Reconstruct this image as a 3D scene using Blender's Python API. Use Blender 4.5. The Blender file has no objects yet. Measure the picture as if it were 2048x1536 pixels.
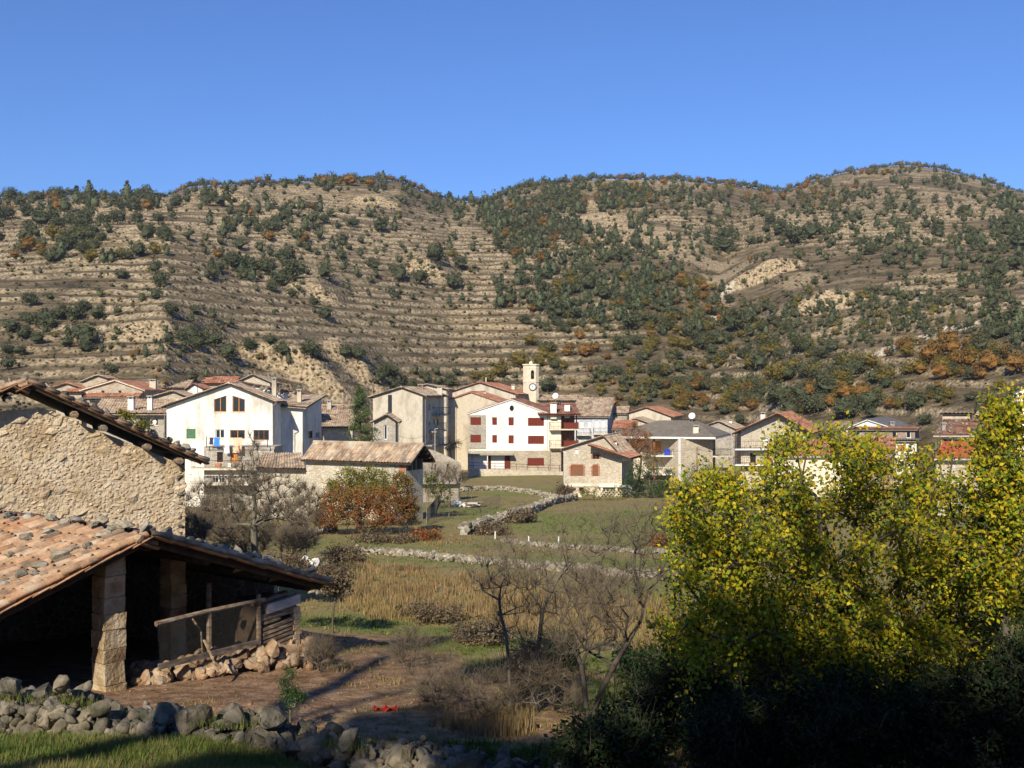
import bpy, bmesh, math, random
import numpy as np
from mathutils import Vector, Matrix, Quaternion
from mathutils.geometry import tessellate_polygon
SC = bpy.context.scene
COL = SC.collection
random.seed(7)
RS = np.random.RandomState(7)
# ------------------------------------------------------------------ camera, sky, sun, exposure
F = 2100.0      # focal length in pixels of the 2048 px wide photograph
HY = 790.0      # row of the horizon
cam = bpy.data.cameras.new('camera'); camo = bpy.data.objects.new('camera', cam); COL.objects.link(camo)
camo.location = (0, 0, 0); camo.rotation_euler = (math.radians(90), 0, 0)
cam.sensor_width = 36; cam.lens = 36 * F / 2048; cam.shift_y = (HY - 768) / 2048
cam.clip_start = 0.1; cam.clip_end = 5000
SC.camera = camo
SUN_EL = math.radians(33); AZ = math.radians(17)
LD = Vector((math.sin(AZ) * math.cos(SUN_EL), math.cos(AZ) * math.cos(SUN_EL), -math.sin(SUN_EL)))
w = bpy.data.worlds.new('World'); SC.world = w; w.use_nodes = True
nt = w.node_tree; nt.nodes.clear()
sky = nt.nodes.new('ShaderNodeTexSky'); sky.sky_type = 'NISHITA'; sky.sun_disc = False
sky.sun_elevation = SUN_EL; sky.sun_rotation = math.radians(180) + AZ
sky.altitude = 900; sky.air_density = 1.25; sky.dust_density = 0.1; sky.ozone_density = 4.0
bg = nt.nodes.new('ShaderNodeBackground'); bg.inputs[1].default_value = 0.080
wo = nt.nodes.new('ShaderNodeOutputWorld')
tint = nt.nodes.new('ShaderNodeMixRGB'); tint.blend_type = 'MULTIPLY'; tint.inputs[0].default_value = 1; tint.inputs[2].default_value = (.57, .80, 1.26, 1)
nt.links.new(sky.outputs[0], tint.inputs[1]); nt.links.new(tint.outputs[0], bg.inputs[0]); nt.links.new(bg.outputs[0], wo.inputs[0])
sl = bpy.data.lights.new('sun', 'SUN'); sl.energy = 5.0; sl.angle = math.radians(0.55); sl.color = (1.0, 0.905, 0.735)
so = bpy.data.objects.new('sun', sl); COL.objects.link(so)
so.rotation_euler = LD.to_track_quat('-Z', 'Y').to_euler(); so.location = (-30, -60, 60)
SC.view_settings.view_transform = 'Standard'; SC.view_settings.look = 'None'
SC.view_settings.exposure = 0.48; SC.view_settings.gamma = 1.0
SC.view_settings.use_curve_mapping = False

# ------------------------------------------------------------------ object bookkeeping
OFF = {}
def tag(o, label=None, cat=None, group=None, kind=None):
    if label: o['label'] = label
    if cat: o['category'] = cat
    if group: o['group'] = group
    if kind: o['kind'] = kind
    return o
def thing(name, label, cat, loc=(0, 0, 0), group=None):
    o = bpy.data.objects.new(name, None); o.empty_display_size = 0.3
    COL.objects.link(o); o.location = loc; OFF[o.name] = Vector(loc)
    return tag(o, label, cat, group)
def place(name, data, loc=(0, 0, 0), parent=None, rot=None, scale=None):
    o = bpy.data.objects.new(name, data); COL.objects.link(o)
    loc = Vector(loc)
    OFF[o.name] = loc
    if parent is not None:
        o.parent = parent; o.location = loc - OFF[parent.name]
    else: o.location = loc
    if rot is not None:
        o.rotation_mode = 'QUATERNION'; o.rotation_quaternion = rot
    if scale is not None: o.scale = scale
    return o
def copy_tree(root, loc, rotz, s, label, group=None):
    r = root.copy(); COL.objects.link(r); r.location = loc; r.rotation_euler = (0, 0, rotz)
    r.scale = s if hasattr(s, '__len__') else (s, s, s); r['label'] = label
    if group: r['group'] = group
    OFF[r.name] = Vector(loc)
    for ch in root.children:
        c = ch.copy(); COL.objects.link(c); c.parent = r
        for g in ch.children:
            d = g.copy(); COL.objects.link(d); d.parent = c
    return r

def P(px, py, Y): return Vector(((px - 1024) / F * Y, Y, (HY - py) / F * Y))
def X(px, Y): return (px - 1024) / F * Y
def Z(py, Y): return (HY - py) / F * Y

def np_mesh(name, V, Fc, mat, rnd=None, smooth=False):
    me = bpy.data.meshes.new(name)
    V = np.asarray(V, dtype=np.float32).reshape(-1, 3); Fc = np.asarray(Fc, dtype=np.int32)
    k = Fc.shape[1]; n = len(Fc)
    me.vertices.add(len(V)); me.vertices.foreach_set('co', V.ravel())
    me.loops.add(n * k); me.loops.foreach_set('vertex_index', Fc.ravel())
    me.polygons.add(n)
    me.polygons.foreach_set('loop_start', np.arange(0, n * k, k, dtype=np.int32))
    me.polygons.foreach_set('loop_total', np.full(n, k, dtype=np.int32))
    if smooth: me.polygons.foreach_set('use_smooth', np.ones(n, dtype=bool))
    me.update(calc_edges=True)
    if rnd is not None:
        a = me.attributes.new('rnd', 'FLOAT', 'FACE'); a.data.foreach_set('value', np.asarray(rnd, dtype=np.float32))
    if mat: me.materials.append(mat)
    return me

class MB:
    def __init__(s): s.v = []; s.f = []; s.r = []
    def add(s, vs, fs, r=None):
        b = len(s.v); s.v += [tuple(v) for v in vs]
        if r is None: r = random.random()
        for f in fs: s.f.append([b + i for i in f]); s.r.append(r)
    def quad(s, a, b, c, d, r=None): s.add([a, b, c, d], [(0, 1, 2, 3)], r)
    def hexa(s, p, r=None):   # p: 4 bottom then 4 top
        s.add(p, [(3, 2, 1, 0), (4, 5, 6, 7), (0, 1, 5, 4), (1, 2, 6, 5), (2, 3, 7, 6), (3, 0, 4, 7)], r)
    def box(s, fr, s0, s1, z0, z1, t0, t1, r=None):
        p = [fr.p(s0, z0, t1), fr.p(s1, z0, t1), fr.p(s1, z0, t0), fr.p(s0, z0, t0)]
        q = [fr.p(s0, z1, t1), fr.p(s1, z1, t1), fr.p(s1, z1, t0), fr.p(s0, z1, t0)]
        s.hexa(p + q, r)
    def slab(s, a, b, c, d, th, r=None):   # quad given as upper face, extruded down
        dn = Vector((0, 0, -th)); s.hexa([a + dn, b + dn, c + dn, d + dn, a, b, c, d], r)
    def tube(s, p0, p1, r0, r1=None, n=6, r=None, cap=True):
        if r1 is None: r1 = r0
        p0 = Vector(p0); p1 = Vector(p1); d = (p1 - p0)
        if d.length < 1e-6: return
        d.normalize(); a = d.orthogonal().normalized(); b = d.cross(a)
        vs = []
        for (p, rr) in ((p0, r0), (p1, r1)):
            for i in range(n):
                t = 2 * math.pi * i / n; vs.append(p + a * (math.cos(t) * rr) + b * (math.sin(t) * rr))
        fs = [(i, (i + 1) % n, n + (i + 1) % n, n + i) for i in range(n)]
        if cap: fs += [tuple(range(n))[::-1], tuple(range(n, 2 * n))]
        s.add(vs, fs, r)
    def obj(s, name, mat, parent=None, smooth=False, loc=None):
        me = bpy.data.meshes.new(name)
        base = Vector(loc) if loc is not None else (OFF[parent.name] if parent is not None else Vector((0, 0, 0)))
        me.from_pydata([(v[0] - base.x, v[1] - base.y, v[2] - base.z) for v in s.v], [], s.f)
        a = me.attributes.new('rnd', 'FLOAT', 'FACE'); a.data.foreach_set('value', s.r)
        if smooth: me.polygons.foreach_set('use_smooth', [True] * len(s.f))
        me.materials.append(mat); me.update()
        return place(name, me, base, parent)

class Fr:
    def __init__(s, O, d):
        s.O = Vector((O[0], O[1], 0)); s.d = Vector((d[0], d[1], 0)).normalized(); s.n = Vector((s.d.y, -s.d.x, 0))
    def p(s, a, z, t=0): return s.O + s.d * a + s.n * t + Vector((0, 0, z))
    def s_(s, px, t=0):
        k = (px - 1024) / F; O = s.O + s.n * t
        return (k * O.y - O.x) / (s.d.x - k * s.d.y)
    def uv(s, px, py, t=0):
        a = s.s_(px, t); q = s.O + s.d * a + s.n * t
        return a, (HY - py) / F * q.y

# ------------------------------------------------------------------ noise
def _h(ix, iy, seed):
    n = (ix * 374761393 + iy * 668265263 + seed * 1442695041) & 0xffffffff
    n = ((n ^ (n >> 13)) * 1274126177) & 0xffffffff
    return ((n ^ (n >> 16)) & 0xffff) / 65535.0
def vnoise(x, y, seed=0):
    x = np.asarray(x, dtype=np.float64); y = np.asarray(y, dtype=np.float64)
    ix = np.floor(x).astype(np.int64); iy = np.floor(y).astype(np.int64)
    fx = x - ix; fy = y - iy; fx = fx * fx * (3 - 2 * fx); fy = fy * fy * (3 - 2 * fy)
    a = _h(ix, iy, seed); b = _h(ix + 1, iy, seed); c = _h(ix, iy + 1, seed); d = _h(ix + 1, iy + 1, seed)
    return (a * (1 - fx) + b * fx) * (1 - fy) + (c * (1 - fx) + d * fx) * fy
def fbm(x, y, seed=0, o=4):
    t = 0; a = 1; s = 0
    for i in range(o):
        t = t + a * vnoise(x * 2 ** i + 17.3 * i, y * 2 ** i - 9.1 * i, seed + i); s += a; a *= .5
    return t / s * 2 - 1
def sstep(a, b, x):
    t = np.clip((x - a) / (b - a), 0, 1); return t * t * (3 - 2 * t)

# ------------------------------------------------------------------ terrain height
GY = [-80, -10, 0, 5, 9, 12, 14, 15.5, 17, 20, 26, 33, 50, 62, 75, 90, 118, 165, 260]
GZ = [-1.2, -1.6, -1.7, -2.7, -3.7, -4.25, -4.62, -5.1, -5.3, -5.65, -6.3, -7.2, -8.4, -9.2, -9.8, -10.3, -11.8, -12.4, -12.8]
RPX = [-700, 0, 100, 330, 380, 500, 600, 700, 800, 850, 900, 960, 1000, 1040, 1100, 1200, 1350, 1450, 1540, 1580, 1620, 1700, 1800, 1880, 1960, 2048, 2200, 2800]
RPY = [400, 396, 392, 394, 374, 368, 364, 360, 362, 384, 402, 404, 394, 374, 366, 357, 360, 368, 380, 380, 362, 343, 330, 338, 360, 388, 430, 560]
YRX = [-700, 0, 330, 600, 900, 960, 1200, 1450, 1560, 1620, 1800, 2048, 2800]
YRY = [470, 470, 475, 492, 528, 532, 535, 550, 575, 660, 700, 690, 640]
YFX = [-700, 330, 480, 600, 700, 900, 1100, 1500, 1600, 2048, 2800]
YFY = [125, 125, 150, 165, 180, 205, 205, 195, 165, 120, 115]
CLIFFS = []     # (x, y, half width, height)
MASK = {}
def hgt(x, y, terr=True):
    x = np.asarray(x, dtype=np.float64); y = np.asarray(y, dtype=np.float64)
    px = 1024 + F * x / np.maximum(y, 40)
    g = np.interp(y, GY, GZ)
    near = sstep(90, 16, y)
    g = g + 0.10 * fbm(x / 2.3, y / 2.3, 3, 3) * near + .35 * fbm(x / 14, y / 14, 5, 2) * sstep(12, 40, y)
    # ground falls away a little to the right of the shed yard
    g = g - 0.4 * sstep(-5.0, -1.0, x) * sstep(14.6, 13.6, y) * sstep(6, 11, y) - .5 * sstep(1, 5, x) * sstep(30, 14, y) * sstep(5, 11, y)
    yf = np.interp(px, YFX, YFY); yr = np.interp(px, YRX, YRY)
    zr = (HY - np.interp(px, RPX, RPY)) / F * yr
    zf = np.interp(np.minimum(y, yf), GY, GZ)
    s = (y - yf) / (yr - yf); sc = np.clip(s, 0, 1)
    prof = sc * (1.22 - .22 * sc) - 0.10 * np.sin(sc * math.pi) * sstep(0, .5, sc) * 0
    prof = prof - .06 * np.exp(-(sc / .09) ** 2) * sstep(0, .02, sc) * 0
    env = np.sin(np.pi * np.clip(sc, 0, 1)) ** .7
    zs = (HY - np.interp(px, [-700, 0, 600, 900, 1200, 1500, 1800, 2048, 2800], [392, 392, 373, 378, 368, 368, 352, 372, 450])) / F * yr
    hill = zf + (zs - zf) * prof + (zr - zs) * sstep(.5, 1.0, sc)
    hill = hill + env * (1 - .55 * sstep(380, 560, px) * sstep(1250, 1120, px)) * (4.2 * fbm(x / 85, y / 90, 11, 3) + 1.3 * fbm(x / 22, y / 30, 12, 3))
    # long gullies running down the slope
    hill = hill - env * 4.0 * np.maximum(0, 1 - np.abs(px - 1430 - .30 * (y - 300)) / 60) * sstep(1300, 1420, px)
    for (cx, cy, cw, ch) in CLIFFS:
        m = np.clip(1 - np.abs(x - cx) / cw, 0, 1) ** .5
        yy = y - cy - 3.0 * fbm(x / 7, x * 0 + cy, 21, 3) - .04 * (x - cx)
        hill = hill + m * ch * (sstep(0, 2.6, yy) * (1 - sstep(5, 34, yy)))
    if terr:
        st = 2.3
        tm = sstep(-.25, .05, fbm(x / 60, y / 60, 31, 2) + .34 - .5 * sstep(.8, .98, s) - .25 * sstep(1150, 1300, px) * sstep(.75, .4, s))
        ph = hill + 1.3 * fbm(x / 45, y / 45, 33, 2) + .22 * fbm(x / 6, y / 6, 34, 2)
        t = ph / st; fl = np.floor(t); fr = t - fl
        rise = sstep(.78, .99, fr)
        ctr = sstep(430, 560, px) * sstep(1230, 1120, px) * sstep(.62, .48, s); tm = np.maximum(tm, .95 * ctr)
        jag = sstep(-.62 - .3 * ctr, -.1 - .3 * ctr, fbm(x / 16, fl * 7.7, 35, 2)); MASK['r'] = tm * jag * sstep(.81, .86, fr) * sstep(0, .02, sc) * (s < 1)
        q = (fl + rise) * st + (hill - ph)
        hill = hill + (q - hill) * tm * (0.35 + .65 * jag) * sstep(0.0, .03, sc) * .52
        hill = hill + .16 * fbm(x / 2.2, y / 2.2, 36, 2) * sstep(0, .03, sc)
    hill = np.where(s > 1, zr - (y - yr) * .35, hill)
    m = sstep(-.02, .03, s)
    return g * (1 - m) + hill * m
GUn = np.linspace(-.78, .78, 625); GYn = 6.0 * (1000 / 6.0) ** (np.arange(1500) / 1499.0); GRID = [None]
def make_grid(terr):
    U, Y = np.meshgrid(GUn, GYn); GRID[0] = hgt(U * Y, Y, terr)
make_grid(False)
def hits(px, py, y0=6.0):
    """first ground point seen along each photograph pixel's ray"""
    px = np.atleast_1d(np.asarray(px, float)); py = np.atleast_1d(np.asarray(py, float)); out = np.full((len(px), 3), np.nan)
    for c in range(0, len(px), 3000):
        a = np.clip((px[c:c+3000] - 1024) / F, -.779, .779); b = (HY - py[c:c+3000]) / F
        f = (a + .78) / (GUn[1] - GUn[0]); i0 = f.astype(int); f = (f - i0)[None]
        d = GRID[0][:, i0] * (1 - f) + GRID[0][:, i0 + 1] * f - b[None] * GYn[:, None]; d[GYn < y0] = -1
        hit = d > 0; i = hit.argmax(0); ok = hit.any(0) & (i > 0); i = np.maximum(i, 1); r = np.arange(len(i))
        d0 = d[i - 1, r]; d1 = d[i, r]; Y = GYn[i - 1] + (GYn[i] - GYn[i - 1]) * np.clip(-d0 / np.maximum(d1 - d0, 1e-9), 0, 1)
        o = np.stack([a * Y, Y, b * Y], 1); o[~ok] = np.nan; out[c:c+3000] = o
    return out
for (px, py, hw, ch) in [(595, 758, 12.5, 6.0), (700, 770, 8.0, 4.5), (280, 672, 9, 2.2), (855, 552, 9, 4.5), (625, 590, 7, 3), (445, 402, 12, 4), (750, 410, 12, 4), (1530, 562, 14, 5), (1660, 622, 11, 5)]:
    h_ = hits(px, py)[0]
    CLIFFS.append((h_[0], h_[1], hw, ch))
make_grid(True)
def gza(x, y):
    x = np.asarray(x, float); y = np.asarray(y, float); f = np.clip((x / y + .78) / (GUn[1] - GUn[0]), 0, 623.9); g = np.clip(np.log(y / 6) / np.log(1000 / 6.0) * 1499, 0, 1498.9)
    i = f.astype(int); j = g.astype(int); f = f - i; g = g - j; H = GRID[0]
    return (H[j, i] * (1 - f) + H[j, i + 1] * f) * (1 - g) + (H[j + 1, i] * (1 - f) + H[j + 1, i + 1] * f) * g
def gz(x, y):
    if y > 6.1 and abs(x / y) < .77: return float(gza(x, y))
    return float(hgt(np.array([x]), np.array([y]))[0])

# ------------------------------------------------------------------ materials
MATS = {}
def srgb(c): return tuple(((v / 12.92) if v <= .04045 else ((v + .055) / 1.055) ** 2.4) for v in c)
def mat(name, cols, scale=3.0, bump=.3, bscale=None, rough=.9, rnd=.0, dist=.03, stretch=None, trans=0.0, rcols=None, island=0.0, objr=0.0, detail=5, spec=.2, metallic=0):
    """cols: list of linear colours spread over a noise; rcols: ramp over the per-piece random value, multiplied in."""
    if name in MATS: return MATS[name]
    m = bpy.data.materials.new(name); m.use_nodes = True; t = m.node_tree; N = t.nodes; L = t.links
    b = N['Principled BSDF']; b.inputs['Roughness'].default_value = rough
    b.inputs['Specular IOR Level'].default_value = spec; b.inputs['Metallic'].default_value = metallic
    geo = N.new('ShaderNodeNewGeometry'); vec = geo.outputs['Position']
    if stretch:
        mp = N.new('ShaderNodeMapping'); mp.inputs['Scale'].default_value = stretch; L.new(vec, mp.inputs[0]); vec = mp.outputs[0]
    def ramp(src, cs):
        r = N.new('ShaderNodeValToRGB'); L.new(src, r.inputs[0]); e = r.color_ramp.elements
        while len(e) < len(cs): e.new(.5)
        for i, c in enumerate(cs):
            e[i].position = i / max(1, len(cs) - 1); e[i].color = (*c[:3], 1)
        return r.outputs[0]
    no = N.new('ShaderNodeTexNoise'); no.inputs['Scale'].default_value = scale; no.inputs['Detail'].default_value = detail
    L.new(vec, no.inputs['Vector'])
    ct = N.new('ShaderNodeMapRange'); ct.inputs[1].default_value = .32; ct.inputs[2].default_value = .68
    L.new(no.outputs[0], ct.inputs[0])
    col = ramp(ct.outputs[0], cols) if len(cols) > 1 else None
    if col is None:
        rg = N.new('ShaderNodeRGB'); rg.outputs[0].default_value = (*cols[0][:3], 1); col = rg.outputs[0]
    def mul(a, bb, fac=1.0, mode='MULTIPLY'):
        mx = N.new('ShaderNodeMixRGB'); mx.blend_type = mode; mx.inputs[0].default_value = fac; L.new(a, mx.inputs[1]); L.new(bb, mx.inputs[2]); return mx.outputs[0]
    if rcols:
        if objr: rsrc = N.new('ShaderNodeObjectInfo').outputs['Random']
        elif island: rsrc = geo.outputs['Random Per Island']
        else:
            at = N.new('ShaderNodeAttribute'); at.attribute_name = 'rnd'; rsrc = at.outputs['Fac']
        col = mul(col, ramp(rsrc, rcols))
    # fine grain
    n2 = N.new('ShaderNodeTexNoise'); n2.inputs['Scale'].default_value = (bscale or scale * 6); n2.inputs['Detail'].default_value = 6
    L.new(vec, n2.inputs['Vector'])
    g2 = ramp(n2.outputs[0], [(.62, .62, .62), (1.0, 1.0, 1.0), (1.25, 1.25, 1.25)])
    col = mul(col, g2)
    L.new(col, b.inputs['Base Color'])
    if bump:
        bp = N.new('ShaderNodeBump'); bp.inputs['Strength'].default_value = bump; bp.inputs['Distance'].default_value = dist
        L.new(n2.outputs[0], bp.inputs['Height']); L.new(bp.outputs[0], b.inputs['Normal'])
    if trans:
        tr = N.new('ShaderNodeBsdfTranslucent'); L.new(col, tr.inputs[0]); mx = N.new('ShaderNodeMixShader'); mx.inputs[0].default_value = trans
        L.new(b.outputs[0], mx.inputs[1]); L.new(tr.outputs[0], mx.inputs[2]); L.new(mx.outputs[0], N['Material Output'].inputs[0])
    MATS[name] = m
    return m
G = lambda *a: a
TINT = [(.72, .70, .68), (1, 1, 1), (1.15, 1.05, .92), (.9, .95, 1.02), (1.1, 1.0, .9)]
M_limestone = mat('grey_limestone', [(.045, .045, .028), (.12, .105, .078), (.22, .195, .15)], 3.5, 1.0, 9, rcols=[(.7, .7, .7), (1, 1, 1), (1.1, 1.05, .95), (.85, .82, .78)], objr=1, dist=.08)  # mossy stone, darkened further for the part shade the wall lies in
M_ballast = mat('lichened_roof_stone', [(.12, .105, .075), (.25, .22, .17), (.36, .33, .27)], 5, .8, 14, rcols=[(.7, .7, .7), (1, 1, 1), (1.1, 1.05, .95)], objr=1, dist=.05)
M_limestone_s = mat('pale_field_stone', [(.15, .13, .095), (.29, .26, .20), (.40, .365, .29)], 1.5, .5, 9, rcols=TINT, dist=.06)
M_rubble = mat('ochre_rubble_stone', [(.15, .095, .055), (.27, .19, .12), (.37, .30, .22)], 4, .6, 20, rcols=[(.65, .6, .58), (1, 1, 1), (1.15, 1.0, .85), (.9, .95, 1)], objr=1)
M_mortar = mat('lime_mortar', [(.34, .25, .15), (.46, .36, .24), (.52, .43, .31)], 1.2, 1.0, 9, dist=.10)
M_barnstone = mat('barn_wall_stone', [(.33, .25, .16), (.46, .37, .25), (.54, .46, .34)], 3, .8, 16, rcols=[(.78, .78, .8), (1.05, 1.0, .9), (1, 1, 1), (.95, .85, .7), (1.05, 1, .95)], objr=1, dist=.05)
M_barnstone_s = mat('barn_small_stone', [(.33, .25, .16), (.46, .37, .25), (.54, .46, .34)], 3, .8, 16, rcols=[(.8, .8, .82), (1.05, 1.0, .9), (1, 1, 1), (.95, .85, .7)], dist=.05)
M_pillar = mat('pillar_stone', [(.22, .155, .085), (.36, .275, .17), (.46, .39, .28)], 3, .8, 14, rcols=[(.8, .75, .7), (1, 1, 1), (1.1, 1, .85)], objr=1, dist=.05)
M_tile_near = mat('clay_tile', [(.16, .125, .095), (.33, .23, .155), (.40, .33, .26)], 3, .35, 24, rcols=[(.50, .53, .53), (1, .9, .8), (1.2, 1.05, .9), (.85, .68, .55), (1.1, 1.12, 1.1)], objr=1, dist=.02)
M_wood_old = mat('weathered_wood', [(.10, .07, .045), (.22, .16, .11), (.34, .29, .23)], 5, .5, 30, stretch=(1, 1, 4), rcols=TINT)
M_wood_dark = mat('dark_wood', [(.03, .02, .014), (.07, .045, .03)], 5, .4, 30)
M_wire = mat('galvanised_wire', [(.07, .07, .065)], 5, 0, rough=.5)
def roofmat(name, a, b, c): return mat(name, [a, b, c], .9, .4, 7, rcols=[(.5, .5, .5), (.9, .88, .85), (1, 1, 1), (1.25, 1.1, .95), (.8, .7, .62), (1.3, 1.25, 1.15)], dist=.05)
M_tile_tan = roofmat('tan_roof_tile', (.23, .17, .12), (.39, .31, .225), (.48, .42, .335))
M_tile_red = roofmat('red_roof_tile', (.24, .10, .06), (.39, .185, .115), (.44, .28, .2))
M_tile_brown = roofmat('brown_roof_tile', (.12, .06, .045), (.22, .11, .08), (.30, .19, .15))
M_tile_orange = mat('orange_roof_tile', [(.34, .09, .03), (.44, .13, .05)], 1.5, .3, 8, rcols=[(.85, .85, .85), (1, 1, 1), (1.1, 1.05, 1)])
M_slate = mat('grey_fibre_roof', [(.15, .13, .10), (.20, .175, .14)], 1.2, .3, 10, rcols=[(.88, .88, .88), (1, 1, 1), (1.08, 1.08, 1.08)])
M_slate_d = mat('dark_grey_roof', [(.09, .09, .10), (.14, .14, .15)], 1.2, .3, 10, rcols=[(.88, .88, .88), (1, 1, 1)])
def plaster(name, a, b, s=.9): return mat(name, [tuple(.80 * v for v in a), a, b, b, tuple(.93 * v for v in b)], s, .3, 5, dist=.03, stretch=(1, 1, .35))
M_white = plaster('white_render', (.76, .70, .58), (.84, .78, .66))
M_greyr = plaster('pale_grey_render', (.60, .56, .48), (.71, .67, .59))
M_greyr2 = plaster('grey_cement_render', (.38, .35, .30), (.47, .43, .37))
M_beige = plaster('beige_render', (.44, .375, .275), (.51, .44, .33))
M_beige2 = plaster('cement_beige_render', (.42, .37, .28), (.51, .45, .35))
M_cream = plaster('cream_render', (.62, .54, .40), (.70, .62, .47))
M_blue = plaster('shade_tinted_render', (.42, .44, .46), (.5, .52, .54))  # bluish shade of a white facade put into the render colour
def masonry(name, cols, sc=4.2, mort=(.42, .37, .29)):
    if name in MATS: return MATS[name]
    m = mat(name, cols, .8, 0, 8); t = m.node_tree; N = t.nodes; L = t.links; b = N['Principled BSDF']
    geo = [n for n in N if n.type == 'NEW_GEOMETRY'][0]
    vo = N.new('ShaderNodeTexVoronoi'); vo.inputs['Scale'].default_value = sc; vo.feature = 'DISTANCE_TO_EDGE'
    vc = N.new('ShaderNodeTexVoronoi'); vc.inputs['Scale'].default_value = sc
    mp = N.new('ShaderNodeMapping'); mp.inputs['Scale'].default_value = (1, 1, 1.5); L.new(geo.outputs['Position'], mp.inputs[0])
    L.new(mp.outputs[0], vo.inputs['Vector']); L.new(mp.outputs[0], vc.inputs['Vector'])
    mr = N.new('ShaderNodeMapRange'); mr.inputs[1].default_value = .02; mr.inputs[2].default_value = .10; L.new(vo.outputs['Distance'], mr.inputs[0])
    hs = N.new('ShaderNodeHueSaturation'); sp = N.new('ShaderNodeSeparateColor'); L.new(vc.outputs['Color'], sp.inputs[0])
    m2 = N.new('ShaderNodeMapRange'); m2.inputs[3].default_value = .75; m2.inputs[4].default_value = 1.2; L.new(sp.outputs[0], m2.inputs[0])
    L.new(m2.outputs[0], hs.inputs['Value'])
    m3 = N.new('ShaderNodeMapRange'); m3.inputs[3].default_value = .6; m3.inputs[4].default_value = 1.2; L.new(sp.outputs[1], m3.inputs[0]); L.new(m3.outputs[0], hs.inputs['Saturation'])
    old = b.inputs['Base Color'].links[0].from_socket; L.new(old, hs.inputs['Color'])
    mx = N.new('ShaderNodeMixRGB'); L.new(mr.outputs[0], mx.inputs[0]); mx.inputs[1].default_value = (*mort, 1); L.new(hs.outputs[0], mx.inputs[2])
    L.new(mx.outputs[0], b.inputs['Base Color'])
    bp = N.new('ShaderNodeBump'); bp.inputs['Strength'].default_value = .7; bp.inputs['Distance'].default_value = .05
    L.new(mr.outputs[0], bp.inputs['Height']); L.new(bp.outputs[0], b.inputs['Normal'])
    return m
M_mas = masonry('ochre_masonry', [(.38, .30, .195), (.52, .43, .30)])
M_masg = masonry('grey_masonry', [(.32, .28, .225), (.45, .40, .32)])
M_masr = masonry('reddish_masonry', [(.22, .13, .09), (.36, .25, .19)], 3.6, (.42, .36, .30))
M_masc = masonry('cream_masonry', [(.48, .40, .28), (.60, .52, .38)], 5.0, (.50, .44, .34))
M_shut = mat('red_brown_shutter', [(.13, .025, .015), (.17, .035, .02)], 6, .2)
M_shut2 = mat('brown_shutter', [(.17, .08, .045), (.23, .11, .06)], 6, .2)
M_green = mat('green_blind', [(.06, .15, .075), (.09, .2, .1)], 6, .2)
M_orange = mat('varnished_pine', [(.42, .17, .04), (.52, .24, .07)], 6, .2)
M_brick = mat('red_brick', [(.33, .13, .07), (.45, .2, .11)], 4, .4)
M_glass = mat('window_glass', [(.015, .018, .022)], 1, 0, rough=.08, spec=.6)
M_curtain = mat('white_curtain', [(.6, .6, .58), (.7, .7, .68)], 6, .2)
M_frame = mat('white_frame', [(.7, .69, .65)], 6, .1)
M_framed = mat('brown_frame', [(.16, .07, .035)], 6, .1)
M_iron = mat('dark_iron', [(.03, .028, .027)], 6, .1, rough=.6)
M_railb = mat('brown_rail', [(.09, .03, .02)], 6, .1)
M_conc = mat('grey_concrete', [(.25, .235, .21), (.36, .34, .3)], 1.5, .4, 12)
M_leafmat = {}
def foliage(name, base, rc, trans=.25, rough=.75):
    return mat(name, [tuple(.72 * v for v in base), base, tuple(1.25 * v for v in base)], .8, 0, 3, rough=rough, rcols=rc, island=1, trans=trans, spec=.15)
RC_DULL = [(.55, .6, .6), (.85, .9, .9), (1, 1, 1), (1.25, 1.2, 1.05), (1.1, 1.15, .9)]
M_holm = foliage('holm_oak_leaf', (.082, .088, .046), RC_DULL, .15)
M_pine = foliage('pine_needle', (.070, .084, .048), RC_DULL, .12)
M_autumn_y = foliage('yellowing_oak_leaf', (.165, .145, .045), [(.45, .55, .6), (.8, .95, .8), (1, 1, 1), (1.25, .95, .6), (1.4, 1.2, .8)], .3)
M_autumn_o = foliage('orange_oak_leaf', (.20, .135, .045), [(.5, .6, .7), (.9, .8, .8), (1, 1, 1), (1.3, .9, .7), (1.2, 1.3, 1)], .3)
M_brush = foliage('brown_scrub', (.15, .11, .07), [(.5, .5, .5), (1, 1, 1), (.8, .9, .7), (1.3, 1.1, .9)], .1)
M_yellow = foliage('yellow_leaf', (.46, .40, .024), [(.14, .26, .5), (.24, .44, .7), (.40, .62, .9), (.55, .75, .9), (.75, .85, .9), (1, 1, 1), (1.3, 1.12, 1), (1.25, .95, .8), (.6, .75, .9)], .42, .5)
M_redleaf = foliage('rust_leaf', (.29, .125, .04), [(.5, .6, .6), (1, 1, 1), (1.3, .8, .7), (.9, 1.1, .8)], .35)
M_greenyel = foliage('olive_yellow_leaf', (.22, .20, .03), [(.4, .6, .6), (.8, .9, .8), (1, 1, 1), (1.3, 1.1, .8)], .35)
M_under = foliage('shaded_bramble_leaf', (.018, .030, .010), RC_DULL, .15)  # leaf colour lowered to stand in for the deep shade under the trees
M_dkgreen = foliage('dark_green_leaf', (.035, .07, .02), RC_DULL, .25)
M_bark = mat('grey_bark', [(.09, .075, .055), (.19, .165, .125)], 6, .5, 30, stretch=(1, 1, .3))
M_barkd = mat('dark_bark', [(.04, .032, .025), (.09, .075, .06)], 6, .5, 30)
M_twig = mat('dry_twig', [(.10, .078, .052), (.20, .16, .112)], 3, 0, rcols=[(.6, .6, .6), (1, 1, 1), (1.3, 1.25, 1.2)])
M_straw = mat('dry_grass_blade', [(.21, .145, .07), (.32, .22, .115), (.25, .20, .085)], .35, 0, rough=.8, island=1, rcols=[(.6, .65, .6), (1, 1, 1), (1.25, 1.15, 1), (.7, .85, .5)], trans=.3)
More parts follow.
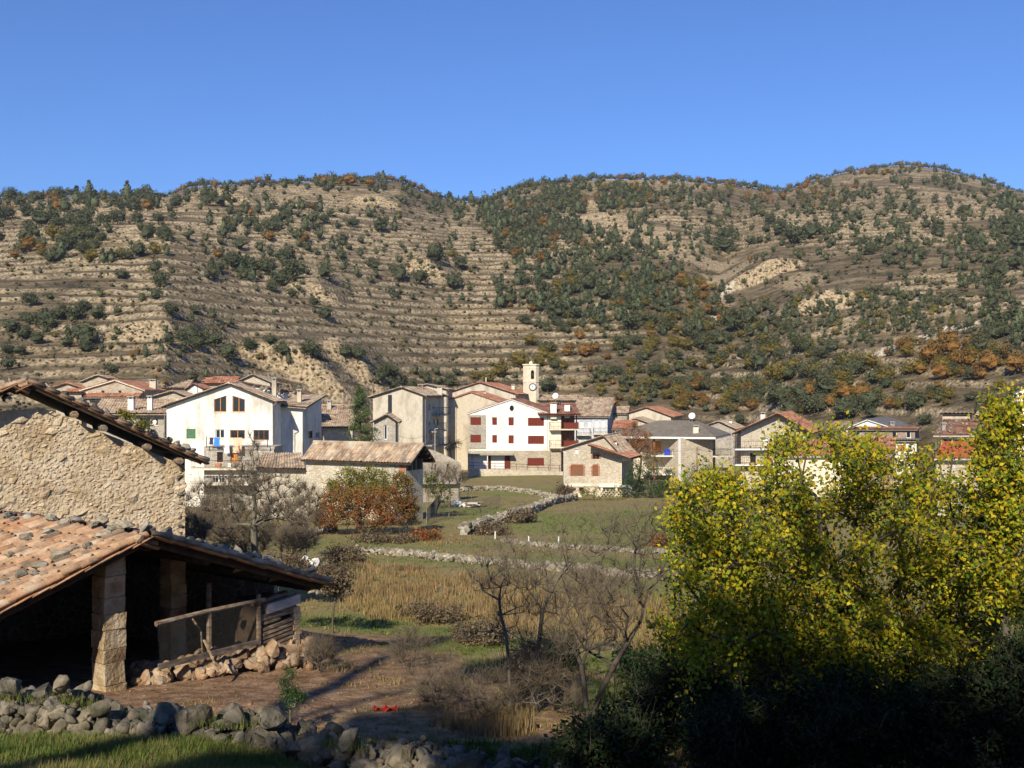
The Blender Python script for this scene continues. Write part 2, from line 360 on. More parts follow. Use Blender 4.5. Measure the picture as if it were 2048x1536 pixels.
M_grass = mat('green_grass_blade', [(.07, .11, .02), (.13, .16, .035), (.20, .19, .06)], .5, 0, rough=.8, island=1, rcols=[(.6, .7, .6), (1, 1, 1), (1.25, 1.15, 1)], trans=.3)
# ------------------------------------------------------------------ ground sheets
def fan(name, ys, us, y0, mat, attrs):
    ys = np.asarray(ys); us = np.asarray(us)
    U, Y = np.meshgrid(us, ys); XX = U * (Y + y0); ZZ = hgt(XX, Y)
    V = np.stack([XX, Y, ZZ], -1).reshape(-1, 3)
    nr, nc = len(ys), len(us)
    i = np.arange(nr - 1)[:, None] * nc + np.arange(nc - 1)[None]
    Fc = np.stack([i, i + 1, i + nc + 1, i + nc], -1).reshape(-1, 4)
    me = np_mesh(name, V, Fc, mat, smooth=True)
    for k, fn in attrs.items():
        a = me.attributes.new(k, 'FLOAT', 'POINT'); a.data.foreach_set('value', fn(XX, Y, ZZ).ravel().astype(np.float32))
    o = bpy.data.objects.new(name, me); COL.objects.link(o); o['kind'] = 'structure'; OFF[name] = Vector((0, 0, 0))
    return o
def blob(XX, Y, ZZ, lst):
    """ground patches given as (x, y, rx, ry) ellipses in metres with ragged edges"""
    out = np.zeros_like(XX)
    n = .35 * fbm(XX / 1.7, Y / 1.7, 51, 3) + .35 * fbm(XX / 6, Y / 6, 52, 2)
    for (cx, cy, rx, ry, s) in lst:
        d = np.sqrt(((XX - cx) / rx) ** 2 + ((Y - cy) / ry) ** 2) + n
        out = np.maximum(out, s * (1 - sstep(.7, 1.1, d)))
    return out
def gpt(px, py): return hits([px], [py])[0]
SOILS = []
for (px, py, rx, ry, s) in [(430, 1400, 2.6, 3.0, 1), (600, 1350, 2.6, 2.8, 1), (760, 1330, 2.2, 3.2, .9), (880, 1380, 2.5, 2.5, .9), (1010, 1400, 1.0, 1.6, .6), (700, 1275, 2.0, 1.6, .9),  (950, 1450, 2.5, 1.5, .8), (-3, 1400, 4, 4, .8), (300, 1400, 3, 3, 1), (1420, 1250, 2, 3, .7), (200, 1300, 6, 6, .9)]:
    q = gpt(px, py); SOILS.append((q[0], q[1], rx, ry, s))
GREENS = []
for (px, py, rx, ry, s) in [(700, 1245, 2.6, 1.6, 1), (850, 1262, 3.5, 1.8, .9), (980, 1290, 3, 2.2, .7), (1200, 1040, 14, 12, .9), (1060, 985, 8, 7, .9), (1000, 950, 12, 8, .5), (780, 1090, 8, 4, .5), (1100, 1125, 9, 4.5, .8), (860, 1120, 6, 2.6, .6), (1290, 1180, 5, 5, .5), (930, 1020, 6, 8, .7), (1380, 1080, 10, 8, .7), (150, 1500, 3.2, 1.8, 1), (60, 1470, 3, 2.4, 1), (330, 1530, 3, 1.2, .9), (700, 1536, 3.0, 1.0, .7), (1250, 1330, 2, 2.5, .7), (1050, 1330, 1.6, 1.6, .8), (1150, 1390, 1.6, 1.6, .8), (1010, 1290, 2, 1.8, .8), (900, 1310, 1.2, 1.0, .6)]:
    q = gpt(px, py); GREENS.append((q[0], q[1], rx, ry, s))
GREENS.append((-4, 9, 9, 4.5, .9)); GREENS.append((3, 8, 6, 5, .8))
m = bpy.data.materials.new('meadow_ground'); m.use_nodes = True; t = m.node_tree; N = t.nodes; L = t.links; b = N['Principled BSDF']; b.inputs['Roughness'].default_value = .95; b.inputs['Specular IOR Level'].default_value = .1
geo = N.new('ShaderNodeNewGeometry')
def noise(sc, det=6, src=None, dist=0):
    n = N.new('ShaderNodeTexNoise'); n.inputs['Scale'].default_value = sc; n.inputs['Detail'].default_value = det; L.new(src or geo.outputs['Position'], n.inputs['Vector']); n.inputs['Distortion'].default_value = dist; return n.outputs[0]
def ramp(src, pts):
    r = N.new('ShaderNodeValToRGB'); L.new(src, r.inputs[0]); e = r.color_ramp.elements
    while len(e) < len(pts): e.new(.5)
    for i, (p_, c) in enumerate(pts): e[i].position = p_; e[i].color = (*c, 1)
    return r.outputs[0]
def mix(f, a, b_, mode='MIX'):
    x = N.new('ShaderNodeMixRGB'); x.blend_type = mode
    if isinstance(f, float): x.inputs[0].default_value = f
    else: L.new(f, x.inputs[0])
    L.new(a, x.inputs[1]); L.new(b_, x.inputs[2]); return x.outputs[0]
def attr(n): a = N.new('ShaderNodeAttribute'); a.attribute_name = n; return a.outputs['Fac']
n1 = noise(.5); n2 = noise(3.0); n3 = noise(14)
base = ramp(n1, [(.3, (.165, .14, .055)), (.5, (.24, .19, .085)), (.7, (.19, .175, .065))])
gr = ramp(n2, [(.3, (.10, .12, .03)), (.55, (.175, .19, .055)), (.75, (.26, .24, .09))])
so_ = ramp(n2, [(.3, (.11, .065, .036)), (.48, (.21, .125, .07)), (.7, (.32, .22, .14))])
c = mix(attr('green'), base, gr); c = mix(attr('soil'), c, so_)
c = mix(1.0, c, ramp(n3, [(.3, (.6, .6, .6)), (.5, (1, 1, 1)), (.75, (1.3, 1.25, 1.2))]), 'MULTIPLY')
L.new(c, b.inputs['Base Color'])
bp = N.new('ShaderNodeBump'); bp.inputs['Strength'].default_value = .8; bp.inputs['Distance'].default_value = .06; L.new(n3, bp.inputs['Height']); L.new(bp.outputs[0], b.inputs['Normal'])
M_ground = m
m = bpy.data.materials.new('terraced_hill_ground'); m.use_nodes = True; t = m.node_tree; N = t.nodes; L = t.links; b = N['Principled BSDF']; b.inputs['Roughness'].default_value = .95; b.inputs['Specular IOR Level'].default_value = .1
geo = N.new('ShaderNodeNewGeometry')
sp = N.new('ShaderNodeSeparateXYZ'); L.new(geo.outputs['Normal'], sp.inputs[0])
mp = N.new('ShaderNodeMapping'); mp.inputs['Scale'].default_value = (.35, 1, 1.6); L.new(geo.outputs['Position'], mp.inputs[0])
n1 = noise(.035, 5); n2 = noise(.35, 6, mp.outputs[0]); n3 = noise(1.6, 7)
vo = N.new('ShaderNodeTexVoronoi'); vo.inputs['Scale'].default_value = .55; L.new(geo.outputs['Position'], vo.inputs['Vector'])
scrub = ramp(n2, [(.30, (.05, .042, .026)), (.42, (.090, .072, .044)), (.56, (.145, .113, .07)), (.70, (.22, .172, .105))])
scrub = mix(.55, scrub, ramp(n1, [(.35, (.70, .68, .66)), (.52, (1.0, .98, .95)), (.66, (1.45, 1.32, 1.08))]), 'MULTIPLY')
stone = ramp(n3, [(.28, (.12, .094, .06)), (.48, (.25, .197, .125)), (.7, (.37, .30, .195))])
slope = N.new('ShaderNodeMapRange'); slope.inputs[1].default_value = .72; slope.inputs[2].default_value = .60; L.new(sp.outputs['Z'], slope.inputs[0])
sm = N.new('ShaderNodeMath'); sm.operation = 'MULTIPLY_ADD'; L.new(attr('riser'), sm.inputs[0]); L.new(ramp(n2, [(.30, (.35, .35, .35)), (.50, (1, 1, 1))]), sm.inputs[1]); L.new(slope.outputs[0], sm.inputs[2]); sm.use_clamp = True
c = mix(sm.outputs[0], scrub, stone)
rockc = ramp(n3, [(.25, (.13, .09, .055)), (.45, (.26, .195, .115)), (.6, (.36, .285, .18)), (.75, (.30, .27, .22))])
c = mix(attr('rock'), c, rockc)
c = mix(attr('track'), c, ramp(n2, [(.3, (.42, .36, .27)), (.7, (.52, .46, .36))]))
c = mix(1.0, c, ramp(n3, [(.28, (.5, .5, .5)), (.5, (1, 1, 1)), (.75, (1.25, 1.22, 1.2))]), 'MULTIPLY')
L.new(c, b.inputs['Base Color'])
bp = N.new('ShaderNodeBump'); bp.inputs['Strength'].default_value = .9; bp.inputs['Distance'].default_value = .5; L.new(n3, bp.inputs['Height']); L.new(bp.outputs[0], b.inputs['Normal'])
M_hill = m
ROCKS = []
for (cx, cy, cw, ch) in CLIFFS: ROCKS.append((cx, cy + 1.3, cw * .85, 2.6, 1))
for (px, py, rx, ry, s) in [(1150, 410, 16, 14, .9), (1200, 440, 16, 16, .9), (1260, 470, 16, 16, .9), (1330, 500, 16, 16, .7), (1400, 520, 14, 10, .8), (1470, 540, 10, 8, .8), (1520, 650, 6, 14, .4), (1440, 610, 4, 7, .7), (1600, 560, 9, 9, .7), (1680, 660, 8, 10, .7), (1800, 640, 16, 9, .35), (1560, 740, 6, 5, .5), (350, 668, 8, 3, .7)]:
    q = gpt(px, py); ROCKS.append((q[0], q[1], rx, ry, s))
TRACK = [gpt(px, py)[:2] for (px, py) in [(1700, 730), (1770, 706), (1830, 682), (1900, 660), (1960, 645), (2020, 634), (2100, 625)]]
TRACK2 = [gpt(px, py)[:2] for (px, py) in [(1432, 640), (1425, 618), (1440, 592), (1460, 575)]]
def polyd(XX, Y, pts):
    d = np.full(XX.shape, 1e9)
    for a, b2 in zip(pts[:-1], pts[1:]):
        a = np.array(a); e = np.array(b2) - a; tt = np.clip(((XX - a[0]) * e[0] + (Y - a[1]) * e[1]) / (e @ e), 0, 1)
        d = np.minimum(d, np.hypot(XX - a[0] - tt * e[0], Y - a[1] - tt * e[1]))
    return d
ys1 = np.concatenate([np.linspace(-60, 5, 30), np.arange(5.3, 30, .16), np.arange(30, 75, .35), np.arange(75, 216, .8)])
gnd = fan('ground', ys1, np.linspace(-1.05, 1.05, 420), 12, M_ground, {'soil': lambda a, b_, c_: blob(a, b_, c_, SOILS), 'green': lambda a, b_, c_: blob(a, b_, c_, GREENS)})
def sink():
    me = gnd.data; n = len(me.vertices); co = np.empty(n * 3, dtype=np.float32); me.vertices.foreach_get('co', co); co = co.reshape(-1, 3)
    yf = np.interp(1024 + F * co[:, 0] / np.maximum(co[:, 1], 40), YFX, YFY)
    co[:, 2] -= 1.5 * (co[:, 1] > yf + 5); me.vertices.foreach_set('co', co.ravel()); me.update()
sink()
# hillside starts where the village gardens end; its first rows dip below the village ground
ys2 = np.concatenate([np.arange(121, 420, .68), np.arange(420, 760, 1.1), np.arange(762, 1000, 25)])
def hillz():
    o = fan('hillside', ys2, np.linspace(-.72, .72, 540), 30, M_hill, {'riser': lambda a, b_, c_: (hgt(a, b_), MASK['r'])[1], 'rock': lambda a, b_, c_: blob(a, b_, c_, ROCKS), 'track': lambda a, b_, c_: np.maximum(1 - sstep(1.6, 2.6, polyd(a, b_, TRACK)), .8 * (1 - sstep(.8, 1.6, polyd(a, b_, TRACK2))))})
    me = o.data; n = len(me.vertices); co = np.empty(n * 3, dtype=np.float32); me.vertices.foreach_get('co', co); co = co.reshape(-1, 3)
    px = 1024 + F * co[:, 0] / co[:, 1]; yf = np.interp(px, YFX, YFY) 
    co[:, 2] -= np.where(co[:, 1] < yf + 4, .9, 0)
    me.vertices.foreach_set('co', co.ravel()); me.update()
hillz()
# lower-left and lower-right slopes begin nearer than the hillside sheet: the village ground sheet carries on up to 215 m

# ------------------------------------------------------------------ rock and tile pieces
def rock_mesh(name, seed, mat, n=13, sub=False, flat=1.0):
    r = random.Random(seed); bm = bmesh.new()
    for i in range(n):
        v = Vector((r.gauss(0, 1), r.gauss(0, 1), r.gauss(0, 1))).normalized()
        mx = max(abs(v.x), abs(v.y), abs(v.z)); v = v.lerp(v / mx, .55) * r.uniform(.85, 1.05)
        bm.verts.new((v.x * .5, v.y * .5, v.z * .5 * flat))
    res = bmesh.ops.convex_hull(bm, input=bm.verts)
    junk = list({e for e in res['geom_interior'] + res['geom_unused'] if isinstance(e, bmesh.types.BMVert)})
    bmesh.ops.delete(bm, geom=junk, context='VERTS')
    if sub:
        bmesh.ops.subdivide_edges(bm, edges=bm.edges, cuts=1, use_grid_fill=True, smooth=.25)
        for v in bm.verts: v.co += Vector((r.gauss(0, 1), r.gauss(0, 1), r.gauss(0, 1))) * .022
    me = bpy.data.meshes.new(name); bm.to_mesh(me); bm.free(); me.materials.append(mat); return me
def rocks(name, mat, n=8, nv=14, sub=False): return [rock_mesh(name, i * 31 + 5, mat, nv, sub) for i in range(n)]
R_lime = rocks('limestone_rock', M_limestone, 10, 13, True); R_ball = rocks('roof_rock', M_ballast, 8, 13, True); R_rub = rocks('rubble_rock', M_rubble, 8, 12, True); R_field = rocks('field_rock', M_limestone_s, 6, 12)
R_barn = rocks('barn_rock', M_barnstone, 8, 13)
def arr(me):
    V = np.empty(len(me.vertices) * 3, dtype=np.float32); me.vertices.foreach_get('co', V)
    me.calc_loop_triangles(); T = np.empty(len(me.loop_triangles) * 3, dtype=np.int32); me.loop_triangles.foreach_get('vertices', T)
    return V.reshape(-1, 3), T.reshape(-1, 3)
def rq(): return Quaternion((random.gauss(0, 1), random.gauss(0, 1), random.gauss(0, 1), random.gauss(0, 1))).normalized()
def rq_small(a, yaw=True):
    return Quaternion((0, 0, 1), random.uniform(0, 6.28) if yaw else 0) @ Quaternion((random.uniform(-1, 1), random.uniform(-1, 1), 0.01), random.uniform(-a, a))
def joined(name, protos, items, mat, parent=None, base=(0, 0, 0), rnd=True):
    """items: (loc, quaternion, scale3) -> one mesh"""
    A = [arr(p) for p in protos]; Vs = []; Fs = []; Rr = []; off = 0; base = np.array(base)
    for i, (loc, q, s) in enumerate(items):
        V, T = A[i % len(A)]; R = np.array(q.to_matrix()); W_ = (V * np.array(s)) @ R.T + np.array(loc) - base
        Vs.append(W_); Fs.append(T + off); off += len(V); Rr.append(np.full(len(T), random.random()))
    me = np_mesh(name, np.concatenate(Vs), np.concatenate(Fs), mat, np.concatenate(Rr))
    return place(name, me, base, parent)
def split_pieces(name, protos, items, mat_s, parent, base, limit=300, minpx=10, stuff_name=None, stuff_mat=None):
    """largest pieces become parts, the rest one joined stuff part"""
    it = sorted(items, key=lambda a: -max(a[2]) / max(1, a[0][1]))
    big = [a for a in it[:limit] if F * max(a[2]) / a[0][1] >= minpx]; rest = it[len(big):]
    for i, (loc, q, s) in enumerate(big): place(name, protos[i % len(protos)], loc, parent, q, s)
    if rest:
        o = joined(stuff_name or name + '_fill', protos, rest, stuff_mat or mat_s, parent, base); o['kind'] = 'stuff'
def tile_mesh(name, L=.5, W=.2, seg=5, th=.016, mat=None, taper=.82):
    """barrel tile along +x (downhill), convex up"""
    vs = []; 
    for (x, k) in ((0, taper), (L, 1.0)):
        for (rr) in (W / 2 * k, W / 2 * k - th):
            for i in range(seg + 1):
                a = math.pi * i / seg; vs.append((x, -math.cos(a) * rr, math.sin(a) * rr * 1.0 + (.012 if x else 0)))
    n = seg + 1; fs = []
    for i in range(seg):
        fs.append((i, i + 1, 2 * n + i + 1, 2 * n + i)); fs.append((n + i + 1, n + i, 3 * n + i, 3 * n + i + 1))
        fs.append((2 * n + i, 2 * n + i + 1, 3 * n + i + 1, 3 * n + i)); 
    fs.append((0, 2 * n, 3 * n, n)); fs.append((seg, n + seg, 3 * n + seg, 2 * n + seg))
    me = bpy.data.meshes.new(name); me.from_pydata(vs, [], fs); me.materials.append(mat)
    me.polygons.foreach_set('use_smooth', [True] * len(fs)); return me
T_near = tile_mesh('barrel_tile', .46, .23, 6, .018, M_tile_near)

def corr(mb, r0, r1, e1, e0, pitch=.24, row=.38, h=.075, lift=.03, jit=.012, far=1.0):
    """barrel-tiled surface between ridge line r0-r1 and eave line e0-e1"""
    r0, r1, e1, e0 = map(Vector, (r0, r1, e1, e0))
    nw = max(2, int(((r1 - r0).length + (e1 - e0).length) / 2 / (pitch * far))); nr = max(1, int(((e0 - r0).length + (e1 - r1).length) / 2 / (row * far)))
    nrm = (r1 - r0 + e1 - e0).cross(e0 - r0).normalized()
    if nrm.z < 0: nrm = -nrm
    hs = [(0, 0), (.22, .75), (.5, 1), (.78, .75)]; h *= far ** .6; lift *= far ** .6
    us = []; hh = []
    for i in range(nw):
        for (a, b_) in hs: us.append((i + a) / nw); hh.append(b_)
    us.append(1); hh.append(0)
    us = np.array(us); hh = np.array(hh) * h
    A = np.array(r0); B = np.array(r1); C = np.array(e1); D = np.array(e0); nv = np.array(nrm)
    rws = []
    wob = np.repeat(np.random.RandomState(int(abs(r0.x * 97 + r0.y * 31)) % 9999).uniform(-jit, jit, nw), 4); wob = np.append(wob, 0)
    base = len(mb.v)
    for j in range(nr):
        for (v, l) in ((j / nr, 0), ((j + 1) / nr, lift)):
            Lf = A + (D - A) * v; Rt = B + (C - B) * v
            p = Lf[None] + (Rt - Lf)[None] * us[:, None] + nv[None] * (hh + l + wob + np.repeat(RS.uniform(-jit, jit, nw + 1), 4)[:len(us)] * .5)[:, None]
            rws.append(p)
    n = len(us)
    for p in rws: mb.v += [tuple(a) for a in p]
    for j in range(nr):
        rr = RS.uniform(0, 1, nw)
        for i in range(n - 1):
            a = base + (2 * j) * n + i; mb.f.append([a, a + 1, a + n + 1, a + n]); mb.r.append(rr[i // 4])
        if j < nr - 1:
            for i in range(n - 1):
                a = base + (2 * j + 1) * n + i; mb.f.append([a, a + 1, a + n + 1, a + n]); mb.r.append(rr[i // 4])

# ------------------------------------------------------------------ houses
def facade(mb, fr, outer, holes, depth=.15, t=0.0):
    loops = [[Vector((a, b_, 0)) for a, b_ in outer]] + [[Vector((a, b_, 0)) for a, b_ in h] for h in holes]
    tris = tessellate_polygon(loops); flat = [p for l in loops for p in l]
    mb.add([fr.p(p.x, p.y, t) for p in flat], [tuple(tr) for tr in tris], .5)
    for h in holes:
        for i in range(len(h)):
            a = h[i]; c = h[(i + 1) % len(h)]
            mb.quad(fr.p(a[0], a[1], t), fr.p(c[0], c[1], t), fr.p(c[0], c[1], t - depth), fr.p(a[0], a[1], t - depth), .5)
def fill_opening(root, fr, h, kind, depth=.15):
    s0 = min(p[0] for p in h); s1 = max(p[0] for p in h); z0 = min(p[1] for p in h); z1 = max(p[1] for p in h)
    t = -depth
    if kind in ('shutter', 'shutter2', 'orange', 'green', 'white_door', 'shutter_door'):
        m_ = {'shutter': M_shut, 'shutter2': M_shut2, 'orange': M_orange, 'green': M_green, 'white_door': M_frame, 'shutter_door': M_shut}[kind]
        nm = 'garage_door' if kind == 'white_door' else ('door' if kind == 'shutter_door' else 'shutter')
        mb = MB(); mb.box(fr, s0, s1, z0, z1, t - .02, t + .04)
        n = max(1, int(round((s1 - s0) / .75)))
        for i in range(n):
            a = s0 + (s1 - s0) * i / n; b_ = s0 + (s1 - s0) * (i + 1) / n
            mb.box(fr, a + .03, b_ - .03, z0 + .06, z1 - .06, t + .04, t + .065)
            k = int((z1 - z0) / .14)
            if kind != 'white_door':
                for j in range(1, k): mb.box(fr, a + .08, b_ - .08, z0 + (z1 - z0) * j / k - .03, z0 + (z1 - z0) * j / k + .02, t + .065, t + .085)
        return mb.obj(nm, m_, root)
    if len(h) >= 4 and s1 - s0 > .5: mb = MB(); mb.box(fr, s0 - .08, s1 + .08, z0 - .08, z0 - .005, -.02, .07); mb.obj('sill', M_cream, root)
    fm = {'white': M_frame, 'curtain': M_frame, 'wood': M_orange, 'brown': M_framed, 'dark': None, 'bluewin': M_frame}[kind]
    mb = MB(); mb.add([fr.p(a, b_, t) for a, b_ in h], [tuple(range(len(h)))])
    wn = mb.obj('window', M_curtain if kind == 'curtain' else M_glass, root)
    if fm:
        mb = MB(); wf = .07
        mb.box(fr, s0, s0 + wf, z0, (h[-1][1] if len(h) == 4 else z1), t + .01, t + .06); mb.box(fr, s1 - wf, s1, z0, (h[2][1] if len(h) == 4 else z1), t + .01, t + .06)
        mb.box(fr, s0 + wf, s1 - wf, z0, z0 + wf, t + .01, t + .06)
        if len(h) == 4:
            a, b_ = h[3], h[2]
            mb.hexa([fr.p(a[0], a[1] - wf, t + .01), fr.p(b_[0], b_[1] - wf, t + .01), fr.p(b_[0], b_[1] - wf, t + .06), fr.p(a[0], a[1] - wf, t + .06), fr.p(a[0], a[1], t + .01), fr.p(b_[0], b_[1], t + .01), fr.p(b_[0], b_[1], t + .06), fr.p(a[0], a[1], t + .06)])
        if s1 - s0 > .8:
            n = max(2, int(round((s1 - s0) / .6)))
            for i in range(1, n):
                a = s0 + (s1 - s0) * i / n
                zt = h[3][1] + (h[2][1] - h[3][1]) * (i / n) if len(h) == 4 else z1
                mb.box(fr, a - .04, a + .04, z0 + wf, zt - wf, t + .012, t + .062)
        mb.obj('frame', fm, wn)
    return wn
def rect(fr, px0, py0, px1, py1):
    a, _ = fr.uv(px0, py0); c, _ = fr.uv(px1, py1); m_ = fr.O + fr.d * ((a + c) / 2)
    return [(a, Z(py1, m_.y)), (c, Z(py1, m_.y)), (c, Z(py0, m_.y)), (a, Z(py0, m_.y))]
def chimney(root, px, w_, py_top, py_bot, Y, mat_, cap=M_conc, d=None, kind='slab'):
    """box with an open capped head"""
    x = X(px, Y); zt = Z(py_top, Y); zb = Z(py_bot, Y) - .8; hw = w_ / 2; fr = Fr((x - hw, Y), (1, 0)); d = d or w_
    mb = MB(); mb.box(fr, 0, w_, zb, zt - .32, -d, 0); ch = mb.obj('chimney', mat_, root)
    mb = MB()
    for a in (0.02, w_ - .14):
        for b_ in (-d + .02, -.14): mb.box(fr, a, a + .12, zt - .32, zt - .12, b_, b_ + .12)
    mb.box(fr, -.08, w_ + .08, zt - .12, zt, -d - .08, .08); mb.obj('chimney_cap', cap, ch)
    mb = MB(); mb.box(fr, .2 * w_, .8 * w_, zt - .318, zt - .2, -.8 * d, -.2 * d); mb.obj('chimney_flue', M_iron, ch)
    return ch
def dish(name_label, px, py, Y, r=.4):
    t_ = thing('satellite_dish', name_label, 'satellite dish', P(px, py + 8, Y) - Vector((0, 0, .3)))
    c = P(px, py, Y); ax = Vector((-.35, -.85, .4)).normalized(); a = ax.orthogonal().normalized(); b_ = ax.cross(a); mb = MB(); vs = [c - ax * .0]
    for i in range(12):
        an = 6.2832 * i / 12; vs.append(c + (a * math.cos(an) + b_ * math.sin(an)) * r + ax * .09)
    mb.add(vs, [(0, 1 + i, 1 + (i + 1) % 12) for i in range(12)]); mb.obj('reflector', M_frame, t_)
    mb = MB(); mb.tube(c - ax * .02, P(px, py + 8, Y) - Vector((0, 0, .6)), .03); mb.tube(c, c + ax * .35, .012); mb.obj('mast', M_conc, t_)
def balcony(root, fr, s0, s1, z, dep, rail='iron', h=1.0, slabm=M_cream, panel=None, t0=0.0):
    mb = MB(); mb.box(fr, s0, s1, z - .16, z, t0, dep); bl = mb.obj('balcony', slabm, root)
    m_ = {'iron': M_iron, 'brown': M_railb, 'white': M_frame, 'conc': M_conc}[rail]
    mb = MB(); r = .022 if rail != 'white' else .03
    cs = [(s0 + .04, t0), (s0 + .04, dep - .04), (s1 - .04, dep - .04), (s1 - .04, t0)]
    for (a, b_) in zip(cs[:-1], cs[1:]):
        for zz in ((z + h, .03), (z + .12, .02)): mb.tube(fr.p(a[0], zz[0], a[1]), fr.p(b_[0], zz[0], b_[1]), zz[1], n=4)
        L_ = math.hypot(b_[0] - a[0], b_[1] - a[1]); n = max(1, int(L_ / .28))
        for i in range(n + 1):
            f = i / n; mb.tube(fr.p(a[0] + (b_[0] - a[0]) * f, z, a[1] + (b_[1] - a[1]) * f), fr.p(a[0] + (b_[0] - a[0]) * f, z + h, a[1] + (b_[1] - a[1]) * f), .014, n=4, cap=False)
    mb.obj('railing', m_, bl)
    if panel:
        mb = MB(); mb.box(fr, panel[0], panel[1], z + .08, z + h - .06, dep - .09, dep - .065); mb.obj('railing_panel', M_shut, bl)
    return bl
M_gutter = mat('aged_gutter', [(.20, .15, .11), (.32, .27, .22)], 3, .1)
def house(label, A, B, C, eave, ridge, base, style='g', apex=None, wall=None, roof=None, oh=.35, op=(), opR=(), far=1.0, roofside=None, fascia=None, name='village_house', cat='house', th=.12, band=None, eaveR=None, ohs=None, pitch=.24):
    """A, B, C = (px, Y) of front-left, front-right and back-right corners; eave/ridge/base are rows on the front face"""
    wall = wall or M_mas; roof = roof or M_tile_tan; ohs = oh if ohs is None else ohs
    a = Vector((X(*A), A[1])); b_ = Vector((X(*B), B[1])); c = Vector((X(*C), C[1])); d = a + (c - b_)
    frF = Fr(a, b_ - a); frR = Fr(b_, c - b_); W = (b_ - a).length; D = (c - b_).length
    Ym = (A[1] + B[1]) / 2; zb = Z(base, Ym); zeL = Z(eave, A[1]); zeR = Z(eave if eaveR is None else eaveR, B[1])
    for q_ in (a, b_, c, d): zb = min(zb, gz(q_.x, q_.y) - .6)
    root = thing(name, label, cat, ((a.x + c.x) / 2, (a.y + c.y) / 2, zb))
    frL = Fr(d, a - d); frB = Fr(c, d - c)
    side = (c - b_).normalized(); side3 = Vector((side.x, side.y, 0)); fd = frF.d
    def H_(lst, fr):
        out = []
        for o in lst:
            out.append(([fr.uv(*q) for q in o[1]] if isinstance(o[1], (list, tuple)) else rect(fr, *o[1:5])))
        return out
    hF = H_(op, frF); hR = H_(opR, frR)
    mb = MB()
    if style == 'g':
        s_ap = W / 2 if apex is None else frF.s_(apex); zr = Z(ridge, (a + (b_ - a) * (s_ap / W)).y)
        facade(mb, frF, [(0, zb), (W, zb), (W, zeR), (s_ap, zr), (0, zeL)], hF)
        facade(mb, frR, [(0, zb), (D, zb), (D, zeR), (0, zeR)], hR)
        facade(mb, frL, [(0, zb), (D, zb), (D, zeL), (0, zeL)], [])
        facade(mb, frB, [(0, zb), (W, zb), (W, zeL), (W - s_ap, zr), (0, zeR)], [])
        wl = mb.obj('wall', wall, root)
        kR = (zr - zeR) / (W - s_ap); kL = (zr - zeL) / max(.01, s_ap)
        up = Vector((0, 0, th + .03)); f0 = -side3 * oh; f1 = side3 * oh
        r0 = frF.p(s_ap, zr) + f0 + up; r1 = frF.p(s_ap, zr) + side3 * D + f1 + up
        eR0 = frF.p(W + ohs, zeR - kR * ohs) + f0 + up; eR1 = eR0 - f0 + side3 * D + f1
        eL0 = frF.p(-ohs, zeL - kL * ohs) + f0 + up; eL1 = eL0 - f0 + side3 * D + f1
        mb = MB(); mb.slab(eL0, r0, r1, eL1, th); mb.slab(r0, eR0, eR1, r1, th); dk = mb.obj('roof_deck', fascia or M_wood_dark, root)
        mb = MB(); e = Vector((0, 0, .01)); corr(mb, r0 + e, r1 + e, eR1 + e, eR0 + e, far=far, pitch=pitch); corr(mb, r0 + e, r1 + e, eL1 + e, eL0 + e, far=far, pitch=pitch)
        mb.tube(r0 + e, r1 + e, .13, n=6); rf = mb.obj('roof', roof, root)
    elif style in ('e', 'lean'):
        zr = Z(ridge, Ym + D / 2 if style == 'e' else Ym + D) if ridge is not None else zeL + .13 * D
        dr = D / 2 if style == 'e' else D
        facade(mb, frF, [(0, zb), (W, zb), (W, zeR), (0, zeL)], hF)
        if style == 'e':
            facade(mb, frR, [(0, zb), (D, zb), (D, zeR), (dr, zr), (0, zeR)], hR); facade(mb, frL, [(0, zb), (D, zb), (D, zeL), (D - dr, zr), (0, zeL)], [])
            facade(mb, frB, [(0, zb), (W, zb), (W, zeL), (0, zeR)], [])
        else:
            facade(mb, frR, [(0, zb), (D, zb), (D, zr), (0, zeR)], hR); facade(mb, frL, [(0, zb), (D, zb), (D, zeL), (0, zr)], [])
            facade(mb, frB, [(0, zb), (W, zb), (W, zr), (0, zr)], [])
        wl = mb.obj('wall', wall, root)
        k = (zr - zeL) / dr; up = Vector((0, 0, th + .03))
        e0 = frF.p(-ohs, zeL - k * oh, 0) - side3 * oh + up; e1 = frF.p(W + ohs, zeR - k * oh, 0) - side3 * oh + up
        r0 = frF.p(-ohs, zr) + side3 * dr + up; r1 = frF.p(W + ohs, zr) + side3 * dr + up
        mb = MB(); mb.slab(e0, e1, r1, r0, th)
        if style == 'e':
            b0 = frF.p(-ohs, zeL - k * oh) + side3 * (D + oh) + up; b1 = frF.p(W + ohs, zeR - k * oh) + side3 * (D + oh) + up
            mb.slab(r0, r1, b1, b0, th)
        dk = mb.obj('roof_deck', fascia or M_wood_dark, root)
        mb = MB(); e = Vector((0, 0, .01)); corr(mb, r0 + e, r1 + e, e1 + e, e0 + e, far=far, pitch=pitch)
        if style == 'e': corr(mb, r0 + e, r1 + e, b1 + e, b0 + e, far=far, pitch=pitch); mb.tube(r0 + e, r1 + e, .13, n=6)
        rf = mb.obj('roof', roof, root)
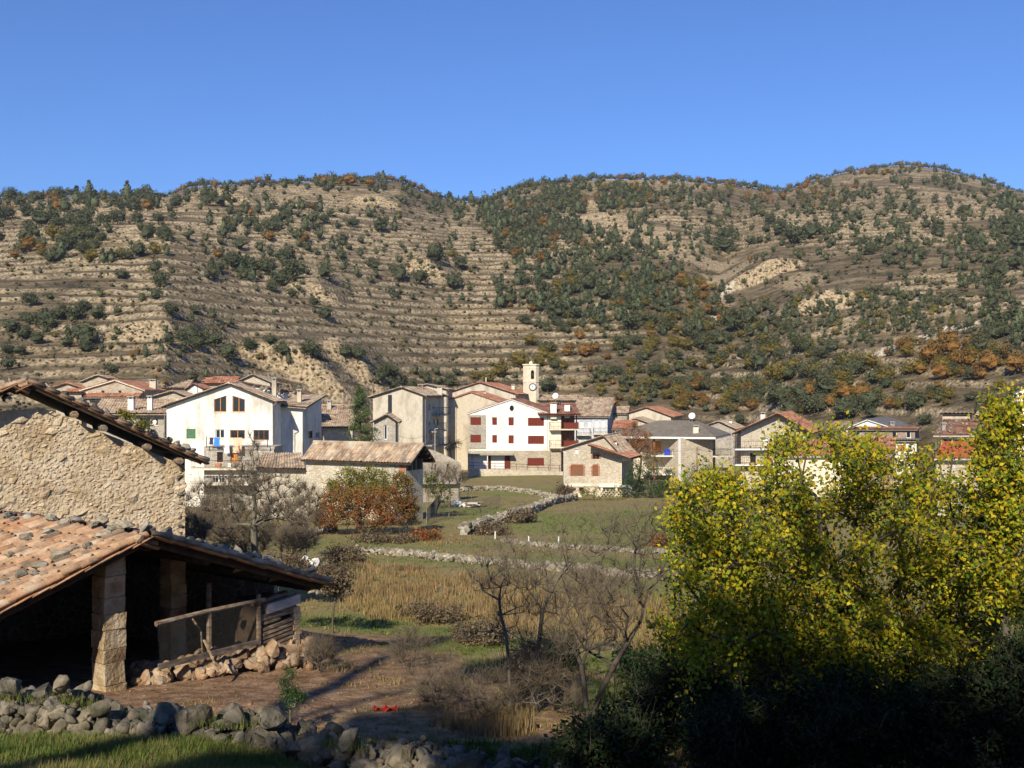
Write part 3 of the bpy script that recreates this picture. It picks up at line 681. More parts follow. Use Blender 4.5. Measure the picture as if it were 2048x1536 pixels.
    if far < 1.7:
        lines = [(eR0, eR1), (eL0, eL1)] if style == 'g' else [(e0, e1)]
        for (p, q) in lines:
            mb = MB()
            mb.tube(p - Vector((0, 0, .1)), q - Vector((0, 0, .1)), .06, n=6)
            g0 = Vector((p.x, p.y, p.z - .12)); cn = root_c = Vector(((a.x + c.x) / 2, (a.y + c.y) / 2, 0)); wq = g0.lerp(Vector((cn.x, cn.y, g0.z)), .06); wq.z = g0.z - .3
            mb.tube(g0, wq, .045, n=5); mb.tube(wq, Vector((wq.x, wq.y, zb + .4)), .04, n=5)
            mb.obj('gutter', M_gutter, root)
    for o, h in zip(op, hF): fill_opening(root, frF, h, o[0])
    for o, h in zip(opR, hR): fill_opening(root, frR, h, o[0])
    return root, frF, frR
# ------------------------------------------------------------------ the village
# far left cluster
house('small grey-roofed shed on the slope above the left barn ridge', (6, 190), (62, 190), (76, 200), 752, 739, 775, 'e', wall=M_greyr2, roof=M_slate, far=2, name='hillside_shed', cat='shed')
r, f, _ = house('stone house with red awning roof over a dark porch, far left of the village', (165, 140), (285, 140), (338, 168), 781, 762, 860, 'g', apex=230, wall=M_mas, roof=M_tile_red, far=1.6, fascia=M_cream,
      op=[('dark', 203, 781, 209, 786), ('dark', 237, 781, 243, 786), ('dark', 182, 793, 242, 800)], eaveR=781)
mb = MB(); s0, z0 = f.uv(175, 786.5); s1, z1 = f.uv(277, 792.5, 1.6); corr(mb, f.p(s0, z0, 0), f.p(s1, z0, 0), f.p(s1, z0 - .55, 1.6), f.p(s0, z0 - .55, 1.6), far=1.5); mb.obj('awning_roof', M_tile_red, r)
mb = MB(); mb.slab(f.p(s0, z0 - .03, 0), f.p(s1, z0 - .03, 0), f.p(s1, z0 - .58, 1.6), f.p(s0, z0 - .58, 1.6), .1)
for sx in (s0 + .1, s0 + 2.9, s1 - .2): mb.tube(f.p(sx, z0 - .6, 1.45), f.p(sx, z0 - 3.2, 1.45), .1)
mb.obj('porch_frame', M_wood_old, r)
chimney(r, 305, .9, 758, 776, 152, M_beige, d=.7)
house('small stone gable house with red roof behind the far left tiled roofs', (112, 150), (163, 150), (180, 162), 775, 768, 840, 'g', apex=133, wall=M_mas, roof=M_tile_red, far=1.8, op=[('dark', 133, 777, 138, 781)], eaveR=778)
house('low red-roofed annexe with dark eave between two stone gable houses', (136, 139), (163, 139), (166, 148), 787, 781, 850, 'e', wall=M_mas, roof=M_tile_red, far=1.8)
r, _, _ = house('long tan-roofed house behind the porch house, highest of the left cluster', (165, 158), (214, 158), (292, 200), 764, 752, 840, 'g', apex=195, wall=M_mas, roof=M_tile_tan, far=1.8, eaveR=758)
house('red-roofed building with satellite dishes at the top of the left cluster', (240, 172), (270, 172), (275, 182), 756, 749, 800, 'e', wall=M_beige, roof=M_tile_red, far=2)
dish('white satellite dish on the red roof at the top of the left cluster', 247, 747, 171, .45); dish('lower white satellite dish left of the red roof top', 239, 753, 171, .4)
house('tan-roofed house with pyramid-capped chimney behind the white-gabled house', (292, 162), (372, 162), (392, 180), 778, 763, 850, 'e', wall=M_mas, roof=M_tile_tan, far=1.8)
r, _, _ = house('small dark-eaved gable behind the left roof of the grey gabled house', (374, 150), (405, 150), (424, 165), 778, 769, 840, 'g', apex=387, wall=M_greyr, roof=M_tile_red, far=1.8)
house('wide tan-roofed house behind the ridge of the grey gabled house', (405, 172), (470, 172), (480, 188), 769, 756, 850, 'e', wall=M_mas, roof=M_tile_red, far=1.8)
house('pale stone gable house peeping over the roof of the grey gabled house', (472, 165), (540, 165), (558, 182), 766, 751, 850, 'g', apex=505, wall=M_masc, roof=M_tile_tan, far=1.8)
house('stone gable house directly left of the grey gabled house', (304, 130), (376, 130), (396, 146), 796, 784, 860, 'g', apex=345, wall=M_mas, roof=M_tile_tan, far=1.5)
r, f, _ = house('low house with twin grey chimneys on a tan tiled roof, left village', (196, 112), (329, 112), (333, 126), 829, 801, 885, 'lean', wall=M_masg, roof=M_tile_tan, far=1.3, oh=.7, op=[('dark', 280, 836, 300, 858), ('brown', 306, 838, 316, 850)])  # the dark pane stands in for the shadow below the eave
chimney(r, 261, .62, 792, 822, 114, M_greyr); chimney(r, 299, .5, 791, 821, 114, M_greyr)
dish('white satellite dish beside the eave-shadow pane of the low left house', 309, 846, 110, .32)

# the large grey gabled house
r, f, fr2 = house('large pale grey gabled house with two slanted attic windows', (333, 105), (545, 105), (563, 109), 813, 769, 1010, 'g', apex=459.5, wall=M_greyr, roof=M_tile_tan, eaveR=803, oh=.45, ohs=.45, fascia=M_wood_dark,
  op=[('wood', [(428, 824), (453, 824), (453, 791), (428, 799)]), ('wood', [(465, 824), (490, 824), (490, 799), (465, 791)]),
      ('green', 373, 858, 391, 877), ('white', 431, 859, 449, 876), ('wood', 460, 860, 490, 878), ('brown', 507, 860, 538, 880)])
house('right wing of the grey gabled house under its own lower tiled roof', (562, 109), (605, 109), (643, 116.5), 812, None, 960, 'lean', wall=M_greyr, roof=M_tile_tan, eaveR=817, oh=.5,
  opR=[('brown', 617, 862, 626, 876), ('white', 631, 864, 640, 876)])
chim = thing('roof_chimney', 'tall rendered chimney with flat cap on the grey house roof ridge', 'chimney', P(548, 780, 118)); chimney(chim, 548, .48, 755, 782, 118, M_beige)
chim = thing('roof_chimney', 'rendered chimney with flat cap on the right wing of the grey house', 'chimney', P(598, 808, 111)); chimney(chim, 598, .42, 778, 808, 111, M_beige)
house('upper rear part of the grey house with stone-dotted roof and dark attic windows', (466, 121), (621, 121), (626, 130), 790, 766, 880, 'g', apex=474, wall=M_greyr, roof=M_tile_brown, eaveR=792, op=[('brown', 577, 793, 592, 800), ('brown', 600, 794, 618, 802)])
r = thing('roof_stones', 'row of pale ballast stones on the brown roof behind the grey gable', 'stones', P(560, 780, 121))
for i in range(42):
    px = random.uniform(505, 622); py = 768 + (px - 480) * .19 + random.uniform(-4, 7); place('stone', R_field[i % 6], P(px, py, 120.2), r, rq(), (.45, .35, .3))
# terrace and balconies below the grey house
t_ = thing('terrace', 'rendered terrace block with doorways below the washing line', 'terrace', P(470, 1000, 101)); f = Fr((X(408, 101), 101), (1, 0))
mb = MB(); W = X(548, 101) - X(408, 101); hh = [rect(f, *q) for q in ((434, 904, 446, 925), (461, 906, 477, 925), (424, 955, 450, 985), (500, 955, 525, 985))]
facade(mb, f, [(0, -12), (W, -12), (W, Z(893, 101)), (0, Z(893, 101))], hh, .3); mb.box(f, 0, W, -12, Z(893, 101) - .02, -3.9, -.31)
mb.obj('wall', M_masg, t_)
for k, h in zip(('brown', 'orange', 'white', 'white'), hh): fill_opening(t_, f, h, k, .25)
balcony(t_, f, -.9, W - 1, Z(935, 101), 1.3, 'brown', .75, M_cream); balcony(t_, f, -1.2, W - 2, Z(965, 101), 1.4, 'white', .8, M_cream)
for (px, py, c, w_) in ((438, 934, M_brick, .5), (461, 925, M_frame, .3)):
    mb = MB(); a, z_ = f.uv(px, py, 1.0); mb.box(f, a - w_ / 2, a + w_ / 2, Z(932, 101), Z(932, 101) + .35, 1.0, 1.4); o = mb.obj('planter_box', c); tag(o, 'red planter on the balcony below the washing line' if c is M_brick else 'white box on the balcony below the washing line', 'planter')
cl = thing('clothes_line', 'clothes line strung between thin posts along the terrace edge', 'clothes line', P(455, 893, 100.5))
mb = MB(); mb.tube(P(413, 895, 100.5), P(413, 873, 100.5), .04); mb.tube(P(535, 895, 100.5), P(535, 873, 100.5), .04); mb.obj('post', M_iron, cl)
mb = MB(); mb.tube(P(413, 875, 100.5), P(535, 875, 100.5), .012, n=4); mb.tube(P(410, 893.5, 100.5), P(540, 893.5, 100.5), .03, n=4); mb.obj('line', M_iron, cl)
for (x0, x1, y1, col, lab, cat) in ((419, 427, 889, (.05, .05, .10), 'navy shirt pegged at the left of the washing line', 'shirt'), (428, 440, 892, (.06, .25, .72), 'bright blue towel on the washing line', 'towel'),
      (441, 448, 880, (.75, .62, .40), 'pale yellow cloth on the washing line', 'cloth'), (449, 459, 906, (.80, .78, .74), 'white shirt hanging low below the washing line', 'shirt'), (458, 466, 884, (.80, .62, .40), 'small cream cloth next to the peach sheet', 'cloth'), (467, 484, 905, (.82, .52, .34), 'large peach sheet hanging from the washing line', 'sheet')):
    c_ = mat('cloth_' + lab.split()[0] + lab.split()[1], [tuple(.9 * v for v in col), col], 5, 0); xs = np.linspace(X(x0, 100.5), X(x1, 100.5), 8); zs = np.linspace(Z(875.3, 100.5), Z(y1, 100.5), 6); V = []
    for j, z_ in enumerate(zs):
        for i, x_ in enumerate(xs): V.append((x_ + .02 * math.sin(i * 2.1 + j), 100.48 + .05 * math.sin(i * 1.7) * (j / 5 + .3), z_ - .02 * (i % 3) * (j == 5)))
    Fc = [(j * 8 + i, j * 8 + i + 1, j * 8 + i + 9, j * 8 + i + 8) for j in range(5) for i in range(7)]
    tag(place('laundry', np_mesh('laundry', V, Fc, c_, np.full(35, .5), True)), lab, cat, 'laundry on the line')
# houses behind the pine
r, _, _ = house('tan-roofed stone house behind the pine, front roof slope', (646, 122), (705, 122), (709, 128), 856, 832, 930, 'lean', wall=M_masc, roof=M_tile_tan, oh=.3)
house('higher tan roof with thin chimney behind the pine', (640, 134), (703, 134), (707, 142), 831, 813, 900, 'e', wall=M_masg, roof=M_tile_tan, far=1.2)
chim = thing('roof_chimney', 'small grey chimney on the roof left of the pine', 'chimney', P(661, 815, 136)); chimney(chim, 658, .5, 800, 816, 136, M_greyr2)
r, f, _ = house('narrow stone house with one white-framed door right of the pine', (748, 112), (791, 112), (796, 120), 844, 831, 925, 'g', apex=773, wall=M_masg, roof=M_tile_tan, oh=.4, op=[('white', 768, 850, 774.5, 879)], eaveR=843)
# tall beige house with shaded balconies
r, f, fr_ = house('tall plain cement house with a deep recessed loggia under its left eave', (746, 138), (845, 138), (888, 150), 794, 776, 925, 'g', apex=803.5, wall=M_beige2, roof=M_tile_tan, eaveR=791, oh=.35, ohs=.6, far=1.2,
   op=[('dark', 776, 790, 784, 826)], opR=[('white', 850, 807, 853, 819), ('white', 857, 808, 861, 822), ('white', 865, 807, 868, 820), ('white', 850, 839, 853, 850), ('white', 857, 842, 861, 855), ('white', 866, 838, 870, 850), ('white', 850, 866, 854, 879), ('white', 860, 868, 864, 880), ('dark', 872, 838, 877, 850)])
for (pa, pb, py) in ((864, 887, 829), (857, 878, 861), (848, 862, 889), (870, 887, 889)):
    s0 = fr_.s_(pa); s1 = fr_.s_(pb); q = fr_.p((s0 + s1) / 2, 0); balcony(r, fr_, s0, s1, Z(py, q.y), 1.1, 'iron', 1.0, M_conc)
for (px, py, dx) in ((803, 768, 0), (841, 771, 0)): 
    ch = thing('roof_chimney', 'brick chimney on the cement house roof, %s one' % ('left' if px < 830 else 'right'), 'chimney', P(px + 35, py + 10, 146)); chimney(ch, px + 38, .7, py, py + 14, 146, M_brick if px < 830 else M_beige2)
house('low tan-roofed gable behind the cement house roof', (832, 172), (893, 172), (905, 184), 780, 770, 850, 'g', apex=852, wall=M_beige2, roof=M_tile_tan, far=1.5)
r, f, _ = house('large beige gable house behind, with red tiles right of its ridge', (889, 188), (1031, 188), (1063, 204), 789, 766, 930, 'g', apex=959, wall=M_beige2, roof=M_tile_red, oh=.3, ohs=.5, far=1.3)
chimney(r, 1026, .55, 768, 780, 197, M_cream)
mb = MB(); mb.tube(P(972, 768, 194), P(972, 755, 194), .09); mb.obj('vent_pipe', M_frame, r)
r, f, _ = house('plain beige gable wall with red verge tiles beside the white building', (887, 176), (998, 176), (1020, 186), 804, 785, 925, 'g', apex=942, wall=M_beige, roof=M_tile_red, oh=.3, far=1.2, fascia=M_brick)
chimney(r, 969, .5, 781, 795, 181, M_beige)
# church tower
tw = thing('church_tower', 'square stone church bell tower with a round white clock', 'church tower', (X(1061, 200), 201.5, -8))
Y0 = 198.0; x0 = X(1046.5, Y0); x1 = X(1077.5, Y0); W = x1 - x0; c_ = .55; ztop = Z(729, Y0); zb = -9
mb = MB(); cx = (x0 + x1) / 2; cy = Y0 + W / 2; fo = Fr((x0 + c_, Y0), (1, 0)); wf = W - 2 * c_
arch = [fo.uv(1061.8, 758)]; s0 = fo.s_(1061.8) ; s1 = fo.s_(1068.2); hz = Z(758, Y0); ha = Z(744, Y0); hr = (s1 - s0) / 2
arch = [(s0, hz), (s1, hz), (s1, ha)] + [((s0 + s1) / 2 + hr * math.cos(a), ha + hr * math.sin(a) * 1.2) for a in np.linspace(.3, math.pi - .3, 6)] + [(s0, ha)]
facade(mb, fo, [(0, zb), (wf, zb), (wf, ztop), (0, ztop)], [arch], .9)
oc = [(x0 + c_, Y0), (x1 - c_, Y0), (x1, Y0 + c_), (x1, Y0 + W - c_), (x1 - c_, Y0 + W), (x0 + c_, Y0 + W), (x0, Y0 + W - c_), (x0, Y0 + c_)]
for i in range(1, 8):
    a = oc[i]; b_ = oc[(i + 1) % 8]; mb.quad(Vector((*a, zb)), Vector((*b_, zb)), Vector((*b_, ztop)), Vector((*a, ztop)))
mb.add([Vector((*p, ztop)) for p in oc], [tuple(range(8))]); mb.obj('shaft', mat('tower_stone', [(.55, .47, .34), (.66, .58, .44)], 1.2, .3, 6, rcols=[(.95, .95, .95), (1, 1, 1)]), tw)
for (py, e, th) in ((729, .14, .22), (737, .06, .12), (763, .10, .16)):
    mb = MB(); z1 = Z(py, Y0) + .1; pts = [((p[0] - cx) * (1 + 2 * e / W) + cx, (p[1] - cy) * (1 + 2 * e / W) + cy) for p in oc]
    mb.add([Vector((*p, z1 - th)) for p in pts] + [Vector((*p, z1)) for p in pts], [tuple(range(8))[::-1], tuple(range(8, 16))] + [(i, (i + 1) % 8, 8 + (i + 1) % 8, 8 + i) for i in range(8)]); mb.obj('cornice', M_cream, tw)
mb = MB()
for i in range(10):
    a0 = 6.283 * i / 10; a1 = 6.283 * (i + 1) / 10
    for k in range(4):
        t0 = math.pi / 2 * k / 4; t1 = math.pi / 2 * (k + 1) / 4
        q = lambda a, t: Vector((cx + .38 * math.cos(a) * math.cos(t), cy + .38 * math.sin(a) * math.cos(t), ztop + .08 + .6 * math.sin(t)))
        mb.quad(q(a0, t0), q(a1, t0), q(a1, t1), q(a0, t1))
mb.obj('finial', M_cream, tw)
cc = P(1065.3, 774, Y0 - .06); R_ = 7.6 / F * Y0
def disc(name, r0, r1, y, m_, parent, n=28):
    mb = MB()
    for i in range(n):
        a0 = 6.2832 * i / n; a1 = 6.2832 * (i + 1) / n; q = lambda a, r_, dy=0: Vector((cc.x + r_ * math.cos(a), y + dy, cc.z + r_ * math.sin(a)))
        mb.quad(q(a0, r0), q(a1, r0), q(a1, r1), q(a0, r1)); mb.quad(q(a0, r1), q(a1, r1), q(a1, r1, .08), q(a0, r1, .08))
    return mb.obj(name, m_, parent)
ck = disc('clock', .0, R_ * .80, Y0 - .08, M_frame, tw); disc('clock_ring', R_ * .78, R_, Y0 - .12, M_iron, ck)
mb = MB(); fk = Fr((cc.x, Y0 - .10), (1, 0)); mb.box(fk, -.03, .03, cc.z - .05, cc.z + .34, 0, .03); mb.box(fk, -.22, .05, cc.z - .03, cc.z + .03, 0, .03)
for i in range(12):
    a = math.radians(30 * i); mb.box(fk, R_ * .66 * math.cos(a) - .03, R_ * .66 * math.cos(a) + .03, cc.z + R_ * .66 * math.sin(a) - .03, cc.z + R_ * .66 * math.sin(a) + .03, 0, .02)
mb.obj('clock_hand', M_iron, ck)
mb = MB(); bc = Vector((cx + .3, Y0 + .7, Z(749, Y0)))
for (za, zb_, ra, rb) in ((.35, .3, .05, .16), (.3, 0, .16, .22), (0, -.2, .22, .32)): mb.tube(bc + Vector((0, 0, zb_)), bc + Vector((0, 0, za)), rb, ra, 10)
mb.obj('bell', M_iron, tw)
# the white building
r, f, fs = house('big white three-storey house with red-brown shutters and oval attic window', (938, 165), (1098, 165), (1118, 171), 828, 800, 960, 'g', apex=1023, wall=M_white, roof=M_tile_brown, oh=.22, ohs=.15, fascia=M_frame, far=1.2,
   op=[('shutter', 984.5, 834.5, 994, 850), ('shutter', 1017, 834.5, 1027.5, 851), ('shutter', 1056, 835.5, 1088, 852), ('shutter', 984.5, 870, 994, 885.5), ('shutter', 1017, 870.5, 1027.5, 887), ('shutter', 1056, 871.5, 1088, 888),
       ('dark', [(1023.5 + 4.6 * math.cos(a), 816.5 - 6 * math.sin(a)) for a in np.linspace(-math.pi, math.pi - .6, 11)])])
f2 = Fr((f.O + f.n * .12).xy, f.d.xy)
a0, _ = f2.uv(937, 830); a1, _ = f2.uv(972, 830); aE, _ = f2.uv(1100, 900); zt = Z(830, 165); zm = Z(897.5, 165); zc = Z(901, 165)
mb = MB(); h1 = rect(f2, 941, 834.5, 962, 850); h2 = rect(f2, 941, 869.5, 962, 885); facade(mb, f2, [(a0, zm), (a1, zm), (a1, zt), (a0, zt)], [h1, h2], .13); mb.quad(f2.p(a0, zm), f2.p(a0, zt), f2.p(a0, zt, -.2), f2.p(a0, zm, -.2)); mb.quad(f2.p(a1, zm), f2.p(a1, zt), f2.p(a1, zt, -.12), f2.p(a1, zm, -.12))
mb.obj('stone_facing', M_masg, r); fill_opening(r, f2, h1, 'shutter', .1); fill_opening(r, f2, h2, 'shutter', .1)
f3 = Fr((f.O + f.n * .22).xy, f.d.xy); h1 = rect(f3, 1055, 916, 1088, 931.5); h2 = rect(f3, 941, 910, 1021, 937); zg = Z(960, 165)
mb = MB(); facade(mb, f3, [(a0 - .1, zg), (aE, zg), (aE, zc), (a0 - .1, zc)], [h1, h2], .2); mb.quad(f3.p(a0 - .1, zc), f3.p(aE, zc), f3.p(aE, zc, -.21), f3.p(a0 - .1, zc, -.21)); mb.quad(f3.p(aE, zg), f3.p(aE, zc), f3.p(aE, zc, -.3), f3.p(aE, zg, -.3)); mb.obj('stone_base', M_mas, r); fill_opening(r, f3, h1, 'shutter', .12)
for (x0_, x1_, k) in ((946, 974, 'white_door'), (982, 1009, 'white_door'), (1009.8, 1020, 'shutter_door'), (975, 981, 'shutter')): fill_opening(r, f3, rect(f3, x0_, 911, x1_, 937), k, -.015)
mb = MB(); s0, z_ = f3.uv(937, 908, 1.4); s1, _ = f3.uv(1027, 908, 1.4); mb.box(f3, s0, s1, z_ - .2, z_, 0.001, 1.5); mb.obj('canopy', M_conc, r)
mb = MB()
for px in (940, 975): a, _ = f3.uv(px, 920, 1.3); mb.tube(f3.p(a, z_ - .2, 1.3), f3.p(a, zg, 1.3), .08)
mb.obj('canopy_post', M_frame, r)
W = f.s_(1098)
# balconied side wing of the white building
fb = Fr((f.O + f.d * (W + .02)).xy, (math.cos(.06), math.sin(.06)))
mb = MB(); mb.box(fb, 0, 1.9, zc, Z(832, 165), -1.6, -.05); mb.obj('wing_wall', M_cream, r); mb = MB(); mb.box(fb, 0, 1.9, zg, zc - .01, -1.6, -.02); mb.obj('wing_base', M_mas, r)
mb = MB(); mb.box(fb, 1.9, 4.4, zg, Z(832, 165), -6, -3.2); mb.obj('wing_recess_wall', M_shut2, r)
for py, pan in ((858, 0), (894, 0)): balcony(r, fb, 0, 4.6, Z(py, 165), 1.0, 'brown', 1.05, M_cream, panel=(2.2, 4.5), t0=-3.1)
mb = MB()
for a in (2.1, 3.1, 4.45): mb.tube(fb.p(a, zg, -1.0), fb.p(a, Z(831, 165), -1.0), .09)
mb.obj('timber_post', M_railb, r)
mb = MB(); mb.slab(fb.p(-1.6, Z(829, 165), 1.0), fb.p(4.9, Z(829, 165), 1.0), fb.p(4.9, Z(808, 165), -6.5), fb.p(-3.2, Z(808, 165), -6.5), .15); mb.obj('wing_roof_deck', M_railb, r)
mb = MB(); corr(mb, fb.p(-3.2, Z(808, 165) + .03, -6.5), fb.p(4.9, Z(808, 165) + .03, -6.5), fb.p(4.9, Z(829, 165) + .03, 1.0), fb.p(-1.6, Z(829, 165) + .03, 1.0), far=1.2); mb.obj('wing_roof', M_tile_brown, r)
chimney(r, 1107, .95, 804, 827, 164.5, M_white, cap=M_brick); chimney(r, 1134.5, .85, 806, 826, 166, M_white, cap=M_brick)
dish('white satellite dish above the left chimney of the white house', 1111, 792, 169, .5)
# retaining wall with rail in front of the white building
t_ = thing('retaining_wall', 'cream rendered stone retaining wall with brown rail in front of the white house', 'wall', P(1030, 955, 161)); fw = Fr((X(936, 161), 161), (1, -.02)); W_ = fw.s_(1130)
mb = MB(); p4 = [(0, 936), (W_, 946)]; za, zb2 = Z(937, 161), Z(943, 161)
mb.hexa([fw.p(0, -14, .3), fw.p(W_, -14, .3), fw.p(W_, -14, -.2), fw.p(0, -14, -.2), fw.p(0, za, .3), fw.p(W_, zb2, .3), fw.p(W_, zb2, -.2), fw.p(0, za, -.2)]); mb.obj('wall', M_masc, t_)
mb = MB()
for i in range(9):
    a = W_ * (i + .5) / 9; z_ = za + (zb2 - za) * a / W_; mb.tube(fw.p(a, z_, 0), fw.p(a, z_ + .95, 0), .035, n=5)
for zz in (.5, .93): mb.tube(fw.p(0, za + zz, 0), fw.p(W_, zb2 + zz, 0), .035, n=5)
mb.obj('railing', M_railb, t_)
# group right of the white building
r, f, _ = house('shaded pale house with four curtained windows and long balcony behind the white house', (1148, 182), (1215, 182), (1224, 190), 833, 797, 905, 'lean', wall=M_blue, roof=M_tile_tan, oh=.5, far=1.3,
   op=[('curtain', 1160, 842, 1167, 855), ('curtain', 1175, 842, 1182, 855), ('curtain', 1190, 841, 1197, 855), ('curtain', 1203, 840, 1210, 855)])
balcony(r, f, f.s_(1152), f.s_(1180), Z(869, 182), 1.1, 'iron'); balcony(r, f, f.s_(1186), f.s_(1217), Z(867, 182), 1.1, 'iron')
house('long tan roof behind the bell tower base', (1078, 196), (1150, 196), (1156, 208), 803, 793, 840, 'e', wall=M_masc, roof=M_tile_tan, far=1.8)
ch = thing('roof_chimney', 'white chimney on the tan roof right of the tower', 'chimney', P(1161, 806, 196)); chimney(ch, 1161, .5, 796, 808, 196, M_frame)
house('plain beige box house with flat tan roof right of the tower', (1184, 195), (1224, 195), (1228, 205), 811, 805, 870, 'e', wall=M_beige, roof=M_tile_tan, far=1.6)
house('tan-roofed shed right of the beige box house', (1224, 198), (1254, 198), (1258, 206), 828, 815, 870, 'e', wall=M_masg, roof=M_tile_tan, far=1.6)
r, f, _ = house('beige gable house with red-dotted roof in the middle right of the village', (1258, 190), (1342, 190), (1364, 205), 827, 816, 880, 'g', apex=1293, wall=M_beige2, roof=M_tile_red, eaveR=834, far=1.5, ohs=.5)
house('low gable house with tan roof in front of the beige red-dotted gable', (1252, 180), (1304, 180), (1322, 192), 846, 838, 900, 'g', apex=1270, wall=M_beige, roof=M_tile_tan, eaveR=850, far=1.5)
r, f, _ = house('small cream house with bright red roof and balcony left of the rust tree', (1228, 172), (1262, 172), (1268, 180), 859, 843, 920, 'e', wall=M_cream, roof=M_tile_red, far=1.5, op=[('white', 1232, 862, 1238, 872)])
balcony(r, f, 0, f.s_(1262), Z(873, 172), .9, 'iron')
# grey hip-roofed house
N_ = thing('hip_roofed_house', 'stone house with wide dark grey hipped roof and stacked balconies', 'house', P(1360, 968, 152))
fA = Fr((X(1361, 148), 148), (X(1426, 150) - X(1361, 148), 2.0)); fB = Fr((X(1298, 153), 153), (1, 0.0))
zE = Z(876, 148); zG = Z(985, 148)
mb = MB(); wA = fA.s_(1425.5); facade(mb, fA, [(0, zG), (wA, zG), (wA, zE), (0, zE)], []); mb.quad(fA.p(0, zG), fA.p(0, zE), fA.p(0, zE, -10), fA.p(0, zG, -10)); mb.quad(fA.p(wA, zG), fA.p(wA, zE), fA.p(wA, zE, -10), fA.p(wA, zG, -10)); mb.obj('stone_wall', M_masc, N_)
mb = MB(); mb.box(fA, -.16, 0, zG, zE, -.4, .05); mb.obj('corner_strip', M_frame, N_)
mb = MB(); wB = fB.s_(1362) + .3; hh = [rect(fB, *q) for q in ((1304, 882, 1322, 905), (1346, 882, 1354, 905), (1322, 918, 1344, 938), (1348, 918, 1355, 938))]
facade(mb, fB, [(-3.8, zG), (wB, zG), (wB, zE), (-3.8, zE)], hh, .12); mb.box(fB, -3.8, wB, zG, zE - .01, -6, -.13); mb.obj('rear_wall', M_cream, N_)
for h, k in zip(hh, ('orange', 'orange', 'curtain', 'orange')): fill_opening(N_, fB, h, k, .1)
for py in (911, 948): balcony(N_, fB, -1.0, wB - .2, Z(py, 150), 3.2, 'brown' if py == 911 else 'white', .95, M_frame)
mb = MB(); mb.box(fB, .2, .5, zG, zE, 2.7, 3.0); mb.obj('balcony_post', M_shut2, N_)
fC = Fr(fA.p(wA, 0).xy, (.83, .55)); 
for py, pan in ((912, None), (952, 1)): 
    bl = balcony(N_, fC, .02, 3.0, Z(py, 150), .9, 'iron', .95, M_cream, t0=-2.6)
    if pan:
        mb = MB(); mb.box(fC, .1, 2.95, Z(py, 150) + .05, Z(py, 150) + .95, .92, .95); mb.obj('cloth_screen', mat('pink_screen', [(.42, .26, .24), (.5, .32, .3)], 3, .1), bl)
mb = MB(); mb.box(fC, 1.3, 3.1, zG, zE, -5, -2.62); mb.obj('side_wall', M_masg, N_); mb = MB(); mb.box(fC, 0, 1.29, zG, zE, -5, -2.8); mb.obj('side_recess_wall', M_wood_dark, N_)
e = [P(1222, 873, 150), P(1362, 874.5, 147), P(1432, 876, 147.5), P(1461, 871.5, 158)]
zz = e[1].z; pts = [Vector((X(1205, 151), 151, zz)), Vector((X(1431, 147.2), 147.2, zz)), Vector((X(1462, 160), 160, zz)), Vector((X(1235, 166), 166, zz))]
rA = Vector((X(1318, 156), 156, Z(841, 156))); rB = Vector((X(1389, 156), 156, Z(841, 156)))
mb = MB(); dn = Vector((0, 0, -.28)); mb.add([p + dn for p in pts] + pts, [(3, 2, 1, 0), (0, 1, 5, 4), (1, 2, 6, 5), (2, 3, 7, 6), (3, 0, 4, 7)]); mb.obj('fascia', M_frame, N_)
mb = MB(); u_ = Vector((0, 0, .02)); corr(mb, rA + u_, rB + u_, pts[1] + u_, pts[0] + u_, h=.02, pitch=.3, row=.5, lift=.02); corr(mb, rB + u_, rB + Vector((.05, .05, 0.02)), pts[2] + u_, pts[1] + u_, h=.02, pitch=.3, row=.5, lift=.02)
mb.quad(rA, rB, pts[2], pts[3]); mb.add([rA, pts[3], pts[0]], [(0, 1, 2)]); mb.obj('hipped_roof', M_slate, N_)
chimney(N_, 1392, .75, 850, 868, 149.5, M_cream)
dish('large white satellite dish on the grey hipped roof', 1384, 832, 155, .5)
bag = MB(); fx = Fr((X(1331, 150.5), 150.5), (1, 0)); bag.box(fx, -.2, .6, Z(911, 150) + .02, Z(898, 150), 0, .35); tag(bag.obj('balcony_chair', mat('blue_plastic', [(.03, .08, .5)], 3, 0)), 'bright blue chair on the upper balcony of the hip-roofed house', 'chair')
bag = MB(); bag.box(fx, .9, 1.8, Z(911, 150) + .02, Z(903, 150), 0, .5); bag.box(fx, 1.0, 1.7, Z(903, 150), Z(899, 150), .1, .4); tag(bag.obj('balcony_table', M_frame), 'white table beside the blue chair on the upper balcony', 'table')
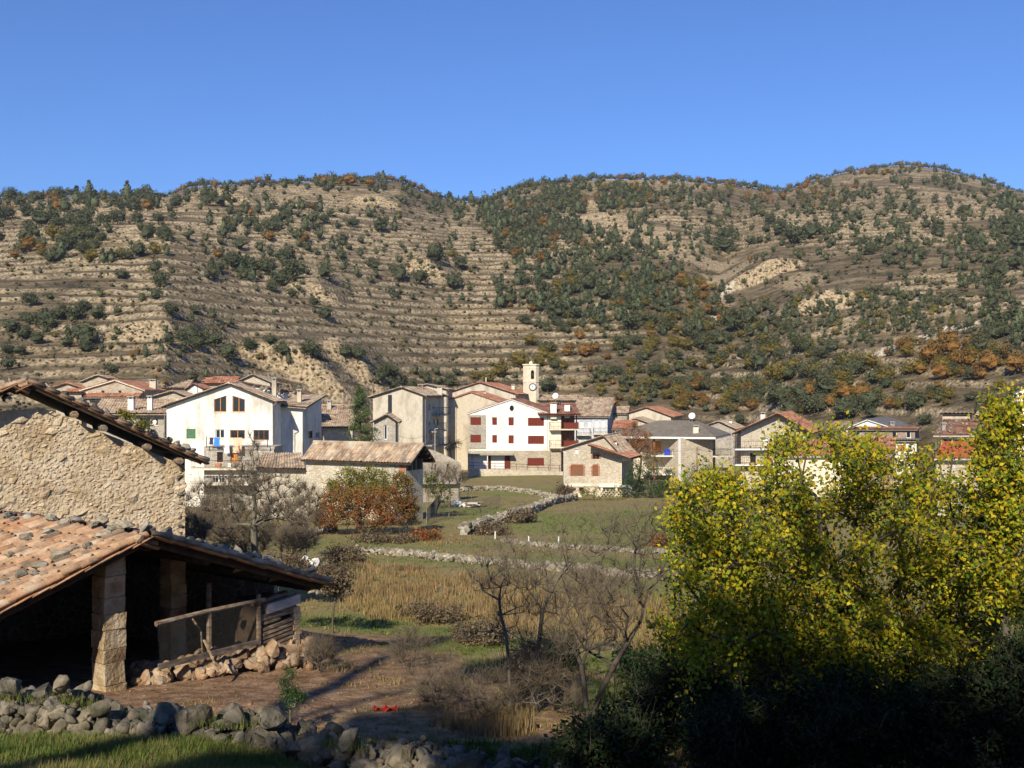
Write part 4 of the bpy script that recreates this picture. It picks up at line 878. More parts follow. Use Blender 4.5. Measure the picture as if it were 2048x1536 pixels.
# stone house in the middle foreground of the village
r, f, fs = house('stone house with brick-edged brown shutters and red-tiled right roof', (1128.5, 124), (1240, 124), (1266, 132), 899, 874, 1030, 'g', apex=1208, wall=M_masc, roof=M_tile_tan, eaveR=909, oh=.35, ohs=.3,
   op=[('curtain', 1150, 898.5, 1156.5, 907), ('brown', 1185, 909, 1199, 918.5), ('shutter2', 1142, 931, 1167, 952), ('shutter2', 1185.5, 931, 1196.5, 952.5), ('brown', 1139, 976, 1152, 984), ('brown', 1158, 975, 1168, 984)])
for q in ((1185, 909, 1199, 918.5), (1142, 931, 1167, 952), (1185.5, 931, 1196.5, 952.5)):
    h = rect(f, *q); n = 0
    for (sa, sb, za, zb2) in ((h[0][0] - .16, h[0][0] - .005, h[0][1], h[2][1]), (h[1][0] + .005, h[1][0] + .16, h[0][1], h[2][1])):
        k = max(2, int((zb2 - za) / .16))
        for i in range(k): mb = MB(); mb.box(f, sa - .05 * (i % 2) * (sa < h[0][0]), sb + .05 * (i % 2) * (sb > h[1][0]), za + (zb2 - za) * i / k + .01, za + (zb2 - za) * (i + 1) / k - .01, 0, .03); mb.obj('brick', M_brick, r)
    k = max(3, int((h[1][0] - h[0][0]) / .14))
    for i in range(k): mb = MB(); mb.box(f, h[0][0] + (h[1][0] - h[0][0]) * i / k + .01, h[0][0] + (h[1][0] - h[0][0]) * (i + 1) / k - .01, h[2][1] + .01, h[2][1] + .2, 0, .03); mb.obj('brick', M_brick, r)
mb = MB(); a1 = f.s_(1243); mb.box(f, -.02, a1, Z(973, 124), Z(967, 124), .0, .12); mb.obj('string_course', M_cream, r)
mb = MB(); mb.box(f, -.12, -.01, Z(1020, 124), Z(900, 124), -.1, .02); mb.obj('drainpipe', M_frame, r)
# lower annexe roof, bright red, in front of the right half
rA = P(1175, 889, 122.5); rB = P(1206, 884, 129); eA = P(1262, 917, 122.5); eB = P(1284, 911, 130)
mb = MB(); mb.slab(rA, rB, eB, eA, .14); mb.obj('lower_roof_deck', M_wood_dark, r); mb = MB(); u_ = Vector((0, 0, .03)); corr(mb, rA + u_, rB + u_, eB + u_, eA + u_, pitch=.24); mb.obj('lower_roof', M_tile_red, r)
fa = Fr((X(1240, 123.9), 123.9), (1, 0)); mb = MB(); a2 = fa.s_(1259); facade(mb, fa, [(0, Z(1005, 124)), (.2, Z(1005, 124)), (.2, Z(922, 124)), (a2, Z(922, 124)), (a2, Z(915, 124)), (0, Z(908, 124))], []); mb.obj('annexe_wall', M_cream, r)
chimney(r, 1229, .55, 880, 896, 125.5, M_frame, cap=M_brick); chimney(r, 1195, .5, 876, 890, 126, M_masc)
mb = MB(); mb.box(fa, -2.6, 1.2, Z(970, 124) - .12, Z(970, 124), .05, 1.5); sl_ = mb.obj('porch_slab', M_frame, r)
mb = MB()
for a in (-2.4, -.7, 1.0): mb.box(fa, a, a + .25, -14, Z(971, 124), 1.1, 1.4)
mb.obj('porch_pillar', M_cream, r)
mb = MB()
for i in range(9):   # white lattice stair wall
    a = -3.6 + i * .42; mb.tube(fa.p(a, -12.6, 1.6), fa.p(a + 1.5, -11.0, 1.6), .05, n=4); mb.tube(fa.p(a + 1.5, -12.6, 1.63), fa.p(a, -11.0, 1.63), .05, n=4)
tag(mb.obj('lattice_fence', M_cream), 'cream diagonal lattice fence below the stone house', 'fence')
# small outbuilding at its left foot
mb = MB(); fo = Fr((X(1146, 122), 122), (1, 0)); mb.hexa([fo.p(0, -13, 0), fo.p(1.35, -13, 0), fo.p(1.35, -13, -2), fo.p(0, -13, -2), fo.p(0, Z(984, 122), 0), fo.p(.9, Z(984, 122), 0), fo.p(.9, Z(984, 122), -2), fo.p(0, Z(984, 122), -2)]); tag(mb.obj('oil_tank_box', M_cream), 'cream slanted lean-to box at the foot of the stone house', 'lean-to')
# long barn with the open gable
Lb = thing('long_barn', 'long low barn with rippled tan tile roof and open dark gable', 'barn', P(720, 1000, 86))
fl = Fr((X(612, 86), 86), (X(812, 82) - X(612, 86), -4)); Wb = fl.s_(812); zE = Z(917, 84); zR = Z(885, 89); D = 6.6; zG = -10.8
frg = Fr(fl.p(Wb, 0).xy, (fl.d.x * 0 + .42, .91)); Dg = frg.s_(846)
bk = lambda s, z: fl.p(s, z) + frg.d * Dg
h_ = rect(fl, 636, 986, 641, 994) if False else None
mb = MB(); facade(mb, fl, [(0, zG), (Wb, zG), (Wb, zE), (0, zE)], []); mb.quad(fl.p(0, zG), fl.p(0, zE), bk(0, zE), bk(0, zG)); mb.quad(bk(0, zG), bk(0, zE), bk(Wb, zE), bk(Wb, zG)); mb.obj('wall', M_masc, Lb)
zl = Z(942, 82); mb = MB(); facade(mb, frg, [(0, zG), (Dg, zG), (Dg, zl), (0, zl)], []); mb.obj('gable_wall', M_masc, Lb)
k = 16
for i in range(k):
    for j in range(2): mb = MB(); z0 = Z(955, 82) + i * .083; mb.box(fl, Wb - .55 + .27 * j + .12 * (i % 2) - .1, Wb - .3 + .27 * j + .12 * (i % 2) - .1, z0, z0 + .07, 0, .03); mb.obj('brick', M_brick, Lb)
for (pa, pb) in ((700, 707), (746, 753), (782, 790)): mb = MB(); mb.box(fl, fl.s_(pa), fl.s_(pb), Z(945, 84), zE - .05, 0, .06); mb.obj('pilaster', M_conc, Lb)
mb = MB()
for a in (.08, .38, .62, .98): mb.box(frg, a * Dg - .12, a * Dg + .05, zl, zE + .9 * (.5 - abs(a - .5)), -.25, -.02)
mb.obj('timber_post', M_wood_old, Lb)
mid = lambda s, z, o=0: fl.p(s, z) + frg.d * (Dg / 2 + o)
oh = .45; kk = (zR - zE) / (Dg / 2); e0 = fl.p(-.2, zE) - frg.d * oh - Vector((0, 0, kk * oh - .1)); e1 = fl.p(Wb + .7, zE) - frg.d * oh - Vector((0, 0, kk * oh - .1)); r0 = mid(-.2, zR + .1); r1 = mid(Wb + .9, zR + .1); b0 = fl.p(-.2, zE) + frg.d * (Dg + oh) - Vector((0, 0, kk * oh - .1)); b1 = fl.p(Wb + .9, zE) + frg.d * (Dg + oh) - Vector((0, 0, kk * oh - .1))
mb = MB(); mb.slab(e0, e1, r1, r0, .1); mb.slab(r0, r1, b1, b0, .1)
for i in range(4):
    for (pa, pb) in ((e1, r1), (r1, b1)):
        q = pa.lerp(pb, (i + .5) / 4) - Vector((0, 0, .2)); mb.tube(q - fl.d * 1.2, q - fl.d * .03, .09, n=6)
mb.obj('roof_timbers', M_wood_dark, Lb)
mb = MB(); u_ = Vector((0, 0, .02)); corr(mb, r0 + u_, r1 + u_, e1 + u_, e0 + u_, pitch=.27, h=.1, jit=.03, row=.42); corr(mb, r0 + u_, r1 + u_, b1 + u_, b0 + u_, pitch=.27, h=.1, jit=.03, row=.42); mb.tube(r0 + u_, r1 + u_, .15, n=6); mb.obj('roof', M_tile_tan, Lb)
t_ = thing('barn_annexe', 'lower lean-to with small tiled roof joined to the left end of the long barn', 'shed', P(565, 990, 87)); f5 = Fr((X(515, 88.5), 88.5), (X(614, 86.3) - X(515, 88.5), -2.2)); W5 = f5.s_(614); zE5 = Z(940, 87)
mb = MB(); facade(mb, f5, [(0, -11), (W5 + 3.2, -11), (W5 + 3.2, zE5), (0, zE5)], [rect(f5, 619, 989, 627, 999)]); mb.quad(f5.p(0, -11), f5.p(0, zE5), f5.p(0, zE5, -5), f5.p(0, -11, -5)); mb.obj('wall', M_masc, t_)
fill_opening(t_, f5, rect(f5, 619, 989, 627, 999), 'white')
a, b_, c, d = P(524, 907, 94), P(603, 907, 92), P(612, 939.5, 85.8), P(511, 937, 88); mb = MB(); mb.slab(a, b_, c, d, .1); mb.obj('roof_deck', M_wood_dark, t_); mb = MB(); u_ = Vector((0, 0, .02)); corr(mb, a + u_, b_ + u_, c + u_, d + u_, pitch=.27, h=.1, jit=.03); mb.obj('roof', M_tile_tan, t_)
# roofless stone ruin
r = thing('stone_ruin', 'roofless stone ruin with sloping wall top and two narrow windows', 'ruin', P(880, 960, 118)); f6 = Fr((X(812, 112), 112), (X(925, 116) - X(812, 112), 4)); f7 = Fr((X(842, 128), 128), (X(922, 126) - X(842, 128), -2))
mb = MB(); q = lambda fr, px, py: fr.uv(px, py); facade(mb, f6, [q(f6, 812, 968), q(f6, 925, 968), q(f6, 922, 930), q(f6, 905, 923), q(f6, 850, 922), q(f6, 812, 926)], [rect(f6, 869, 929, 873, 941), rect(f6, 894, 927, 899, 941)], .5); mb.box(f6, 0, f6.s_(925), -13, Z(931, 114), -.6, -.51); mb.obj('wall', M_mas, r)
for qd in ((869, 929, 873, 941), (894, 927, 899, 941)): fill_opening(r, f6, rect(f6, *qd), 'dark', .45)
mb = MB(); facade(mb, f7, [q(f7, 842, 940), q(f7, 922, 940), q(f7, 922, 926), q(f7, 895, 912), q(f7, 868, 901), q(f7, 848, 896), q(f7, 842, 900)], []); mb.box(f7, .05, f7.s_(870), -13, Z(905, 127), -.5, -.01); mb.obj('rear_wall', M_masg, r)
# right-hand cluster
r, f, fs = house('pale gable house with dark porch behind the grey hipped roof', (1408, 182), (1470, 182), (1486, 196), 854, 844, 900, 'g', apex=1437, wall=M_masg, roof=M_tile_tan, eaveR=859, far=1.5, opR=[('dark', 1472, 862, 1480, 872)])
ch = thing('roof_chimney', 'white chimney on the pale gable house right of the hipped roof', 'chimney', P(1461, 850, 188)); chimney(ch, 1461, .5, 839, 852, 188, M_frame)
r, f, fs = house('stone chalet with steep overhanging tiled gable and yellow-lit balconies', (1482, 136), (1612, 136), (1630, 148), 862, 828, 1000, 'g', apex=1558, wall=M_masc, roof=M_tile_red, eaveR=860, oh=1.3, ohs=1.0, far=1.2,
   op=[('curtain', 1526, 876, 1536, 893), ('orange', 1528, 903, 1545, 926), ('brown', 1500, 906, 1512, 926)])
for py in (897, 928): balcony(r, f, -1.0, f.s_(1548), Z(py, 136), 1.2, 'iron', .95, M_frame)
chimney(r, 1526, .6, 824, 838, 140, M_greyr)
house('red-tiled low roof hidden behind the yellow tree, beside the chalet', (1546, 122), (1705, 122), (1716, 132), 914, 882, 975, 'e', wall=M_cream, roof=M_tile_red, fascia=M_frame)
r, f, _ = house('white-gabled house with dark grey roof behind the yellow tree', (1692, 152), (1788, 152), (1822, 166), 858, 841, 930, 'g', apex=1735, wall=M_white, roof=M_slate_d, fascia=M_frame, far=1.4)
chimney(r, 1785, .6, 843, 858, 153, M_masg)
r, f, _ = house('reddish stone house with three blue-shadowed windows below the white gable', (1695, 140), (1830, 140), (1838, 150), 861, 856, 960, 'lean', wall=M_masr, roof=M_tile_brown, op=[('white', 1712, 864, 1721, 876), ('white', 1784, 864, 1794, 876), ('white', 1813, 864, 1822, 876)], far=1.4)
house('cream house with pale balcony below the reddish stone house', (1786, 131), (1833, 131), (1838, 138), 884, 880, 1000, 'lean', wall=M_greyr, roof=M_slate_d, far=1.5, op=[('orange', 1795, 890, 1812, 902), ('bluewin', 1816, 890, 1825, 905)])
house('red-tiled lean-to roof in front of the reddish stone house', (1690, 128), (1785, 128), (1790, 136), 903, 878, 980, 'e', wall=M_masr, roof=M_tile_red, far=1.3)
r, f, _ = house('house with stone-dotted brown tile roof at the right edge of the village', (1882, 106), (2010, 106), (2016, 116), 872, 841, 960, 'lean', wall=M_beige, roof=M_tile_brown, fascia=M_frame, oh=.9, ohs=.7, op=[('bluewin', 1885, 877, 1935, 884)])
r2 = thing('roof_stones', 'pale stones scattered in rows on the brown tile roof at the right', 'stones', P(1930, 855, 108))
for i in range(45):
    tt = random.uniform(0, 1); px = random.uniform(1872, 2002); q = Vector((X(px, 105.5 + 10 * tt), 105.2 + 10 * tt, 0)); q.z = Z(872.5, 105.1) + (Z(841, 116) - Z(872, 106)) / 10.9 * (10 * tt) + .25; place('stone', R_field[i % 6], q, r2, rq(), (.42, .3, .25))
chimney(r, 1888, .35, 845, 862, 108, M_conc)
r, f, _ = house('low building with bright orange hipped tile roof at right', (1872, 92), (1993, 92), (1999, 100), 919, 886, 1010, 'lean', wall=M_masc, roof=M_tile_orange, fascia=M_frame, oh=.6, ohs=.1)
house('beige concrete wall building above the brown roof at right', (1885, 132), (1940, 132), (1944, 140), 830, 828, 880, 'lean', wall=M_beige, roof=M_slate, far=2)
house('small stone hut between beige wall and yellow treetop', (1954, 128), (2004, 128), (2012, 136), 834, 826, 880, 'e', wall=M_masc, roof=M_tile_tan, far=2)
r, f, _ = house('white house with dark roof edge at the far right margin', (2026, 118), (2110, 118), (2116, 128), 786, 762, 860, 'g', apex=2075, wall=M_white, roof=M_slate_d, op=[('orange', 2046, 786, 2060, 796)], oh=.5)
balcony(r, f, 0, 3.2, Z(800, 118), 1.0, 'iron', .6)
# poles
for (px, p0, p1, Y, lab) in ((1394, 894, 975, 140, 'wooden utility pole in front of the stone-walled hip-roofed house'), (1156, 860, 930, 168, None), (1459, 872, 950, 145, 'slim pale street lamp post right of the hip-roofed house')):
    if lab:
        t_ = thing('utility_pole' if 'utility' in lab else 'street_lamp', lab, 'pole', P(px, p1, Y)); mb = MB(); mb.tube(P(px, p1 + 10, Y), P(px, p0, Y), .1, .07); mb.obj('pole', M_wood_old if 'utility' in lab else M_conc, t_)
        mb = MB(); mb.tube(P(px - 5, p0 + 6, Y), P(px + 5, p0 + 6, Y), .05); mb.obj('crossarm' if 'utility' in lab else 'lamp_head', M_wood_old, t_)
mb = MB(); a = P(1394, 897, 140); b_ = P(1120, 862, 160); 
for i in range(16):
    f0 = i / 16; f1 = (i + 1) / 16; g = lambda f_: a.lerp(b_, f_) - Vector((0, 0, 1.6 * 4 * f_ * (1 - f_))); mb.tube(g(f0), g(f1), .02, n=3, cap=False)
tag(mb.obj('overhead_cable', M_iron), 'thin overhead cable running left from the utility pole', 'cable')
for (px, p0, p1, Y, lab) in ((870, 858, 896, 132, 'thin grey street lamp between cement house and beige gable'),):
    t_ = thing('street_lamp', lab, 'street lamp', P(px, p1, Y)); mb = MB(); mb.tube(P(px, p1 + 8, Y), P(px, p0, Y), .07); mb.obj('pole', M_conc, t_); mb = MB(); mb.tube(P(px, p0, Y), P(px + 6, p0 - 1, Y), .06); mb.obj('lamp_head', M_conc, t_)

def antenna(lab, px, py, Y, h=1.6):
    t_ = thing('roof_antenna', lab, 'antenna', P(px, py, Y)); b_ = P(px, py, Y) - Vector((0, 0, .5)); tp = b_ + Vector((0, 0, h + .5)); mb = MB(); mb.tube(b_, tp, .03, n=5); mb.obj('mast', M_iron, t_)
    mb = MB(); mb.tube(tp + Vector((-.6, 0, -.1)), tp + Vector((.6, .2, -.1)), .016, n=4)
    for i in range(6): c = tp + Vector((-.55 + i * .22, i * .035, -.1)); mb.tube(c - Vector((.06, -.35, 0)), c + Vector((.06, -.35, 0)), .012, n=4)
    mb.obj('aerial', M_iron, t_)
for a_ in (('thin television aerial on the left end of the grey house roof', 395, 792, 110), ('television aerial above the red-awning porch house', 360, 762, 150), ('television aerial on the tan roof behind the pine', 688, 815, 136), ('television aerial on the ridge of the cement house', 826, 776, 144), ('television aerial on the tan roof right of the twin white chimneys', 1180, 800, 190), ('television aerial on the roof of the pale gable house at right', 1445, 846, 190), ('television aerial on the stone chalet roof', 1590, 842, 142)): antenna(*a_)
for (lab, A_, B_, sg) in (('sagging cable between the cement house and the lamp post', (790, 868, 137), (870, 860, 132), .8), ('low cable from the lamp post to the white building', (870, 860, 132), (940, 872, 160), 1.2), ('cable from the pole toward the chalet', (1394, 896, 140), (1490, 880, 136), 1.0)):
    a = P(*A_); b_ = P(*B_); mb = MB(); g = lambda f_: a.lerp(b_, f_) - Vector((0, 0, sg * 4 * f_ * (1 - f_)))
    for i in range(12): mb.tube(g(i / 12), g((i + 1) / 12), .02, n=3, cap=False)
    tag(mb.obj('overhead_cable', M_iron), lab, 'cable')
# ------------------------------------------------------------------ vegetation tools
def leaf_quads(Cn, size, rs, up=None, asp=.6, bend=None):
    """rhombic leaves, one quad each; optional preferred normal"""
    n = len(Cn); d = rs.normal(size=(n, 3)); 
    if up is not None: d = d + up
    d /= np.linalg.norm(d, axis=1, keepdims=True); a = np.cross(d, rs.normal(size=(n, 3))); a /= np.linalg.norm(a, axis=1, keepdims=True); b_ = np.cross(d, a)
    size = np.broadcast_to(np.asarray(size, float), (n,))[:, None]
    V = np.stack([Cn - a * size * .5, Cn + b_ * size * .5 * asp - a * size * .08, Cn + a * size * .5, Cn - b_ * size * .5 * asp - a * size * .08], 1)
    return V.reshape(-1, 3), np.arange(n * 4).reshape(-1, 4)
def tubes(segs, k=4):
    """segs: array (n, 8): p0 p1 r0 r1"""
    S = np.asarray(segs, float); p0 = S[:, :3]; p1 = S[:, 3:6]; d = p1 - p0; d /= np.maximum(np.linalg.norm(d, axis=1, keepdims=True), 1e-9)
    ref = np.where(np.abs(d[:, 2:3]) > .9, np.array([[1., 0, 0]]), np.array([[0, 0, 1.]])); a = np.cross(d, ref); a /= np.linalg.norm(a, axis=1, keepdims=True); b_ = np.cross(d, a)
    an = 2 * np.pi * np.arange(k) / k; c = np.cos(an)[None, :, None]; s = np.sin(an)[None, :, None]
    A = p0[:, None] + (a[:, None] * c + b_[:, None] * s) * S[:, 6][:, None, None]; B = p1[:, None] + (a[:, None] * c + b_[:, None] * s) * S[:, 7][:, None, None]
    V = np.concatenate([A, B], 1).reshape(-1, 3); i = np.arange(k); f = np.stack([i, (i + 1) % k, k + (i + 1) % k, k + i], 1)
    Fc = (np.arange(len(S))[:, None, None] * 2 * k + f[None]).reshape(-1, 4); return V, Fc
def grow(base, pts, rs, r_tip=.006, r_base=.12, stepf=.35, expo=2.2, droop=.0, seed_nodes=None):
    """connect attractor points into a branching skeleton; returns segments (n,8)"""
    base = np.array(base, float); nodes = [base]; par = [-1]; tips = []
    if seed_nodes is not None:
        for q in seed_nodes: nodes.append(np.array(q, float)); par.append(len(nodes) - 2)
    dist = np.array([len(nodes) and 0.0] * len(nodes)); 
    pl = [0.0]
    for i in range(1, len(nodes)): pl.append(pl[-1] + np.linalg.norm(nodes[i] - nodes[i - 1]))
    pts = np.asarray(pts); order = np.argsort(np.linalg.norm(pts - nodes[-1][None] * .5 - base[None] * .5, axis=1))
    for j in order:
        p = pts[j]; NN = np.array(nodes); d = np.linalg.norm(NN - p, axis=1); cost = d + .28 * np.array(pl)
        i = int(np.argmin(cost)); a = NN[i]; L_ = d[i]; m_ = max(1, int(L_ / stepf)); prev = i
        pa = NN[par[i]] if par[i] >= 0 else a - np.array([0, 0, .3]); t0 = a - pa; t0 = t0 / (np.linalg.norm(t0) + 1e-9) * L_ * .4
        for q in range(1, m_ + 1):
            t = q / m_; c = a + t0; pos = (1 - t) ** 2 * a + 2 * t * (1 - t) * c + t * t * p
            if q < m_: pos = pos + rs.normal(size=3) * .07 * min(stepf, L_)
            nodes.append(pos); par.append(prev); pl.append(pl[prev] + L_ / m_); prev = len(nodes) - 1
        tips.append(prev)
    n = len(nodes); cnt = np.zeros(n); 
    for t in tips: cnt[t] += 1
    for i in range(n - 1, 0, -1): cnt[par[i]] += cnt[i]
    cnt = np.maximum(cnt, .3); R_ = r_tip + (r_base - r_tip) * (cnt / cnt[0]) ** (1 / expo)
    segs = [(*nodes[par[i]], *nodes[i], min(R_[par[i]], R_[i] * 1.5), R_[i]) for i in range(1, n)]
    return np.array(segs), np.array(nodes), [nodes[t] for t in tips]
def twigs(at, n, L_, rs, r=.004, updir=(0, 0, .5), segn=2, out=None):
    """thin two-piece twigs sprouting from points"""
    at = np.asarray(at); k = rs.randint(0, len(at), n); p = at[k]; d = rs.normal(size=(n, 3)) + np.array(updir)
    if out is not None: q = p - np.asarray(out); d = d + 1.2 * q / (np.linalg.norm(q, axis=1, keepdims=True) + 1e-6)
    d /= np.linalg.norm(d, axis=1, keepdims=True); Ls = L_ * rs.uniform(.4, 1.2, n)[:, None]; m_ = p + d * Ls * .5; d2 = d + rs.normal(size=(n, 3)) * .35; e = m_ + d2 * Ls * .5
    s1 = np.concatenate([p, m_, np.full((n, 1), r), np.full((n, 1), r * .7)], 1); s2 = np.concatenate([m_, e, np.full((n, 1), r * .7), np.full((n, 1), r * .3)], 1)
    return np.concatenate([s1, s2])
def crown_proto(name, seed, mat_, kind, nleaf=230, lsize=.26, sd=2):
    """unit-size crown (width 1, height ~.85) for hillside trees, foliage clumps round a lumpy body"""
    rs = np.random.RandomState(seed); cl = []
    n = {'holm': 15, 'conifer': 14, 'autumn': 17, 'scrub': 9}[kind]
    for i in range(n):
        if kind == 'conifer': h = i / n; a = rs.uniform(0, 6.28); rr = .30 * (1 - h) * rs.uniform(.5, 1); cl.append((math.cos(a) * rr, math.sin(a) * rr, .1 + h * .95, .22 * (1 - h * .7)))
        else: a = rs.uniform(0, 6.28); e = rs.uniform(-.5, 1); rr = .30 * math.sqrt(max(0, 1 - e * e * .7)) * rs.uniform(.5, 1.15); cl.append((math.cos(a) * rr, math.sin(a) * rr, .38 + e * .27, rs.uniform(.13, .24)))
    C_ = []
    per = nleaf // n
    for (x, y, z, r_) in cl:
        d = rs.normal(size=(per, 3)); d /= np.linalg.norm(d, axis=1, keepdims=True); C_.append(np.array([x, y, z]) + d * r_ * rs.uniform(.6, 1.05, (per, 1)))
    C_ = np.concatenate(C_); C_[:, 2] = np.maximum(C_[:, 2], .02)
    V, Fc = leaf_quads(C_, lsize * rs.uniform(.4, .8, len(C_)), rs, asp=.8, up=(C_ - np.array([0, 0, .4])) * 2.2)
    # opaque inner body
    bm = bmesh.new(); bmesh.ops.create_icosphere(bm, subdivisions=sd, radius=1)
    bv = np.array([v.co for v in bm.verts]); bf = np.array([[v.index for v in f.verts] for f in bm.faces]); bm.free()
    if kind == 'conifer': bv = bv * np.array([.17, .17, .42]) + np.array([0, 0, .5]); bv[:, :2] *= np.clip(1.5 - bv[:, 2:3] * 1.3, .2, 1.3)
    else: bv = bv * (1 + .18 * rs.normal(size=(len(bv), 1))) * np.array([.27, .27, .22]) + np.array([0, 0, .36])
    bf4 = np.concatenate([bf, bf[:, :1]], 1)
    me = bpy.data.meshes.new(name); allv = np.concatenate([V, bv]); me.from_pydata(allv.tolist(), [], Fc.tolist() + (bf + len(V)).tolist()); me.materials.append(mat_); me.update()
    return me
def trunk_proto(name, h=.3, r=.035):
    mb = MB(); mb.tube((0, 0, -.12), (0.01, 0, h), r, r * .6, 6); me = bpy.data.meshes.new(name); me.from_pydata(mb.v, [], mb.f); me.materials.append(M_barkd); return me
PR = {'holm': [crown_proto('crown', 10 + i, M_holm, 'holm', 640, .105) for i in range(5)], 'conifer': [crown_proto('crown', 30 + i, M_pine, 'conifer', 380, .12) for i in range(3)],
      'ay': [crown_proto('crown', 50 + i, M_autumn_y, 'autumn', 560, .11) for i in range(3)], 'ao': [crown_proto('crown', 60 + i, M_autumn_o, 'autumn', 560, .11) for i in range(3)], 'scrub': [crown_proto('crown', 70 + i, M_brush, 'scrub', 36, .36, 1) for i in range(2)]}
PL = {'holm': [crown_proto('crown', 110 + i, M_holm, 'holm', 115, .19, 1) for i in range(3)], 'conifer': [crown_proto('crown', 130, M_pine, 'conifer', 130, .17, 1)], 'ay': [crown_proto('crown', 150, M_autumn_y, 'autumn', 170, .17, 1)], 'ao': [crown_proto('crown', 160, M_autumn_o, 'autumn', 170, .17, 1)]}
TR = trunk_proto('trunk')
# --- hillside trees: hand-placed ones (column, foot row, width in px, kind), then density fields
HT = []
for line in """345 438 30 h;327 478 38 h;280 462 30 h;210 450 42 h;165 470 34 h;82 455 62 h;20 400 40 h;10 440 50 h;75 495 32 h;270 425 40 h;300 420 34 h;375 480 28 h;412 484 24 h;441 490 26 h;430 560 28 h;243 558 36 h;310 548 36 h;320 575 44 h;416 560 30 h;200 598 26 h;62 612 46 h;100 600 26 h;20 665 50 h;90 655 60 h;165 688 72 h;150 640 50 h;195 640 40 h;120 640 46 h;235 630 30 h;50 680 40 h;135 695 34 h;175 705 38 h;342 632 44 h;310 600 36 h;285 605 24 h;390 628 32 h;425 640 28 h;458 655 24 h;235 672 24 h;385 680 40 h;430 695 56 h;455 720 48 h;395 700 36 h;310 690 18 h;340 692 18 h;357 715 26 h;222 748 34 h;385 765 34 h;412 755 20 c;15 710 40 h;40 712 36 h;15 740 50 h;628 615 32 h;652 640 40 h;500 700 42 h;540 690 34 h;565 712 42 h;622 716 62 h;690 715 40 h;715 722 50 h;770 752 36 h;785 760 46 h;830 750 26 h;873 752 26 h;848 760 34 h;915 752 28 h;790 785 44 h;825 782 34 h;900 775 44 h;878 770 30 h;706 455 34 h;760 465 44 h;722 488 24 h;685 495 26 h;768 505 14 h;738 535 22 h;590 560 66 h;650 560 40 h;535 550 50 h;560 572 50 h;490 560 26 h;500 540 40 h;465 535 50 h;440 545 34 h;480 500 36 h;520 500 26 h;580 520 36 h;545 470 44 h;510 455 30 h;480 450 26 h;455 450 30 h;420 450 24 c;600 420 24 c;625 450 40 h;640 480 30 h;600 480 30 h;870 525 54 h;800 560 44 h;840 570 50 h;905 580 50 h;785 545 30 h;920 540 40 h;945 505 22 h;997 498 36 h;1010 500 30 h;1012 538 18 h;990 572 26 h;1040 560 32 h;908 478 24 h;1020 610 44 h;1080 585 40 h;1045 600 30 h;1130 630 50 c;1110 640 60 h;1150 640 50 h;1080 625 40 c;1020 590 30 h;1250 525 50 h;1270 500 40 h;1210 600 44 h;1180 580 44 h;1300 600 40 h;1340 560 30 h;1230 560 26 h;1300 650 44 h;1260 660 54 h;1200 650 40 c;1240 640 30 c;1320 780 34 h;1095 785 44 h;1118 752 28 h;1240 700 44 h;1230 750 34 h;1250 775 40 h;1310 755 44 h;1400 780 32 h;1435 785 26 h;1455 770 34 h;1510 770 30 h;1480 850 34 h;1500 800 30 h;1450 830 30 h;1560 810 70 h;1600 800 60 h;1650 790 60 h;1580 840 60 h;1620 830 60 h;1740 820 60 h;1690 840 70 h;1750 770 50 h;1720 750 60 h;1640 720 50 h;1600 700 40 h;1560 720 36 h;1830 820 56 h;1850 850 40 h;1740 830 30 h;1960 830 34 h;1530 735 24 h;1468 665 70 h;1500 650 44 h;1430 690 40 h;1400 700 44 h;1380 680 50 h;1350 640 40 h;1330 660 36 h;1545 700 40 h;1700 690 22 h;1850 660 26 h;1918 660 24 h;1800 665 26 h;1620 430 30 h;1670 418 26 h;1515 430 28 h;1560 470 40 h;1590 490 60 h;1620 480 46 h;1640 470 40 h;1450 505 48 h;1455 475 34 h;1540 450 34 h;1720 440 24 h;1875 470 38 h;1870 450 30 h;1710 530 24 h;1740 510 36 h;1840 520 40 h;1880 508 24 h;1800 470 26 h;1950 490 34 h;1960 500 30 h;2000 560 50 h;2030 540 50 h;1990 580 40 h;1930 430 34 h;1870 400 20 h;2020 470 60 h;2040 500 60 h;1380 460 20 h;1420 430 24 h;1395 480 26 h;1850 570 20 h;1650 560 28 h;1600 520 26 h;1630 570 30 h;1500 490 30 h;1780 560 22 h;1810 560 24 h;1985 620 36 h;1940 760 34 h""".split(';'):
    a = line.split(); HT.append((float(a[0]), float(a[1]), float(a[2]), {'h': 'holm', 'c': 'conifer'}[a[3]]))
